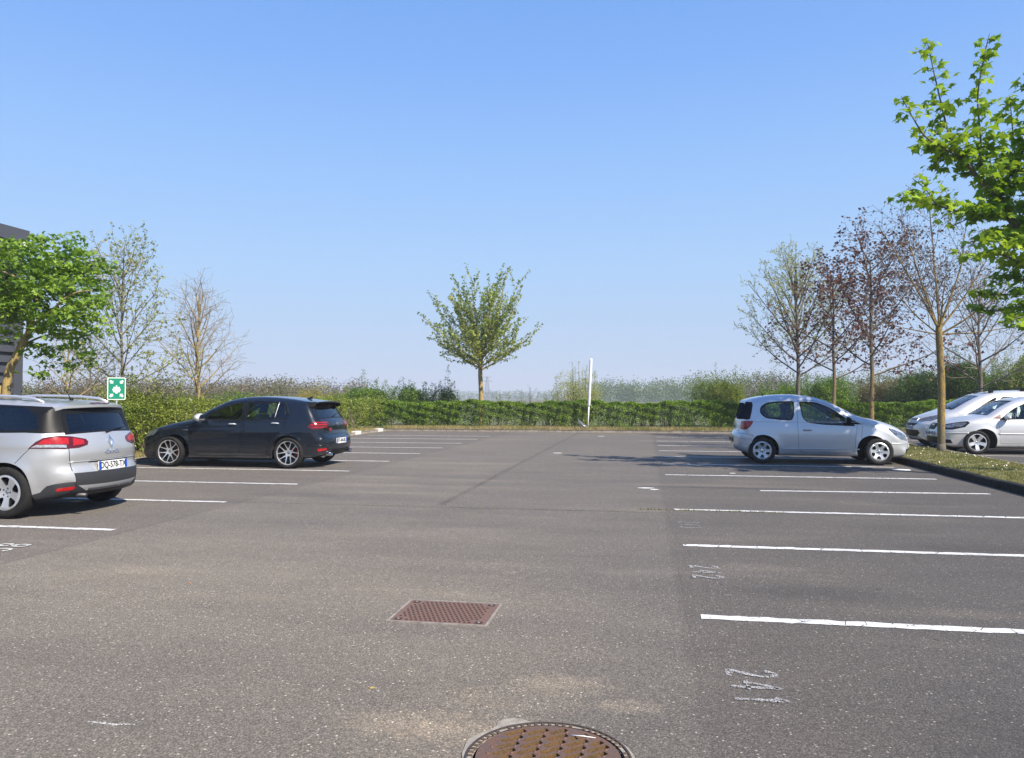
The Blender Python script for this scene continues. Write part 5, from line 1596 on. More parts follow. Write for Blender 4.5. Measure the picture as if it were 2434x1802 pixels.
# ------------------------------------------------------------------ rusty covers
def rust_mat(name, a, b_, c, scale=14):
    m, nt, o = new_mat(name)
    q = N(nt)
    P = q('ShaderNodeNewGeometry').outputs['Position']
    n1 = q.noise(P, scale, 5, .7); n2 = q.noise(P, scale * 9, 4, .7)
    col = q.mix(q.ramp(n1, [(.4, (0,) * 3), (.6, (1,) * 3)]), a, b_)
    col = q.mix(q.ramp(n2, [(.45, (0,) * 3), (.65, (1,) * 3)]), col, c)
    b = q('ShaderNodeBsdfPrincipled', {'Base Color': col, 'Roughness': .62, 'Metallic': .25})
    bp = q('ShaderNodeBump', {'Strength': .5, 'Distance': .003, 'Height': n2})
    nt.links.new(bp.outputs[0], b.inputs['Normal'])
    nt.links.new(b.outputs[0], o.inputs[0])
    return m
M_RUST = rust_mat('rusty_iron', (.205, .112, .072), (.165, .098, .068), (.26, .150, .10))
M_RUST2 = rust_mat('rusty_grate', (.155, .085, .055), (.11, .088, .080), (.22, .11, .055), 9)
M_RUST3 = rust_mat('rusty_grate_inside', (.15, .085, .035), (.10, .068, .036), (.22, .13, .06), 12)
M_STUD = simple('worn_stud', (.065, .040, .032), .6, metal=.3)
M_MORTAR = simple('pale_mortar', (.36, .32, .26), .95, var=.35, scale=25, bump=.6)

def rect_cover():
    p = [ground(921.4, 1479.6), ground(1161.8, 1491.2), ground(1190, 1437.1), ground(971.2, 1427.5)]
    c = sum(p, Vector()) / 4
    W, H = .655, .525
    root = empty('inspection_cover', (c.x, c.y, 0), 'rectangular rust brown iron cover with studs set in the asphalt', 'manhole cover')
    m_ = MB()
    for x0, x1, y0, y1 in ((-W / 2, W / 2, -H / 2, -H / 2 + .014), (-W / 2, W / 2, H / 2 - .014, H / 2), (-W / 2, -W / 2 + .014, -H / 2 + .014, H / 2 - .014), (W / 2 - .014, W / 2, -H / 2 + .014, H / 2 - .014)):
        m_.box(x0, x1, y0, y1, -.03, .010)
    m_.build('frame', simple('frame_pale', (.33, .29, .25), .8, var=.4, scale=30), root)
    m_ = MB(); w, h = W / 2 - .018, H / 2 - .018
    m_.box(-w, w, -h, h, -.03, .008)
    plate_ = m_.build('cover_plate', M_RUST, root)
    m_ = MB()
    nx, ny = 17, 12
    for j in range(ny):
        for i in range(nx):
            x = -w + .04 + (2 * w - .08) * (i + (.5 if j % 2 else 0)) / nx; y = -h + .035 + (2 * h - .07) * j / (ny - 1)
            if (abs(x) > w - .10 and abs(y) > h - .09): continue
            s = .0095
            m_.add([(x - s * .8, y - s * .8, .012), (x + s * .8, y - s * .8, .012), (x, y + s * 1.1, .012), (x - s * .8, y - s * .8, .007), (x + s * .8, y - s * .8, .007), (x, y + s * 1.1, .007)], [(0, 1, 2), (3, 4, 1, 0), (4, 5, 2, 1), (5, 3, 0, 2)])
    struct(m_.build('studs', M_STUD, plate_), 'stuff')
    for sx_ in (-1, 1):
        for sy_ in (-1, 1):
            m_ = MB(); x, y = sx_ * (w - .045), sy_ * (h - .04)
            m_.box(x - .024, x + .024, y - .020, y + .020, .008, .0105, bev=0)
            k = m_.build('lifting_slot', M_STUD, root)
            m_ = MB(); m_.lathe([(.008, .0105), (.008, .0125), (.0005, .0125)], 10, 'z', c=(x, y, 0)); m_.build('bolt', M_MORTAR, k)
rect_cover()

def round_grate():
    cx, cy = -.385, 3.035
    root = empty('round_grate', (cx, cy, 0), 'round rusty drain grate with slanting slots at the bottom edge of the photo', 'manhole cover')
    # mortar collar with an uneven outer edge
    n = 72; a = np.arange(n) * 2 * PI / n
    ro = .338 + .006 * np.sin(a * 5) + rng.normal(0, .002, n)
    ro += .075 * np.exp(-((a - 2.15) / .20) ** 4) + .02 * np.exp(-((a - 2.7) / .5) ** 2)
    V = np.concatenate([np.stack([.305 * np.cos(a), .305 * np.sin(a), np.full(n, .007)], 1), np.stack([ro * np.cos(a), ro * np.sin(a), np.full(n, .005)], 1), np.stack([(ro + .006) * np.cos(a), (ro + .006) * np.sin(a), np.full(n, -.01)], 1)])
    m_ = MB(); m_.add(V, [(i, n + i, n + (i + 1) % n, (i + 1) % n) for i in range(n)] + [(n + i, 2 * n + i, 2 * n + (i + 1) % n, n + (i + 1) % n) for i in range(n)])
    m_.build('mortar_collar', M_MORTAR, root)
    m_ = MB(); m_.lathe([(.322, .004), (.322, .012), (.330, .012), (.330, .004)], 72, 'z'); m_.build('outer_ring', simple('ring_dark', (.07, .055, .045), .7, metal=.3), root, auto=30)
    m_ = MB()
    for k in range(64):
        t = k * 2 * PI / 64
        if rng.uniform() < .15: continue
        c_, s_ = math.cos(t), math.sin(t)
        P = [(.302, -.006), (.320, -.006), (.320, .006), (.302, .006)]
        m_.prism([(u * c_ - v * s_, u * s_ + v * c_) for u, v in P], .006, .011)
    struct(m_.build('toothed_ring', simple('ring_rust', (.12, .08, .055), .8, var=.3), root), 'stuff')
    # grate disc with slots cut through
    ang = R(40); ca, sa = math.cos(ang), math.sin(ang)
    Rg = .288
    outer = np.stack([Rg * np.cos(a), Rg * np.sin(a)], 1)
    holes = []; hl, hw_ = .050, .0155
    for i in range(-7, 8):
        for j in range(-5, 6):
            u = j * .128 + (i % 3) * .043; v = i * .0425
            x = u * ca - v * -sa * -1; x = u * ca - v * sa; y = u * sa + v * ca
            e = math.hypot(abs(u) + hl, v)
            L0, L1 = -hl, hl
            # shorten slots at the rim
            lim = math.sqrt(max(0, (Rg - .022) ** 2 - v * v))
            A = max(u + L0, -lim); B = min(u + L1, lim)
            if B - A < .045: continue
            mu = (A + B) / 2; hh = (B - A) / 2
            loc = rpoly([(mu - hh, v - hw_), (mu + hh, v - hw_), (mu + hh, v + hw_), (mu - hh, v + hw_)], .009, 3)
            holes.append(np.stack([loc[:, 0] * ca - loc[:, 1] * sa, loc[:, 0] * sa + loc[:, 1] * ca], 1))
    v2, f2 = cdt([outer] + holes, [])
    cen = v2[f2].mean(1); ok = pip(cen, outer)
    for H in holes: ok &= ~pip(cen, H)
    f2 = f2[ok]
    aa = v2[f2[:, 1]] - v2[f2[:, 0]]; bb = v2[f2[:, 2]] - v2[f2[:, 0]]
    f2 = np.where((aa[:, 0] * bb[:, 1] - aa[:, 1] * bb[:, 0] > 0)[:, None], f2, f2[:, ::-1])
    m_ = MB(); m_.add(np.stack([v2[:, 0], v2[:, 1], np.full(len(v2), .012)], 1), f2.tolist())
    for H in holes:
        k = len(H)
        m_.add(np.concatenate([np.stack([H[:, 0], H[:, 1], np.full(k, .012)], 1), np.stack([H[:, 0] * 1, H[:, 1] * 1, np.full(k, -.035)], 1)]), [(i, (i + 1) % k, (i + 1) % k + k, i + k) for i in range(k)], 1)
    m_.lathe([(Rg, -.01), (Rg, .0105), (Rg - .002, .012)], 72, 'z')
    g_ = m_.build('grate', [M_RUST2, M_RUST3], root)
    m_ = MB(); m_.lathe([(.0005, -.04), (.30, -.04)], 40, 'z'); m_.build('silt_bed', simple('silt', (.07, .042, .022), .95, var=.6, scale=18, bump=.5), root)
    m_ = MB()
    for i in range(-6, 7, 1):
        for j in range(-5, 6):
            u = j * .128 + (i % 3) * .043 + .064; v = i * .0425 + .021
            if math.hypot(u, v) > .255: continue
            x = u * ca - v * sa; y = u * sa + v * ca
            m_.lathe([(.007, .012), (.006, .015), (.0005, .0155)], 8, 'z', c=(x, y, 0))
    struct(m_.build('anti_slip_studs', M_RUST2, root, smooth=True), 'stuff')
    # white twig resting on it
    m_ = MB(); c = Vector((cx, cy, 0))
    p0 = ground(1357, 1747.5, .016); p1 = ground(1388, 1750, .018); p2 = ground(1416, 1754, .014)
    m_.tube([p0[:], p1[:], p2[:]], [.0022, .003, .0012], 6)
    tag(m_.build('white_twig', M_LITTER, smooth=True), 'thin white plastic sliver lying on the round rusty grate', 'litter')
round_grate()
# the asphalt and the ground below stay closed under the grate: its bed is a shallow pan, so lower the lot there
def cut_lot():
    lot = bpy.data.objects['car_park_surface']
    n = 48; a = np.arange(n) * 2 * PI / n
    hole = np.stack([-.385 + .30 * np.cos(a), 3.035 + .30 * np.sin(a)], 1)
    box_ = np.array([(-10.97, -14), (45, -14), (45, 31.45), (-10.97, 31.45)], float)
    v, f = cdt([box_, hole], [])
    cen = v[f].mean(1); ok = pip(cen, box_) & ~pip(cen, hole); f = f[ok]
    aa = v[f[:, 1]] - v[f[:, 0]]; bb = v[f[:, 2]] - v[f[:, 0]]
    f = np.where((aa[:, 0] * bb[:, 1] - aa[:, 1] * bb[:, 0] > 0)[:, None], f, f[:, ::-1])
    me = lot.data; me.clear_geometry()
    me.from_pydata([(p[0], p[1], 0) for p in v], [], f.tolist()); me.update()
cut_lot()
# ------------------------------------------------------------------ leaves and twigs
def P3(px, py, Z):
    """lot coordinates of the point seen at a pixel, at depth Z in front of the camera"""
    d = _M @ Vector(((px - 1217) / _f, -(py - 901) / _f, -1))
    return np.array(cam.location) + np.array(d) * Z

MAPLE = np.array([(0, -.10), (.16, -.16), (.42, -.30), (.40, -.06), (.55, .16), (.30, .20), (.24, .38), (.13, .42), (0, .72), (-.13, .42), (-.24, .38), (-.30, .20), (-.55, .16), (-.40, -.06), (-.42, -.30), (-.16, -.16)])
LOBED = np.array([(0, -.25), (.35, -.28), (.50, .10), (.20, .22), (0, .58), (-.20, .22), (-.50, .10), (-.35, -.28)])
OVAL = np.array([(0, -.5), (.26, -.15), (.24, .2), (0, .5), (-.24, .2), (-.26, -.15)])
DIAM = np.array([(0, -.5), (.3, 0), (0, .5), (-.3, 0)])

def leaves(mb, pos, size, tmpl, r, up=.6, droop=.25, mi=0, dirs=None):
    """pos (N,3); flat little leaves, tips bending down"""
    pos = np.asarray(pos, float); n = len(pos)
    if n == 0: return
    nrm = r.normal(0, 1, (n, 3)); nrm[:, 2] = np.abs(nrm[:, 2]) * .5 + up * 2
    nrm /= np.linalg.norm(nrm, axis=1)[:, None]
    h = r.normal(0, 1, (n, 3)) if dirs is None else dirs + r.normal(0, .35, (n, 3))
    t = h - nrm * np.sum(h * nrm, 1)[:, None]; t /= np.linalg.norm(t, axis=1)[:, None] + 1e-9
    u = np.cross(t, nrm)
    s = size * r.uniform(.6, 1.15, n)
    k = len(tmpl)
    X = tmpl[:, 0][None, :, None]; Y = (tmpl[:, 1] + .2)[None, :, None]
    rad = (tmpl[:, 0] ** 2 * 1.2 + np.clip(tmpl[:, 1], 0, 1) ** 2)[None, :, None]
    Q = pos[:, None] + s[:, None, None] * (u[:, None] * X + t[:, None] * Y - np.array([0, 0, 1.0]) * droop * rad)
    mb.polys(Q, mi)

class Tree:
    def __init__(s, seed):
        s.r = np.random.default_rng(seed)
        s.wood = MB(); s.twigs = MB(); s.sites = []; s.dirs = []
    def limb(s, pts, r0, r1, n=7, big=True):
        pts = catmull(pts, 4) if len(pts) > 2 else np.array(pts, float)
        rad = np.linspace(1, 0, len(pts)) ** .8 * (r0 - r1) + r1
        (s.wood if big else s.twigs).tube(pts, rad, n)
        return pts, rad
    def grow(s, p, d, L, rad, lvl, sp):
        r = s.r
        n = max(3, int(L / sp['seg'][lvl]) + 1)
        pts = [np.array(p, float)]; d = np.array(d, float); d /= np.linalg.norm(d)
        D = [d]
        for i in range(n):
            d = d + r.normal(0, sp['wig'][lvl], 3) + np.array([0, 0, sp['trop'][lvl]])
            d /= np.linalg.norm(d); D.append(d)
            pts.append(pts[-1] + d * L / n)
        pts = np.array(pts)
        r1 = max(rad * .25, sp.get('rmin', .002))
        rr = np.linspace(rad, r1, n + 1)
        (s.wood if lvl <= sp.get('woodlvl', 0) else s.twigs).tube(pts, rr, (8, 6, 4, 3, 3)[min(4, lvl)], cap=False)
        if lvl >= sp['leaflvl']:
            m = max(1, int(L / sp['leafgap']))
            for t in (np.arange(m) + r.uniform(.2, .8)) / m:
                f = t * n; i = min(n - 1, int(f))
                if t < sp.get('leaft0', .15): continue
                s.sites.append(pts[i] + (pts[i + 1] - pts[i]) * (f - i)); s.dirs.append(D[i])
            s.sites.append(pts[-1]); s.dirs.append(D[-1])
        if lvl + 1 < len(sp['seg']):
            cnt = sp['cnt'][lvl]; k = max(1, int(round(cnt * L))) if cnt > 0 else 0
            az = r.uniform(0, 2 * PI)
            t0 = sp['t0'][lvl]
            for j in range(k):
                t = t0 + (1 - t0) * (j + r.uniform(.1, .9)) / k
                f = min(n - 1e-3, t * n); i = int(f)
                q = pts[i] + (pts[i + 1] - pts[i]) * (f - i)
                dd = D[i]
                az += 2.4 + r.normal(0, .3)
                ref = np.cross(dd, [0.1, .2, 1.0]); ref /= np.linalg.norm(ref) + 1e-9
                ref2 = np.cross(dd, ref)
                a = R(sp['ang'][lvl]) * r.uniform(.7, 1.25)
                cd = dd * math.cos(a) + (ref * math.cos(az) + ref2 * math.sin(az)) * math.sin(a)
                Lc = sp['len'][lvl] * (1 - sp['taper'][lvl] * t) * r.uniform(.65, 1.2)
                s.grow(q, cd, Lc, max(rr[i] * sp['rr'], sp.get('rmin', .002)), lvl + 1, sp)
        return pts
    def finish(s, root, bark, twig_mat, leaf_mats, tmpl, size, per=2, spread=.05, up=.6, droop=.25, dens=None, name='foliage'):
        s.wood.build('trunk', bark, root, smooth=True)
        if s.twigs.n: s.twigs.build('branches', twig_mat, root, smooth=True)
        if leaf_mats and s.sites:
            S = np.array(s.sites); Dd = np.array(s.dirs)
            S = np.repeat(S, per, 0); Dd = np.repeat(Dd, per, 0)
            off = s.r.normal(0, 1, S.shape); off /= np.linalg.norm(off, axis=1)[:, None]
            S = S + off * spread * s.r.uniform(.3, 1.2, (len(S), 1))
            S[:, 2] -= 0.0
            mb = MB()
            leaves(mb, S, size, tmpl, s.r, up, droop, dirs=off * 1.2 + Dd * .3)
            mb.build(name, leaf_mats, root)
        return len(s.sites)

BARK_GREY = bark_mat('grey_bark', (.17, .145, .11), (.13, .11, .085), (.08, .07, .055))
BARK_YELLOW = bark_mat('lichen_bark', (.13, .115, .08), (.36, .235, .045), (.08, .065, .045), zy=(.5, 5.2))
BARK_YEL2 = bark_mat('lichen_bark_light', (.20, .17, .12), (.42, .30, .10), (.13, .11, .07), split=.42)
BARK_YEL3 = bark_mat('lichen_bark_high', (.12, .10, .075), (.33, .21, .05), (.07, .06, .045), zy=(.2, 2.2))
TWIG_BROWN = simple('brown_twig', (.085, .065, .055), .9)
TWIG_GREY = simple('grey_twig', (.15, .13, .11), .9)
TWIG_TAN = simple('tan_twig', (.26, .22, .16), .9)
TWIG_DARK = simple('dark_twig', (.06, .05, .04), .9)
L_MAPLE = leaf_mat('maple_leaves', (.25, .39, .025), (.40, .52, .04), (.15, .28, .02), trans=.42, clump=1.3)
L_MAPLE2 = leaf_mat('soft_maple_leaves', (.21, .35, .042), (.31, .43, .06), (.13, .25, .03), trans=.45, clump=1.6)
L_CENTRE = leaf_mat('olive_leaves', (.27, .34, .055), (.37, .40, .09), (.19, .26, .06), trans=.4, clump=1.2)
L_PALE = leaf_mat('pale_spring_leaves', (.38, .41, .15), (.30, .35, .12), (.45, .45, .22), trans=.5)
L_RED = leaf_mat('purple_leaves', (.11, .034, .026), (.075, .028, .024), (.17, .065, .035), trans=.3)
L_BUD = leaf_mat('reddish_buds', (.17, .11, .095), (.12, .08, .07), (.20, .15, .10), trans=.2)
L_HEDGE = leaf_mat('hedge_leaves', (.15, .26, .018), (.23, .34, .028), (.10, .185, .014), trans=.38, clump=2.2)
L_BUSH = leaf_mat('bush_leaves', (.12, .22, .018), (.20, .30, .028), (.07, .14, .014), trans=.35, clump=1.5)
L_BUSHY = leaf_mat('yellow_bush_leaves', (.20, .26, .03), (.27, .30, .05), (.14, .20, .025), trans=.35, clump=1.5)
L_BUSHD = leaf_mat('deep_bush_leaves', (.065, .125, .012), (.12, .20, .022), (.045, .085, .010), trans=.3, clump=1.2)

# ------------------------------------------------------------------ big maple on the strip, right edge
def big_maple():
    Z = 13.0
    base = np.array([7.02, 14.4, .12])
    root = empty('maple_tree', base, 'tall maple in bright green leaf reaching in at the right edge of the photo', 'tree')
    T = Tree(3)
    o = base
    def L(*pp): return [P3(x, y, Z + dz) - o for x, y, dz in pp]
    fork = np.array([.0, .0, 3.0]);
    T.limb([(0, 0, -.15), (.02, 0, .05), (.0, .02, 1.5), tuple(fork)], .13, .10, 12)
    T.limb([(0, 0, -.15), (0, 0, .25)], .17, .125, 12)
    S = []   # shoots that carry leaves
    main, _ = T.limb([fork] + L((2455, 600, .1), (2405, 523, .1), (2370, 470, 0), (2335, 434, 0), (2310, 405, 0), (2287, 376, 0)), .075, .022, 8)
    S.append(main[8:])
    def shoot(pts, r0=.022): 
        p, _ = T.limb(pts, r0, .004, 5); S.append(p)
    shoot(L((2287, 376, 0), (2266, 340, 0), (2250, 300, .05), (2238, 250, .1), (2226, 200, .1), (2213, 141, .1), (2203, 93, .1)))
    shoot(L((2338, 436, 0), (2331, 380, -.1), (2331, 330, -.1), (2324, 238, -.1), (2331, 178, -.15), (2345, 109, -.2), (2353, 78, -.2)))
    shoot(L((2287, 376, 0), (2240, 350, -.2), (2200, 325, -.3), (2167, 275, -.3), (2142, 228, -.3)))
    shoot(L((2300, 390, 0), (2270, 375, .3), (2235, 385, .4), (2215, 405, .4)), .014)
    shoot(L((2395, 515, 0), (2350, 512, -.2), (2278, 503, -.3), (2213, 484, -.4), (2163, 477, -.4), (2128, 465, -.4)))
    shoot(L((2225, 487, -.4), (2200, 450, -.5), (2168, 424, -.5)), .012)
    shoot(L((2320, 510, -.2), (2280, 530, 0), (2255, 540, .1)), .012)
    shoot(L((2370, 470, 0), (2400, 420, .3), (2411, 370, .4), (2405, 290, .4), (2400, 228, .4)))
    shoot(L((2405, 420, .3), (2440, 330, 0), (2455, 230, 0), (2460, 150, 0)))
    shoot(L((2455, 600, .1), (2470, 480, 0), (2500, 400, -.3), (2540, 300, -.3), (2560, 180, -.3)))
    shoot(L((2440, 580, .1), (2390, 560, .5), (2340, 560, .7), (2300, 590, .8)))
    shoot(L((2480, 640, 0), (2420, 620, -.4), (2360, 600, -.6), (2320, 610, -.7), (2295, 600, -.7)))
    shoot(L((2500, 680, 0), (2440, 660, .2), (2390, 655, .4), (2350, 680, .5)))
    shoot(L((2510, 720, 0), (2450, 700, -.2), (2390, 700, -.4), (2340, 700, -.5), (2312, 690, -.5)))
    shoot(L((2515, 750, 0), (2460, 735, .1), (2410, 730, .1), (2360, 740, .1), (2325, 722, .1)))
    shoot(L((2520, 770, 0), (2470, 760, -.3), (2420, 755, -.5), (2400, 775, -.5)))
    shoot(L((2520, 770, 0), (2470, 775, .4), (2440, 785, .5)))
    shoot(L((2455, 600, .1), (2420, 560, -.5), (2390, 590, -.9), (2360, 560, -1.1)))
    shoot(L((2430, 560, 0), (2430, 520, .7), (2400, 480, 1.1), (2380, 490, 1.3)))
    # the rest of the crown, beyond the frame
    r = T.r
    sp = dict(seg=[.35, .25], wig=[.10, .12], trop=[.10, .06], cnt=[2.0, 0], t0=[.2, 0], ang=[50, 0], len=[1.1, 0], taper=[.5, 0], rr=.5, leaflvl=9, leafgap=.2, woodlvl=0)
    for k in range(8):
        az = R(-110 + k * 18 + r.normal(0, 5)); el = R(r.uniform(20, 62))
        d = np.array([math.cos(az) * math.cos(el), math.sin(az) * math.cos(el), math.sin(el)])
        st = fork + np.array([0, 0, r.uniform(-.3, 1.4)])
        p, _ = T.limb([st, st + d * 1.0 + (0, 0, .1), st + d * 2.0 + (0, 0, .35), st + d * r.uniform(2.4, 3.1) + (0, 0, .9)], .05, .006, 6)
        S.append(p[3:])
    for k in range(4):
        az = R(r.uniform(0, 360)); st = fork
        p, _ = T.limb([st, st + np.array([.3 * math.cos(az), .3 * math.sin(az), 1.4]), st + np.array([.7 * math.cos(az), .7 * math.sin(az), 2.9]), st + np.array([.8 * math.cos(az), .8 * math.sin(az), 4.1])], .06, .006, 6)
        S.append(p[3:])
    sites = []; dirs = []
    for p in S:
        seg = np.linalg.norm(np.diff(p, axis=0), axis=1); cum = np.concatenate([[0], np.cumsum(seg)]); Lp = cum[-1]
        thick = Lp * .55
        for t in np.arange(.10, Lp, .135):
            q = np.array([np.interp(t, cum, p[:, i]) for i in range(3)])
            f = t / Lp
            # side twig, shorter towards the tip
            for w in range(2 if f < .8 and f > .4 else 3):
                tl = (.10 + .34 * (1 - f) ** .9) * r.uniform(.5, 1.25)
                az = r.uniform(0, 2 * PI)
                d = np.array([math.cos(az), math.sin(az), r.uniform(-.1, .75)]); d /= np.linalg.norm(d)
                e = q + d * tl
                T.twigs.tube([q, (q + e) / 2 + (0, 0, .015), e], [.004, .003, .0018], 3, cap=False)
                m = max(1, int(tl / .10))
                for j in range(m):
                    z = q + d * tl * (j + 1) / m
                    for c in range(r.integers(2, 5)):
                        a2 = r.uniform(0, 2 * PI); dd = np.array([math.cos(a2), math.sin(a2), -.15]) 
                        sites.append(z + dd * r.uniform(.02, .09)); dirs.append(dd)
    mb = MB(); leaves(mb, np.array(sites), .155, MAPLE, r, up=.45, droop=.45, dirs=np.array(dirs))
    T.wood.build('trunk', BARK_GREY, root, smooth=True)
    T.twigs.build('branches', TWIG_BROWN, root, smooth=True)
    mb.build('foliage', L_MAPLE, root)
    print('maple leaves', len(sites))
big_maple()

# ------------------------------------------------------------------ trees of the strip, half bare
def base_at(px, Z, x_fixed=None):
    p = P3(px, 945, Z); return p
SP_BARE = dict(seg=[.35, .3, .22, .15], wig=[.05, .09, .13, .18], trop=[.035, .03, .02, .0], cnt=[4.2, 5.0, 6.0, 0], t0=[.12, .15, .1, 0], ang=[42, 48, 50, 0], len=[1.25, .62, .26, 0], taper=[.45, .5, .4, 0],
               rr=.42, leaflvl=3, leafgap=.09, woodlvl=0, rmin=.0032)
def strip_tree_bare():
    root = empty('bare_tree', (7.02, 20.0, .12), 'bare tree with a mustard yellow lichened trunk in front of the people carrier', 'tree', 'trees along the grass strip')
    T = Tree(21)
    T.limb([(0, 0, -.1), (0, 0, .6), (.02, 0, 1.6), (-.02, 0, 2.75), (-.02, 0, 3.05)], .092, .07, 12)
    T.limb([(0, 0, -.12), (0, 0, .22)], .12, .088, 12)
    f = np.array([-.02, 0, 2.95])
    for az, el, L, r0 in ((180, 70, 3.0, .032), (192, 62, 2.9, .034), (60, 86, 3.1, .036), (5, 70, 2.7, .034), (20, 52, 2.4, .028), (-10, 30, 2.1, .026), (185, 8, 1.5, .018), (0, 1, 2.2, .020), (95, 50, 1.8, .02), (-95, 50, 1.8, .02), (185, 38, 2.1, .02)):
        d = (math.cos(R(az)) * math.cos(R(el)), math.sin(R(az)) * math.cos(R(el)), math.sin(R(el)))
        T.grow(f - (0, 0, .0 if el > 40 else .12), d, L, r0, 0, SP_BARE)
    T.finish(root, BARK_YELLOW, TWIG_GREY, L_BUD, LOBED, .055, per=1, spread=.03, up=.1)
strip_tree_bare()

def red_tree(x, y, h, seed, label, n_l=9, size=.105):
    root = empty('purple_leaved_tree', (x, y, .1), label, 'tree', 'trees along the grass strip')
    T = Tree(seed)
    sp = dict(seg=[.35, .3, .2], wig=[.08, .13, .18], trop=[.03, .02, .0], cnt=[3.6, 4.6, 0], t0=[.15, .1, 0], ang=[48, 52, 0], len=[1.2, .5, 0], taper=[.45, .4, 0], rr=.42, leaflvl=1, leafgap=.085, woodlvl=0, rmin=.003)
    T.limb([(0, 0, -.1), (0, .02, 1.0), (.03, 0, 2.0), (.0, 0, 3.2), (.03, 0, h * .72), (.0, 0, h * .9)], .085, .015, 10)
    r = T.r
    for k in range(n_l + 6):
        z = 2.0 + (h - 2.7) * (k / (n_l + 5)) ** .9
        az = k * 137.5 + r.normal(0, 12); el = 25 + 40 * (z - 2) / (h - 2) + r.normal(0, 6)
        L = (2.9 - 1.7 * (z - 2) / (h - 2)) * r.uniform(.85, 1.15)
        d = (math.cos(R(az)) * math.cos(R(el)), math.sin(R(az)) * math.cos(R(el)), math.sin(R(el)))
        T.grow((0.01, 0, z), d, L, .028, 0, sp)
    T.finish(root, BARK_YEL3, TWIG_BROWN, L_RED, LOBED, size, per=1, spread=.07, up=.3, droop=.3)
red_tree(6.95, 25.5, 6.2, 5, 'purple leaved tree with yellow lichened trunk behind the small car')
red_tree(7.0, 30.6, 6.2, 9, 'slimmer purple leaved tree left of the one with the yellow trunk')

def pale_tree():
    root = empty('budding_tree', (6.25, 33.5, .1), 'budding tree with pale green shoots, leftmost above the small car', 'tree')
    T = Tree(33)
    sp = dict(seg=[.45, .35, .2], wig=[.04, .07, .12], trop=[.075, .08, .05], cnt=[3.2, 3.6, 0], t0=[.12, .1, 0], ang=[30, 35, 0], len=[1.35, .5, 0], taper=[.45, .35, 0], rr=.42, leaflvl=1, leafgap=.11, woodlvl=0, rmin=.004)
    T.limb([(0, 0, -.1), (0, 0, 1.2), (.03, 0, 2.4), (.0, 0, 4.0), (-.05, 0, 5.6), (-.02, 0, 7.0)], .105, .012, 10)
    r = T.r
    for k in range(24):
        z = 2.2 + 3.6 * (k / 23) ** 1.0
        az = k * 137.5 + r.normal(0, 12); el = 30 + 40 * (z - 2.2) / 3.6
        L = (3.9 - 2.3 * (z - 2.2) / 3.6) * r.uniform(.8, 1.1)
        d = (math.cos(R(az)) * math.cos(R(el)), math.sin(R(az)) * math.cos(R(el)), math.sin(R(el)))
        T.grow((0, 0, z), d, L, .035, 0, sp)
    T.finish(root, BARK_GREY, TWIG_GREY, L_PALE, OVAL, .085, per=2, spread=.05, up=.3)
pale_tree()

def far_bare_tree(loc, h, seed, label, name='bare_tree', bark=None, twig=None, leaf=None, size=.05, spread=1.0, trunk_h=.33, r0=.10, per=1, cnt=1.0, rough=None, n=16, el0=30, leafgap=.12, mat_t=None, rm=.0035):
    root = empty(name, loc, label, 'tree')
    T = Tree(seed)
    sp = dict(seg=[.4, .3, .22], wig=[.05, .09, .14], trop=[.05, .04, .02], cnt=[3.6 * cnt, 4.4 * cnt, 0], t0=[.12, .1, 0], ang=[40, 46, 0], len=[h * .20, h * .09, 0], taper=[.45, .4, 0], rr=.42, leaflvl=1 if leaf else 9, leafgap=leafgap, woodlvl=0, rmin=rm)
    if rough: sp.update(rough)
    T.limb([(0, 0, -.15), (.0, .0, h * .15), (.03, 0, h * .35), (-.02, 0, h * .6), (.02, 0, h * .88)], r0, .01, 10)
    r = T.r
    for k in range(n):
        f = k / (n - 1); z = h * (trunk_h + (.82 - trunk_h) * f)
        az = k * 137.5 + r.normal(0, 12); el = el0 + (70 - el0) * f + r.normal(0, 5)
        L = h * spread * (.42 - .22 * f) * r.uniform(.8, 1.15)
        d = (math.cos(R(az)) * math.cos(R(el)), math.sin(R(az)) * math.cos(R(el)), math.sin(R(el)))
        T.grow((0, 0, z), d, L, r0 * .33, 0, sp)
    T.finish(root, bark or BARK_GREY, twig or TWIG_GREY, leaf, OVAL if size < .07 else LOBED, size, per=per, spread=.04, up=.3)
    return root
far_bare_tree((11.6, 29.4, 0), 5.9, 41, 'spreading bare tree behind the people carrier, near the right edge', spread=1.0, trunk_h=.30, el0=22, n=18, twig=TWIG_TAN)

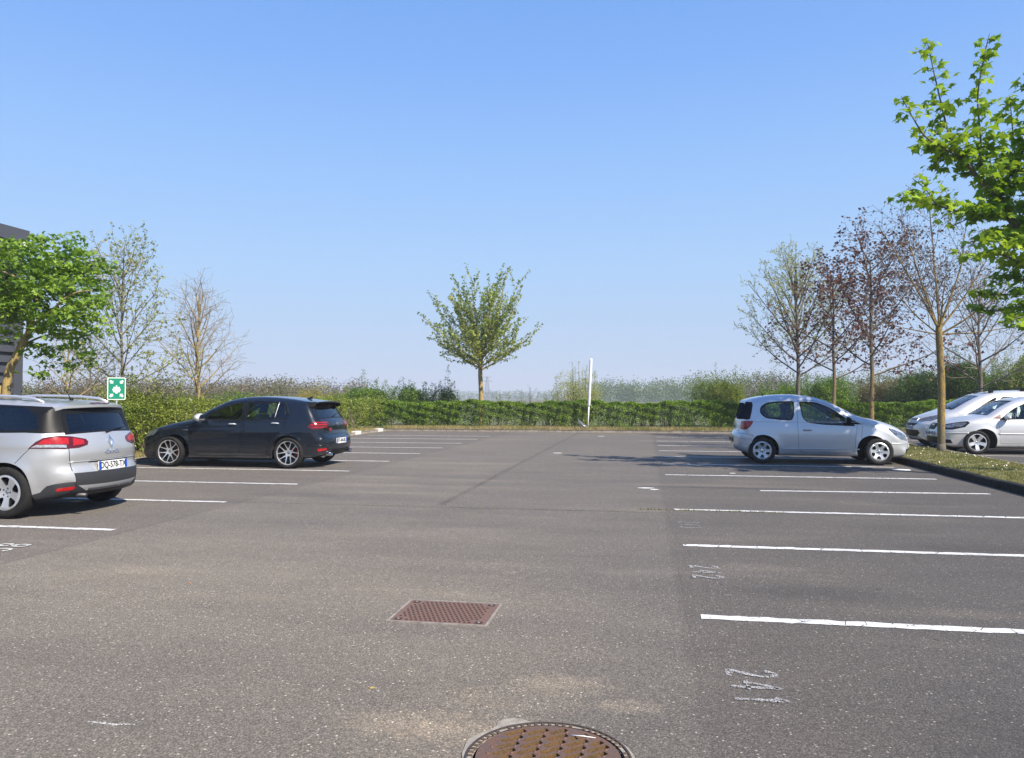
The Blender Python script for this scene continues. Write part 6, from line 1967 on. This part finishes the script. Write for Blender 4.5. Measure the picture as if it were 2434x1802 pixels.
# ------------------------------------------------------------------ tree in the middle, vase of leafy shoots
def centre_tree():
    b = P3(1143, 945, 36.0)
    root = empty('young_maple', (b[0], b[1], .0), 'lone tree with a wide fan of leafy shoots behind the hedge, centre of the photo', 'tree')
    T = Tree(12)
    T.limb([(0, 0, -.1), (.02, 0, 1.4), (-.03, 0, 2.6), (.0, 0, 3.4)], .125, .085, 10)
    sp = dict(seg=[.45, .35], wig=[.05, .06], trop=[.045, .13], cnt=[2.0, 0], t0=[.16, 0], ang=[34, 0], len=[1.35, 0], taper=[.35, 0], rr=.5, leaflvl=0, leafgap=.09, woodlvl=0, rmin=.004, leaft0=.14)
    r = T.r
    for k in range(44):
        f = k / 43
        z = 2.7 + 1.3 * f
        az = k * 137.5 + r.normal(0, 10); el = 20 + 48 * f + r.normal(0, 6)
        env = (3.4 if el < 50 else 3.7) * r.choice([.78, .94, 1.04]) * (1.0 if el < 55 else .9)
        L = env * r.uniform(.78, 1.08) * (1.0 if el > 45 else .85)
        d = (math.cos(R(az)) * math.cos(R(el)), math.sin(R(az)) * math.cos(R(el)), math.sin(R(el)))
        T.grow((0, 0, z), d, L, .024, 0, sp)
    ca, sa = math.cos(R(YAW)), math.sin(R(YAW))
    def side(u, w, z): return np.array([u * ca - w * sa * 1, u * sa * 1 + w * ca, z])   # u: across the view
    sp2 = dict(sp); sp2['cnt'] = [1.2, 0]; sp2['len'] = [.6, 0]; sp2['trop'] = [.06, .1]; sp2['leafgap'] = .10
    for st, dr, L, rd in (((0, 0, 2.75), side(1, .1, .48), 3.6, .03), ((0, 0, 3.0), side(-1, -.1, .55), 3.6, .035), ((0, 0, 3.5), side(.42, 0, 1.0), 4.3, .04), ((0, 0, 2.8), side(-1, .2, .42), 2.9, .03), ((0, 0, 3.2), side(.95, .1, 1.0), 3.7, .04), ((0, 0, 3.2), side(-.8, .1, 1.0), 3.6, .04)):
        T.grow(st, dr, L, rd, 0, sp2)
    T.finish(root, BARK_YEL2, TWIG_GREY, L_CENTRE, LOBED, .115, per=3, spread=.075, up=.3, droop=.25)
    print('centre', len(T.sites))
centre_tree()

# ------------------------------------------------------------------ trees at the left
def left_maple():
    b = P3(14, 945, 14.0)
    root = empty('maple_tree', (b[0], b[1], .05), 'leaning maple with a dense light green crown in front of the grey building', 'tree')
    T = Tree(17)
    o = np.array([b[0], b[1], .05])
    def L(*pp): return [P3(x, y, 14.0 + dz) - o for x, y, dz in pp]
    T.limb([(-.05, 0, -.1), (-.03, 0, .5)] + L((18, 900, 0), (38, 850, 0), (62, 800, 0)), .085, .06, 10)
    T.limb([(-.05, 0, -.1), (-.10, 0, .7), (-.14, 0, 1.6)], .05, .035, 8)
    Z0 = 0
    for pts, r0 in ((((62, 800, 0), (80, 750, 0), (90, 690, 0), (105, 620, 0)), .045), (((62, 800, 0), (66, 770, .2), (58, 720, .4), (50, 660, .5)), .03), (((70, 780, 0), (120, 740, -.3), (170, 700, -.5), (220, 690, -.6)), .03),
                    (((85, 720, 0), (60, 680, -.4), (20, 650, -.6), (-30, 640, -.6)), .03), (((90, 690, 0), (140, 650, .4), (190, 620, .7)), .03), (((55, 820, 0), (100, 800, .3), (150, 790, .5), (200, 775, .6)), .022)):
        T.limb(L(*pts), r0, .008, 6)
    r = T.r
    # leaf clumps in flat tiers filling an irregular crown
    c = P3(105, 700, 14.0) - o
    clumps = []
    k = 0
    blobs = [(105, 610, 0, .95, .38), (160, 660, .3, .75, .45), (60, 640, -.4, .9, .5), (20, 670, .2, .6, .35), (195, 700, 0, .5, .4), (140, 720, -.5, .8, .42), (70, 725, .3, .6, .40), (180, 770, .1, .75, .26), (215, 640, .3, .5, .30), (120, 800, .2, .8, .22), (150, 845, .2, .65, .22), (165, 600, 0, .3, .32), (-30, 700, 0, .8, .6), (105, 690, .5, .9, .6), (60, 830, .1, .35, .14), (200, 740, -.2, .55, .3), (100, 880, 0, .4, .10), (30, 745, -.2, .5, .22), (-60, 690, 0, .8, .5), (120, 580, 0, .4, .25), (158, 585, 0, .26, .30), (172, 566, .1, .14, .20), (225, 640, .2, .24, .28), (85, 590, -.2, .3, .28)]
    for px, py, dz, rx, rz in blobs:
        p = P3(px, py, 14.0 + dz) - o
        m = int(105 * rx * rx * (rz / .4) ** .7)
        for _ in range(m):
            v = r.normal(0, 1, 3); v /= np.linalg.norm(v); v *= r.uniform(.35, 1) ** .5
            clumps.append(p + v * np.array([rx, rx, rz]))
    S = []; Dd = []
    for q in clumps:
        n = r.integers(5, 10); 
        for _ in range(n):
            a = r.uniform(0, 2 * PI); dd = np.array([math.cos(a), math.sin(a), -.1])
            S.append(q + dd * r.uniform(.02, .13) + (0, 0, r.normal(0, .022))); Dd.append(dd)
        if r.uniform() < .35:
            e = q + (np.array([c[0], c[1], q[2] - .2]) - q) * .35
            T.twigs.tube([q, (q + e) / 2 + (0, 0, .02), e], [.002, .004, .006], 3, cap=False)
    mb = MB(); leaves(mb, np.array(S), .105, MAPLE, r, up=.5, droop=.42, dirs=np.array(Dd))
    T.wood.build('trunk', BARK_YEL2, root, smooth=True)
    struct(T.twigs.build('branches', TWIG_BROWN, root, smooth=True), 'stuff')
    mb.build('foliage', L_MAPLE2, root)
    print('left maple leaves', len(S))
left_maple()
b = P3(288, 945, 19.5)
far_bare_tree((b[0], b[1], 0), 5.4, 61, 'open tree with small scattered spring leaves behind the green sign', 'budding_tree', BARK_GREY, TWIG_GREY, L_PALE, .07, 1.05, .20, .06, 2, 1.15, n=20, el0=25, leafgap=.14)
b = P3(470, 945, 21.5)
far_bare_tree((b[0], b[1], 0), 4.75, 67, 'small bare tree with pale yellow trunk left of the dark hatchback', 'bare_tree', BARK_YEL2, simple('pale_twig', (.27, .235, .19), .9), None, .05, .85, .28, .07, n=24, el0=40, cnt=1.3, rm=.004)
b = P3(160, 945, 25.0)
far_bare_tree((b[0], b[1], -.1), 3.4, 71, 'low bare tree just over the roof of the estate car', 'bare_tree', BARK_YEL2, TWIG_GREY, L_BUSHY, .04, 1.35, .28, .06, n=14, el0=12, leafgap=.35)
b = P3(215, 945, 30.0)
far_bare_tree((b[0], b[1], -.1), 4.2, 73, 'grey brown leafless tree behind the green sign, farther off', 'bare_tree', BARK_GREY, TWIG_GREY, None, .04, 1.2, .25, .07, n=16, el0=15)

# ------------------------------------------------------------------ hedges
def hedge(name, label, path, h, w, n, leaf, size, mat, seed, low_gap=.5, stems=70, loose=.0, twig=TWIG_TAN, top_noise=.085, lowf=.35):
    r = np.random.default_rng(seed)
    path = np.array(path, float)
    seg = np.linalg.norm(np.diff(path, axis=0), axis=1); cum = np.concatenate([[0], np.cumsum(seg)]); T_ = cum[-1]
    root = empty(name, (path[0][0], path[0][1], 0), label, 'hedge')
    o = np.array([path[0][0], path[0][1], 0])
    t = r.uniform(0, T_, n)
    x = np.interp(t, cum, path[:, 0]); y = np.interp(t, cum, path[:, 1])
    i = np.clip(np.searchsorted(cum, t) - 1, 0, len(seg) - 1)
    D = np.diff(path, axis=0)[i] / seg[i][:, None]; Nn = np.stack([-D[:, 1], D[:, 0]], 1)
    ph = r.uniform(0, 9, 6)
    hh = h * (1 + top_noise * (np.sin(t * 1.3 + ph[0]) * .5 + np.sin(t * 3.7 + ph[1]) * .3 + np.sin(t * 9 + ph[2]) * .3))
    ww = w * (1 + .12 * np.sin(t * 2.1 + ph[3]) + .1 * np.sin(t * 5.3 + ph[4]))
    # concentrate leaves near the skin: pick a point on the rounded box surface
    u = r.uniform(0, 1, n); s_ = r.uniform(0, 1, n)
    side = r.uniform(0, 1, n)
    v = np.where(side < .42, -1.0, np.where(side < .62, 1.0, r.uniform(-1, 1, n)))
    z = np.where(side < .62, u ** .75, 1.0)
    depth = np.abs(r.normal(0, .13, n))
    v = v * (1 - depth * (side < .62)) * np.where(z > .85, 1 - (z - .85) * 1.2, 1.0)
    z = z - depth * .5 * (side >= .62)
    # holes low down, where the stems show
    hole = (np.sin(t * 2.9 + ph[5]) + np.sin(t * 1.13 + ph[2]) + r.normal(0, .5, n)) > (1.0 - low_gap)
    keep = (z > lowf + r.uniform(-.15, .15, n)) | (~hole & (r.uniform(0, 1, n) < .75))
    # clumps: push leaves in and out together
    cl = np.sin(t * 11 + z * 9) * np.sin(t * 6.3 - z * 14)
    v = v * (1 + .20 * cl)
    zz = z * hh + loose * np.abs(r.normal(0, 1, n)) * (z > .9)
    Pq = np.stack([x + Nn[:, 0] * v * ww / 2, y + Nn[:, 1] * v * ww / 2, zz + .05], 1)[keep] - o
    mb = MB(); leaves(mb, Pq, size, leaf, r, up=.25, droop=.15)
    mb.build('foliage', mat, root)
    sb = MB()
    for k in range(stems):
        tt = r.uniform(0, T_); bx = np.interp(tt, cum, path[:, 0]); by = np.interp(tt, cum, path[:, 1])
        p = np.array([bx + r.normal(0, w * .16), by + r.normal(0, w * .16), .0])
        for j in range(r.integers(3, 7)):
            a = r.uniform(0, 2 * PI); sl = r.uniform(.08, .42)
            q = p + np.array([math.cos(a) * sl * .5, math.sin(a) * sl * .5, h * .5]); e = p + np.array([math.cos(a) * sl, math.sin(a) * sl * .8, h * r.uniform(.75, .98)])
            sb.tube([p - o, q - o, e - o], [.016, .012, .006], 4, cap=False)
    st = sb.build('stems', twig, root, smooth=True); struct(st, 'stuff')
    return root
hedge('hedge', 'long clipped green hedge behind the far kerb of the car park', [(-11.9, 33.0), (-4, 33.0), (6, 33.0), (12, 33.0)], 1.20, 1.15, 150000, OVAL, .066, L_HEDGE, 51, .5, 85)
hedge('hedge', 'clipped hedge continuing beyond the two cars at the right edge', [(12.0, 33.0), (27, 33.0)], 1.22, 1.1, 56000, OVAL, .068, L_HEDGE, 52, .4, 40)
hedge('hedge', 'loose overgrown hedge along the left kerb, behind the dark hatchback', [(-12.0, 33.0), (-12.05, 24), (-12.1, 12.0)], 1.15, 1.1, 80000, OVAL, .064, L_BUSHY, 53, .6, 60, .10, top_noise=.12)

# ------------------------------------------------------------------ shrubs
def shrub(name, label, loc, h, w, n, mat, seed, shoots=26, size=.05, tall=.3, tmpl=OVAL, twig=TWIG_BROWN, group=None, dense=1.0, cat='shrub'):
    r = np.random.default_rng(seed)
    root = empty(name, loc, label, cat, group)
    tw = MB(); S = []; n = int(n * 1.7); size = size * 1.15
    for k in range(shoots):
        a = r.uniform(0, 2 * PI); rad = w / 2 * math.sqrt(r.uniform(0, 1))
        hh = h * r.uniform(.6, 1.0) * (1 - .35 * (rad / (w / 2)) ** 2) + (tall * r.uniform(0, 1) if r.uniform() < .3 else 0)
        b0 = np.array([math.cos(a) * rad * .35, math.sin(a) * rad * .35, 0]); e = np.array([math.cos(a) * rad, math.sin(a) * rad, hh])
        mid = (b0 + e) / 2 + np.array([math.cos(a) * rad * .15, math.sin(a) * rad * .15, 0])
        P = catmull([b0, mid, e], 5); tw.tube(P, np.linspace(.014, .003, len(P)), 4, cap=False)
        m = int(n / shoots)
        t = r.uniform(.18, 1, m) ** .8
        q = np.stack([np.interp(t, np.linspace(0, 1, len(P)), P[:, i]) for i in range(3)], 1)
        sp_ = (w * .09 + .05) * (1.05 - t)[:, None] + .035
        q = q + r.normal(0, 1, q.shape) * sp_ * dense
        S.append(q)
    if n > 2000:      # leafy body of the bush
        for k in range(7):
            a = r.uniform(0, 2 * PI); q = r.uniform(0, .3) * w
            c = np.array([math.cos(a) * q, math.sin(a) * q, h * r.uniform(.30, .52)])
            m = int(n * .32); v = r.normal(0, 1, (m, 3)); v /= np.linalg.norm(v, axis=1)[:, None]; v *= r.uniform(.5, 1, (m, 1)) ** .5
            S.append(c + v * np.array([w * .27, w * .27, h * r.uniform(.26, .36)]))
    S = np.concatenate(S); S[:, 2] = np.maximum(S[:, 2], .06)
    mb = MB(); leaves(mb, S, size, tmpl, r, up=.3, droop=.15)
    mb.build('foliage', mat, root)
    struct(tw.build('stems', twig, root, smooth=True), 'stuff')
    return root
def at(px, Z, z=-.02):
    p = P3(px, 945, Z); return (p[0], p[1], z)
shrub('shrub', 'broad grey green bush with upright shoots left of the middle, behind the hedge', at(890, 37), 2.56, 2.7, 5200, L_BUSH, 101, 60, .06, .55)
shrub('shrub', 'low rounded green bush at the left end of the long hedge', at(820, 39), 2.13, 2.4, 3800, L_BUSHY, 102, 40, .06, .25)
shrub('shrub', 'thin dark green shrub with upright twigs left of the middle tree', at(1062, 37), 2.62, 1.6, 1500, L_BUSHD, 103, 26, .06, .5, dense=.8)
shrub('shrub', 'grey green bush right of the broad one, behind the hedge', at(985, 37.5), 2.45, 2.3, 3600, L_BUSH, 121, 50, .06, .45)
shrub('shrub', 'tiny green shrub just right of the middle tree', at(1197, 36), 1.89, .8, 420, L_BUSHY, 104, 10, .055, .3)
shrub('shrub', 'small leafless reddish twiggy shrub between middle tree and white post', at(1258, 37), 2.13, 1.3, 240, L_BUD, 105, 34, .04, .4, twig=TWIG_BROWN)
shrub('shrub', 'low green shrub right beside the reddish twiggy one', at(1312, 38), 1.95, 1.1, 700, L_BUSHY, 106, 16, .055, .2)
shrub('shrub', 'pale flowering shrub with airy twigs behind the white post', at(1375, 36.5), 3.35, 2.4, 2300, L_PALE, 107, 46, .055, .6, dense=.9)
shrub('shrub', 'olive green bush with long upright shoots left of the small car', at(1715, 37), 2.81, 2.6, 4200, L_BUSHY, 108, 56, .06, .9)
shrub('shrub', 'rounded green bush above the roof of the small car', at(1850, 41), 2.68, 3.0, 4200, L_BUSH, 109, 46, .065, .3)
shrub('shrub', 'wide green bush between the two slimmer trunks behind the small car', at(1960, 39), 3.05, 3.4, 6000, L_BUSH, 110, 60, .065, .4)
shrub('shrub', 'brownish bush with reddish leaves behind the yellow trunk of the purple tree', at(2085, 42), 3.05, 3.2, 4200, leaf_mat('russet_leaves', (.17, .14, .05), (.20, .13, .06), (.13, .13, .04)), 111, 50, .065, .5)
shrub('shrub', 'tall dark green bush left of the yellow lichened trunk', at(2180, 39), 3.54, 3.0, 6000, L_BUSHD, 112, 56, .065, .4)
shrub('shrub', 'dark green bush behind the roof bars of the people carrier', at(2270, 37), 4.03, 3.0, 6500, L_BUSHD, 113, 56, .065, .5)
shrub('shrub', 'sunlit green bush behind the people carrier near the right edge', at(2370, 38), 3.66, 3.2, 6500, L_BUSH, 114, 60, .065, .5)
shrub('shrub', 'tall bright bush cut off by the right edge of the photo', at(2450, 36), 4.39, 3.2, 7000, L_BUSHY, 115, 60, .065, .5)
shrub('shrub', 'yellow green bush below the green sign, behind the estate car', at(300, 18.5), 2.13, 1.9, 3400, L_BUSHY, 116, 40, .05, .3)
shrub('shrub', 'yellow flowering bush over the roof of the dark hatchback', at(745, 44), 2.44, 2.6, 2600, leaf_mat('yellow_blossom', (.40, .34, .08), (.26, .27, .08), (.36, .30, .10)), 117, 40, .07, .4)
shrub('shrub', 'small green bush between bare tree and dark hatchback roof', at(560, 30), 2.13, 2.2, 2300, L_BUSH, 118, 34, .055, .2)
shrub('shrub', 'straggly olive bush behind the bonnet of the dark hatchback', at(395, 19), 1.89, 1.7, 2200, L_BUSHY, 119, 34, .05, .25)

# ------------------------------------------------------------------ far woods and hills
def wood(name, label, x0, x1, Z, h, n_crowns, cards, mats, seed, deep=14, cs=.55, base_z=-.1, hvar=.3, cw=1.0):
    """a belt of crowns seen from far away, in camera-facing columns px x0..x1 at depth Z"""
    r = np.random.default_rng(seed)
    A = P3(x0, 945, Z); B = P3(x1, 945, Z)
    per = []
    for k in range(n_crowns):
        t = r.uniform(0, 1); dz = r.uniform(0, deep)
        p = A + (B - A) * t; dirv = (p - np.array([0, 0, p[2]])); dirv /= np.linalg.norm(dirv)
        p = p + dirv * dz
        H = h * (1 + hvar * r.uniform(-1, .6)) * (1 + .1 * dz / deep)
        W = H * r.uniform(.35, .55) * cw
        m = cards
        v = r.normal(0, 1, (m, 3)); v /= np.linalg.norm(v, axis=1)[:, None]; v *= r.uniform(.3, 1, (m, 1)) ** .4
        v[:, 2] = v[:, 2] * .5 + .5
        v += .18 * np.sin(v[:, [1, 2, 0]] * 9 + k)
        per.append(np.array([p[0], p[1], base_z]) + v * np.array([W, W, H]))
    S = np.concatenate(per)
    mb = MB()
    n = len(S)
    leaves(mb, S, cs, DIAM, r, up=.1, droop=.1)
    o = mb.build(name, mats)
    o['label'] = label
    return struct(o, 'stuff')
W_BROWN = leaf_mat('wood_brown', (.14, .098, .058), (.11, .085, .05), (.12, .12, .04), trans=.2, vary=.2, clump=.09)
W_GREEN = leaf_mat('wood_green', (.10, .155, .028), (.14, .19, .04), (.075, .125, .025), trans=.2, vary=.2, clump=.08)
W_GREY = leaf_mat('wood_grey', (.17, .15, .12), (.14, .12, .10), (.19, .17, .13), trans=.2, vary=.2, clump=.1)
wood('brown_wood', 'brown leafless wood in the haze behind the left trees', -400, 700, 75, 3.0, 300, 230, W_BROWN, 201, 25, .22)
wood('brown_wood', 'hazy brown wood edge over the roof of the dark hatchback', 520, 860, 150, 4.6, 90, 260, W_BROWN, 202, 40, .38, hvar=.35)
wood('brown_wood', 'brown thicket in the haze left of the green sign', 100, 420, 48, 2.5, 80, 240, W_BROWN, 210, 14, .15)
wood('green_wood', 'soft green wood far behind the hedge, right of the white post', 1400, 1690, 260, 7.0, 110, 200, W_GREEN, 203, 50, .6, cw=.9)
wood('green_wood', 'green wood far behind the small car', 1640, 2600, 130, 5.4, 280, 220, W_GREEN, 204, 40, .36)
wood('grey_wood', 'grey leafless thicket above the small car', 1770, 1860, 70, 3.2, 20, 400, W_GREY, 205, 8, .16)
wood('distant_wood', 'faint distant wood along the horizon in the middle', 820, 1640, 700, 6.5, 260, 50, W_GREEN, 206, 200, 2.0, hvar=.8)
def hill(name, px0, px1, Z, h, seed):
    r = np.random.default_rng(seed)
    n = 60; A = P3(px0, 945, Z); B = P3(px1, 945, Z)
    t = np.linspace(0, 1, n)
    prof = h * np.sin(PI * t) ** .6 * (1 + .12 * np.sin(t * 9 + seed) + .05 * np.sin(t * 23))
    d = (A + B) / 2; d[2] = 0; d /= np.linalg.norm(d)
    V = []
    for f, zf in ((0, 0), (Z * .08, .6), (Z * .2, 1.0), (Z * .5, .3)):
        for i in range(n):
            p = A + (B - A) * t[i] + d * f; V.append((p[0], p[1], prof[i] * zf - .5))
    m_ = MB(); m_.add(V, [(j * n + i, j * n + i + 1, (j + 1) * n + i + 1, (j + 1) * n + i) for j in range(3) for i in range(n - 1)])
    return struct(m_.build(name, M_FIELD if False else simple('far_hill_%d' % seed, (.10, .13, .06), 1.0, var=.4, scale=.01), smooth=True))
hill('hills', 700, 1900, 1700, 22, 1)
hill('hills', -600, 900, 2200, 34, 2)
hill('hills', 1500, 3300, 2300, 30, 3)
# ------------------------------------------------------------------ grey clad building at the left
def building():
    c = P3(43, 945, 22.4)
    x1, y1 = c[0], c[1]; H = 6.35; Lb = 22.0; Wd = 12.0
    root = empty('warehouse', (x1, y1, 0), 'grey building with horizontal metal cladding at the left edge of the photo', 'building')
    M_CLAD = simple('grey_cladding', (.085, .09, .105), .5, metal=.2, var=.15, scale=.8)
    M_CLADT = simple('grey_flashing', (.075, .08, .095), .5, metal=.2)
    m_ = MB()
    def wall(p0, p1):
        """corrugated sheet between two ground points"""
        p0 = np.array(p0); p1 = np.array(p1); D = (p1 - p0) / np.linalg.norm(p1 - p0); nn = np.array([D[1], -D[0]])
        pitch = .30; prof = []
        z = 0
        while z < H - .45:
            prof += [(z, -.03), (z + .045, .06), (z + .20, .06), (z + .215, -.03)]; z += pitch
        V = [(p[0] + nn[0] * e, p[1] + nn[1] * e, zz) for zz, e in prof for p in (p0, p1)]
        k = len(prof)
        m_.add(V, [(2 * i, 2 * i + 1, 2 * i + 3, 2 * i + 2) for i in range(k - 1)])
    wall((0, -Lb), (0, -.22))
    wall((-.22, 0), (-Wd, 0)); wall((-Wd, 0), (-Wd, -Lb)); wall((-Wd, -Lb), (0, -Lb))
    m_.build('wall_cladding', M_CLAD, root)
    m_ = MB(); m_.box(-.24, .075, -.24, .075, 0, H - .38); m_.build('corner_post', M_CLADT, root)
    m_ = MB()
    m_.box(-Wd - .12, .16, -Lb - .12, .16, H - .38, H); m_.build('roof_trim', M_CLADT, root)
    m_ = MB(); m_.box(-Wd, 0, -Lb, 0, H - .06, H + .02)
    m_.build('roof', simple('roof_grey', (.2, .2, .2), .9), root)
    # floodlight on the corner
    o = empty('floodlight', (x1 + .05, y1 + .02, H - .62), 'white floodlight under the roof corner of the grey building', 'lamp')
    w_ = simple('lamp_white', (.80, .80, .78), .35)
    m_ = MB(); m_.box(-.02, .10, -.03, .03, -.03, .03, bev=.005); m_.box(.0, .05, -.02, .02, -.02, .16, bev=.005); m_.build('bracket', M_ALLOY, o)
    bm = bmesh.new(); bmesh.ops.create_uvsphere(bm, u_segments=20, v_segments=12, radius=1)
    for v in bm.verts:
        v.co = Vector((.13 + v.co.x * .24, v.co.y * .16, .13 + max(v.co.z, -.35) * .13 - v.co.x * .05))
    m_ = MB(); bm.verts.index_update(); m_.add([v.co[:] for v in bm.verts], [[v.index for v in f.verts] for f in bm.faces]); bm.free()
    m_.build('lamp_housing', w_, o, auto=40)
building()

# ------------------------------------------------------------------ assembly point sign
def sign():
    p = P3(277, 924, 15.5)
    root = empty('assembly_point_sign', (p[0], p[1], 0), 'green and white assembly point sign on a thin post by the left kerb', 'sign', None, R(YAW + 24))
    zc = p[2]; w, h = .335, .455
    M_GREEN = simple('sign_green', (.0, .23, .14), .45)
    M_WHITE = simple('sign_white', (.78, .80, .77), .45)
    M_BACK = simple('sign_rim', (.62, .66, .62), .4, metal=.3)
    m_ = MB(); m_.lathe([(.022, -.1), (.022, zc + .2), (.0005, zc + .2)], 12, 'z', c=(0, .03, 0)); m_.build('post', M_ALLOY, root, auto=40)
    tf = lambda x, y, z: (x, -z, y + zc)
    m_ = MB(); m_.prism(rpoly([(-w / 2, -h / 2), (w / 2, -h / 2), (w / 2, h / 2), (-w / 2, h / 2)], .03), -.012, .0, 0, tf)
    bd = m_.build('panel', M_BACK, root)
    a, b = w / 2 - .018, h / 2 - .018
    m_ = MB(); m_.prism(rpoly([(-a, -b), (a, -b), (a, b), (-a, b)], .018), 0, .002, 0, tf); m_.build('green_field', M_GREEN, bd)
    m_ = MB(); m_.prism(rpoly([(-w / 2 + .004, -h / 2 + .004), (w / 2 - .004, -h / 2 + .004), (w / 2 - .004, h / 2 - .004), (-w / 2 + .004, h / 2 - .004)], .028), 0, .001, 0, tf); m_.build('white_border', M_WHITE, bd)
    # four arrows pointing to the middle
    A0 = [(0, 0), (-.085, 0), (-.062, .023), (-.10, .061), (-.061, .10), (-.023, .062), (0, .085)]
    A0 = [(x * .72, y * .72) for x, y in A0]
    for sx_ in (-1, 1):
        for sy_ in (-1, 1):
            P = [((-x) * sx_, y * sy_) for x, y in A0]
            P = [(px + sx_ * .052 * 1.15, py + sy_ * .105) for px, py in P]
            if area2(P) < 0: P = P[::-1]
            m_ = MB(); m_.prism(P, .002, .0035, 0, tf); m_.build('arrow', M_WHITE, bd)
    # group of people
    m_ = MB(); n = 14; t_ = np.arange(n) * 2 * PI / n
    fig = [(0, .052, .016, 0), (-.042, .022, .016, 0), (.042, .022, .016, 0), (0, -.005, .017, 1)]
    for i, (x, y, r_, k) in enumerate(fig):
        m_.prism([(x + r_ * math.cos(q_), y + r_ * math.sin(q_)) for q_ in t_], .002, .0036 + .0004 * i, 0, tf)
        B = [(x - .030, y - .022), (x + .030, y - .022), (x + .030, y - .062), (x + .018, y - .066), (x + .016, y - .095), (x - .016, y - .095), (x - .018, y - .066), (x - .030, y - .062)]
        m_.prism(rpoly(B[::-1], .006, 2)[::-1] if area2(B) < 0 else rpoly(B, .006, 2), .002, .0034 + .0004 * i, 0, tf)
    m_.build('people_symbol', M_WHITE, bd)
sign()

# ------------------------------------------------------------------ white leaning post by the hedge
def white_post():
    b = P3(1397, 1019, 31.95); t = P3(1405, 852, 31.95)
    root = empty('white_post', (b[0], b[1], .08), 'leaning white post with dark foot against the long hedge', 'post')
    d = np.array([t[0] - b[0], t[1] - b[1], t[2] - .08])
    Wm = simple('post_white', (.80, .80, .78), .5, var=.12, scale=6)
    m_ = MB(); m_.tube([(0, 0, 0), tuple(d * .36)], .030, 10); m_.build('lower_tube', Wm, root, smooth=True)
    m_ = MB(); m_.tube([tuple(d * .33), tuple(d * .345), tuple(d * .97), tuple(d)], [.045, .062, .060, .04], 12); m_.build('upper_tube', Wm, root, smooth=True)
    m_ = MB()
    m_.add([(-.42, .05, .46), (-.38, -.04, .30), (-.30, -.10, -.0), (-.02, -.12, .02), (.04, .06, .05), (.02, .0, .16), (-.1, .0, .22)], [(0, 1, 6), (1, 2, 3, 6), (6, 3, 5), (3, 4, 5), (0, 6, 5, 4), (0, 4, 3, 2, 1)])
    m_.build('broken_foot', simple('foot_dark', (.05, .055, .06), .6), root)
    m_ = MB(); m_.tube([(-.42, .04, .46), (-.2, -.08, .2), (0, -.10, .1)], .012, 6); m_.tube([(-.30, -.11, .02), (.0, -.13, .04)], .012, 6); m_.build('foot_edge', M_ALLOY, root, smooth=True)
white_post()

# ------------------------------------------------------------------ lattice pylon, far off in the haze
def pylon():
    b = P3(1158, 945, 520.0)
    root = empty('lattice_pylon', (b[0], b[1], -1), 'faint lattice pylon far off in the haze right of the middle tree', 'pylon')
    M_ST = simple('pylon_steel', (.25, .26, .28), .6, metal=.3)
    H = 16.5; m_ = MB()
    def wz(z): return 1.6 * (1 - z / H) + .45
    for sx_ in (-1, 1):
        for sy_ in (-1, 1):
            m_.tube([(sx_ * wz(z), sy_ * wz(z), z) for z in np.linspace(0, H, 6)], .12, 4)
    for i in range(9):
        z0 = H * i / 9; z1 = H * (i + 1) / 9; a0 = wz(z0); a1 = wz(z1)
        for s1 in (-1, 1):
            m_.tube([(-a0, s1 * a0, z0), (a1, s1 * a1, z1)], .07, 3); m_.tube([(a0, s1 * a0, z0), (-a1, s1 * a1, z1)], .07, 3)
            m_.tube([(s1 * a0, -a0, z0), (s1 * a1, a1, z1)], .07, 3)
            m_.tube([(-a1, s1 * a1, z1), (a1, s1 * a1, z1)], .07, 3)
    m_.build('lattice_tower', M_ST, root)
    m_ = MB()
    for z, w in ((H * .98, 3.0), (H * .82, 3.8)):
        m_.tube([(-w, 0, z), (0, 0, z + .5), (w, 0, z)], .10, 3); m_.tube([(-w, 0, z), (w, 0, z)], .08, 3)
    m_.build('cross_arms', M_ST, root)
pylon()

# ------------------------------------------------------------------ cars in their stalls
build_estate((-8.72, 8.72, 0), PI)
build_dark_hatch((-8.40, 15.28, 0), PI)
build_small_car((3.66, 18.05, 0), 0.0)
build_mpv((9.72, 24.2, 0), PI)
build_light_hatch((9.45, 21.85, 0), PI)

# ------------------------------------------------------------------ haze
def haze(density=.0009):
    m, nt, o = new_mat('haze')
    v = nt.nodes.new('ShaderNodeVolumePrincipled')
    v.inputs['Color'].default_value = (.86, .92, 1.0, 1)
    v.inputs['Density'].default_value = density
    v.inputs['Anisotropy'].default_value = 0.0
    nt.links.new(v.outputs[0], o.inputs['Volume'])
    mb = MB(); mb.box(-5000, 5000, -2000, 6500, -2.0, 60)
    struct(mb.build('haze', m), 'stuff')['label'] = 'thin morning haze over the whole place'
haze()
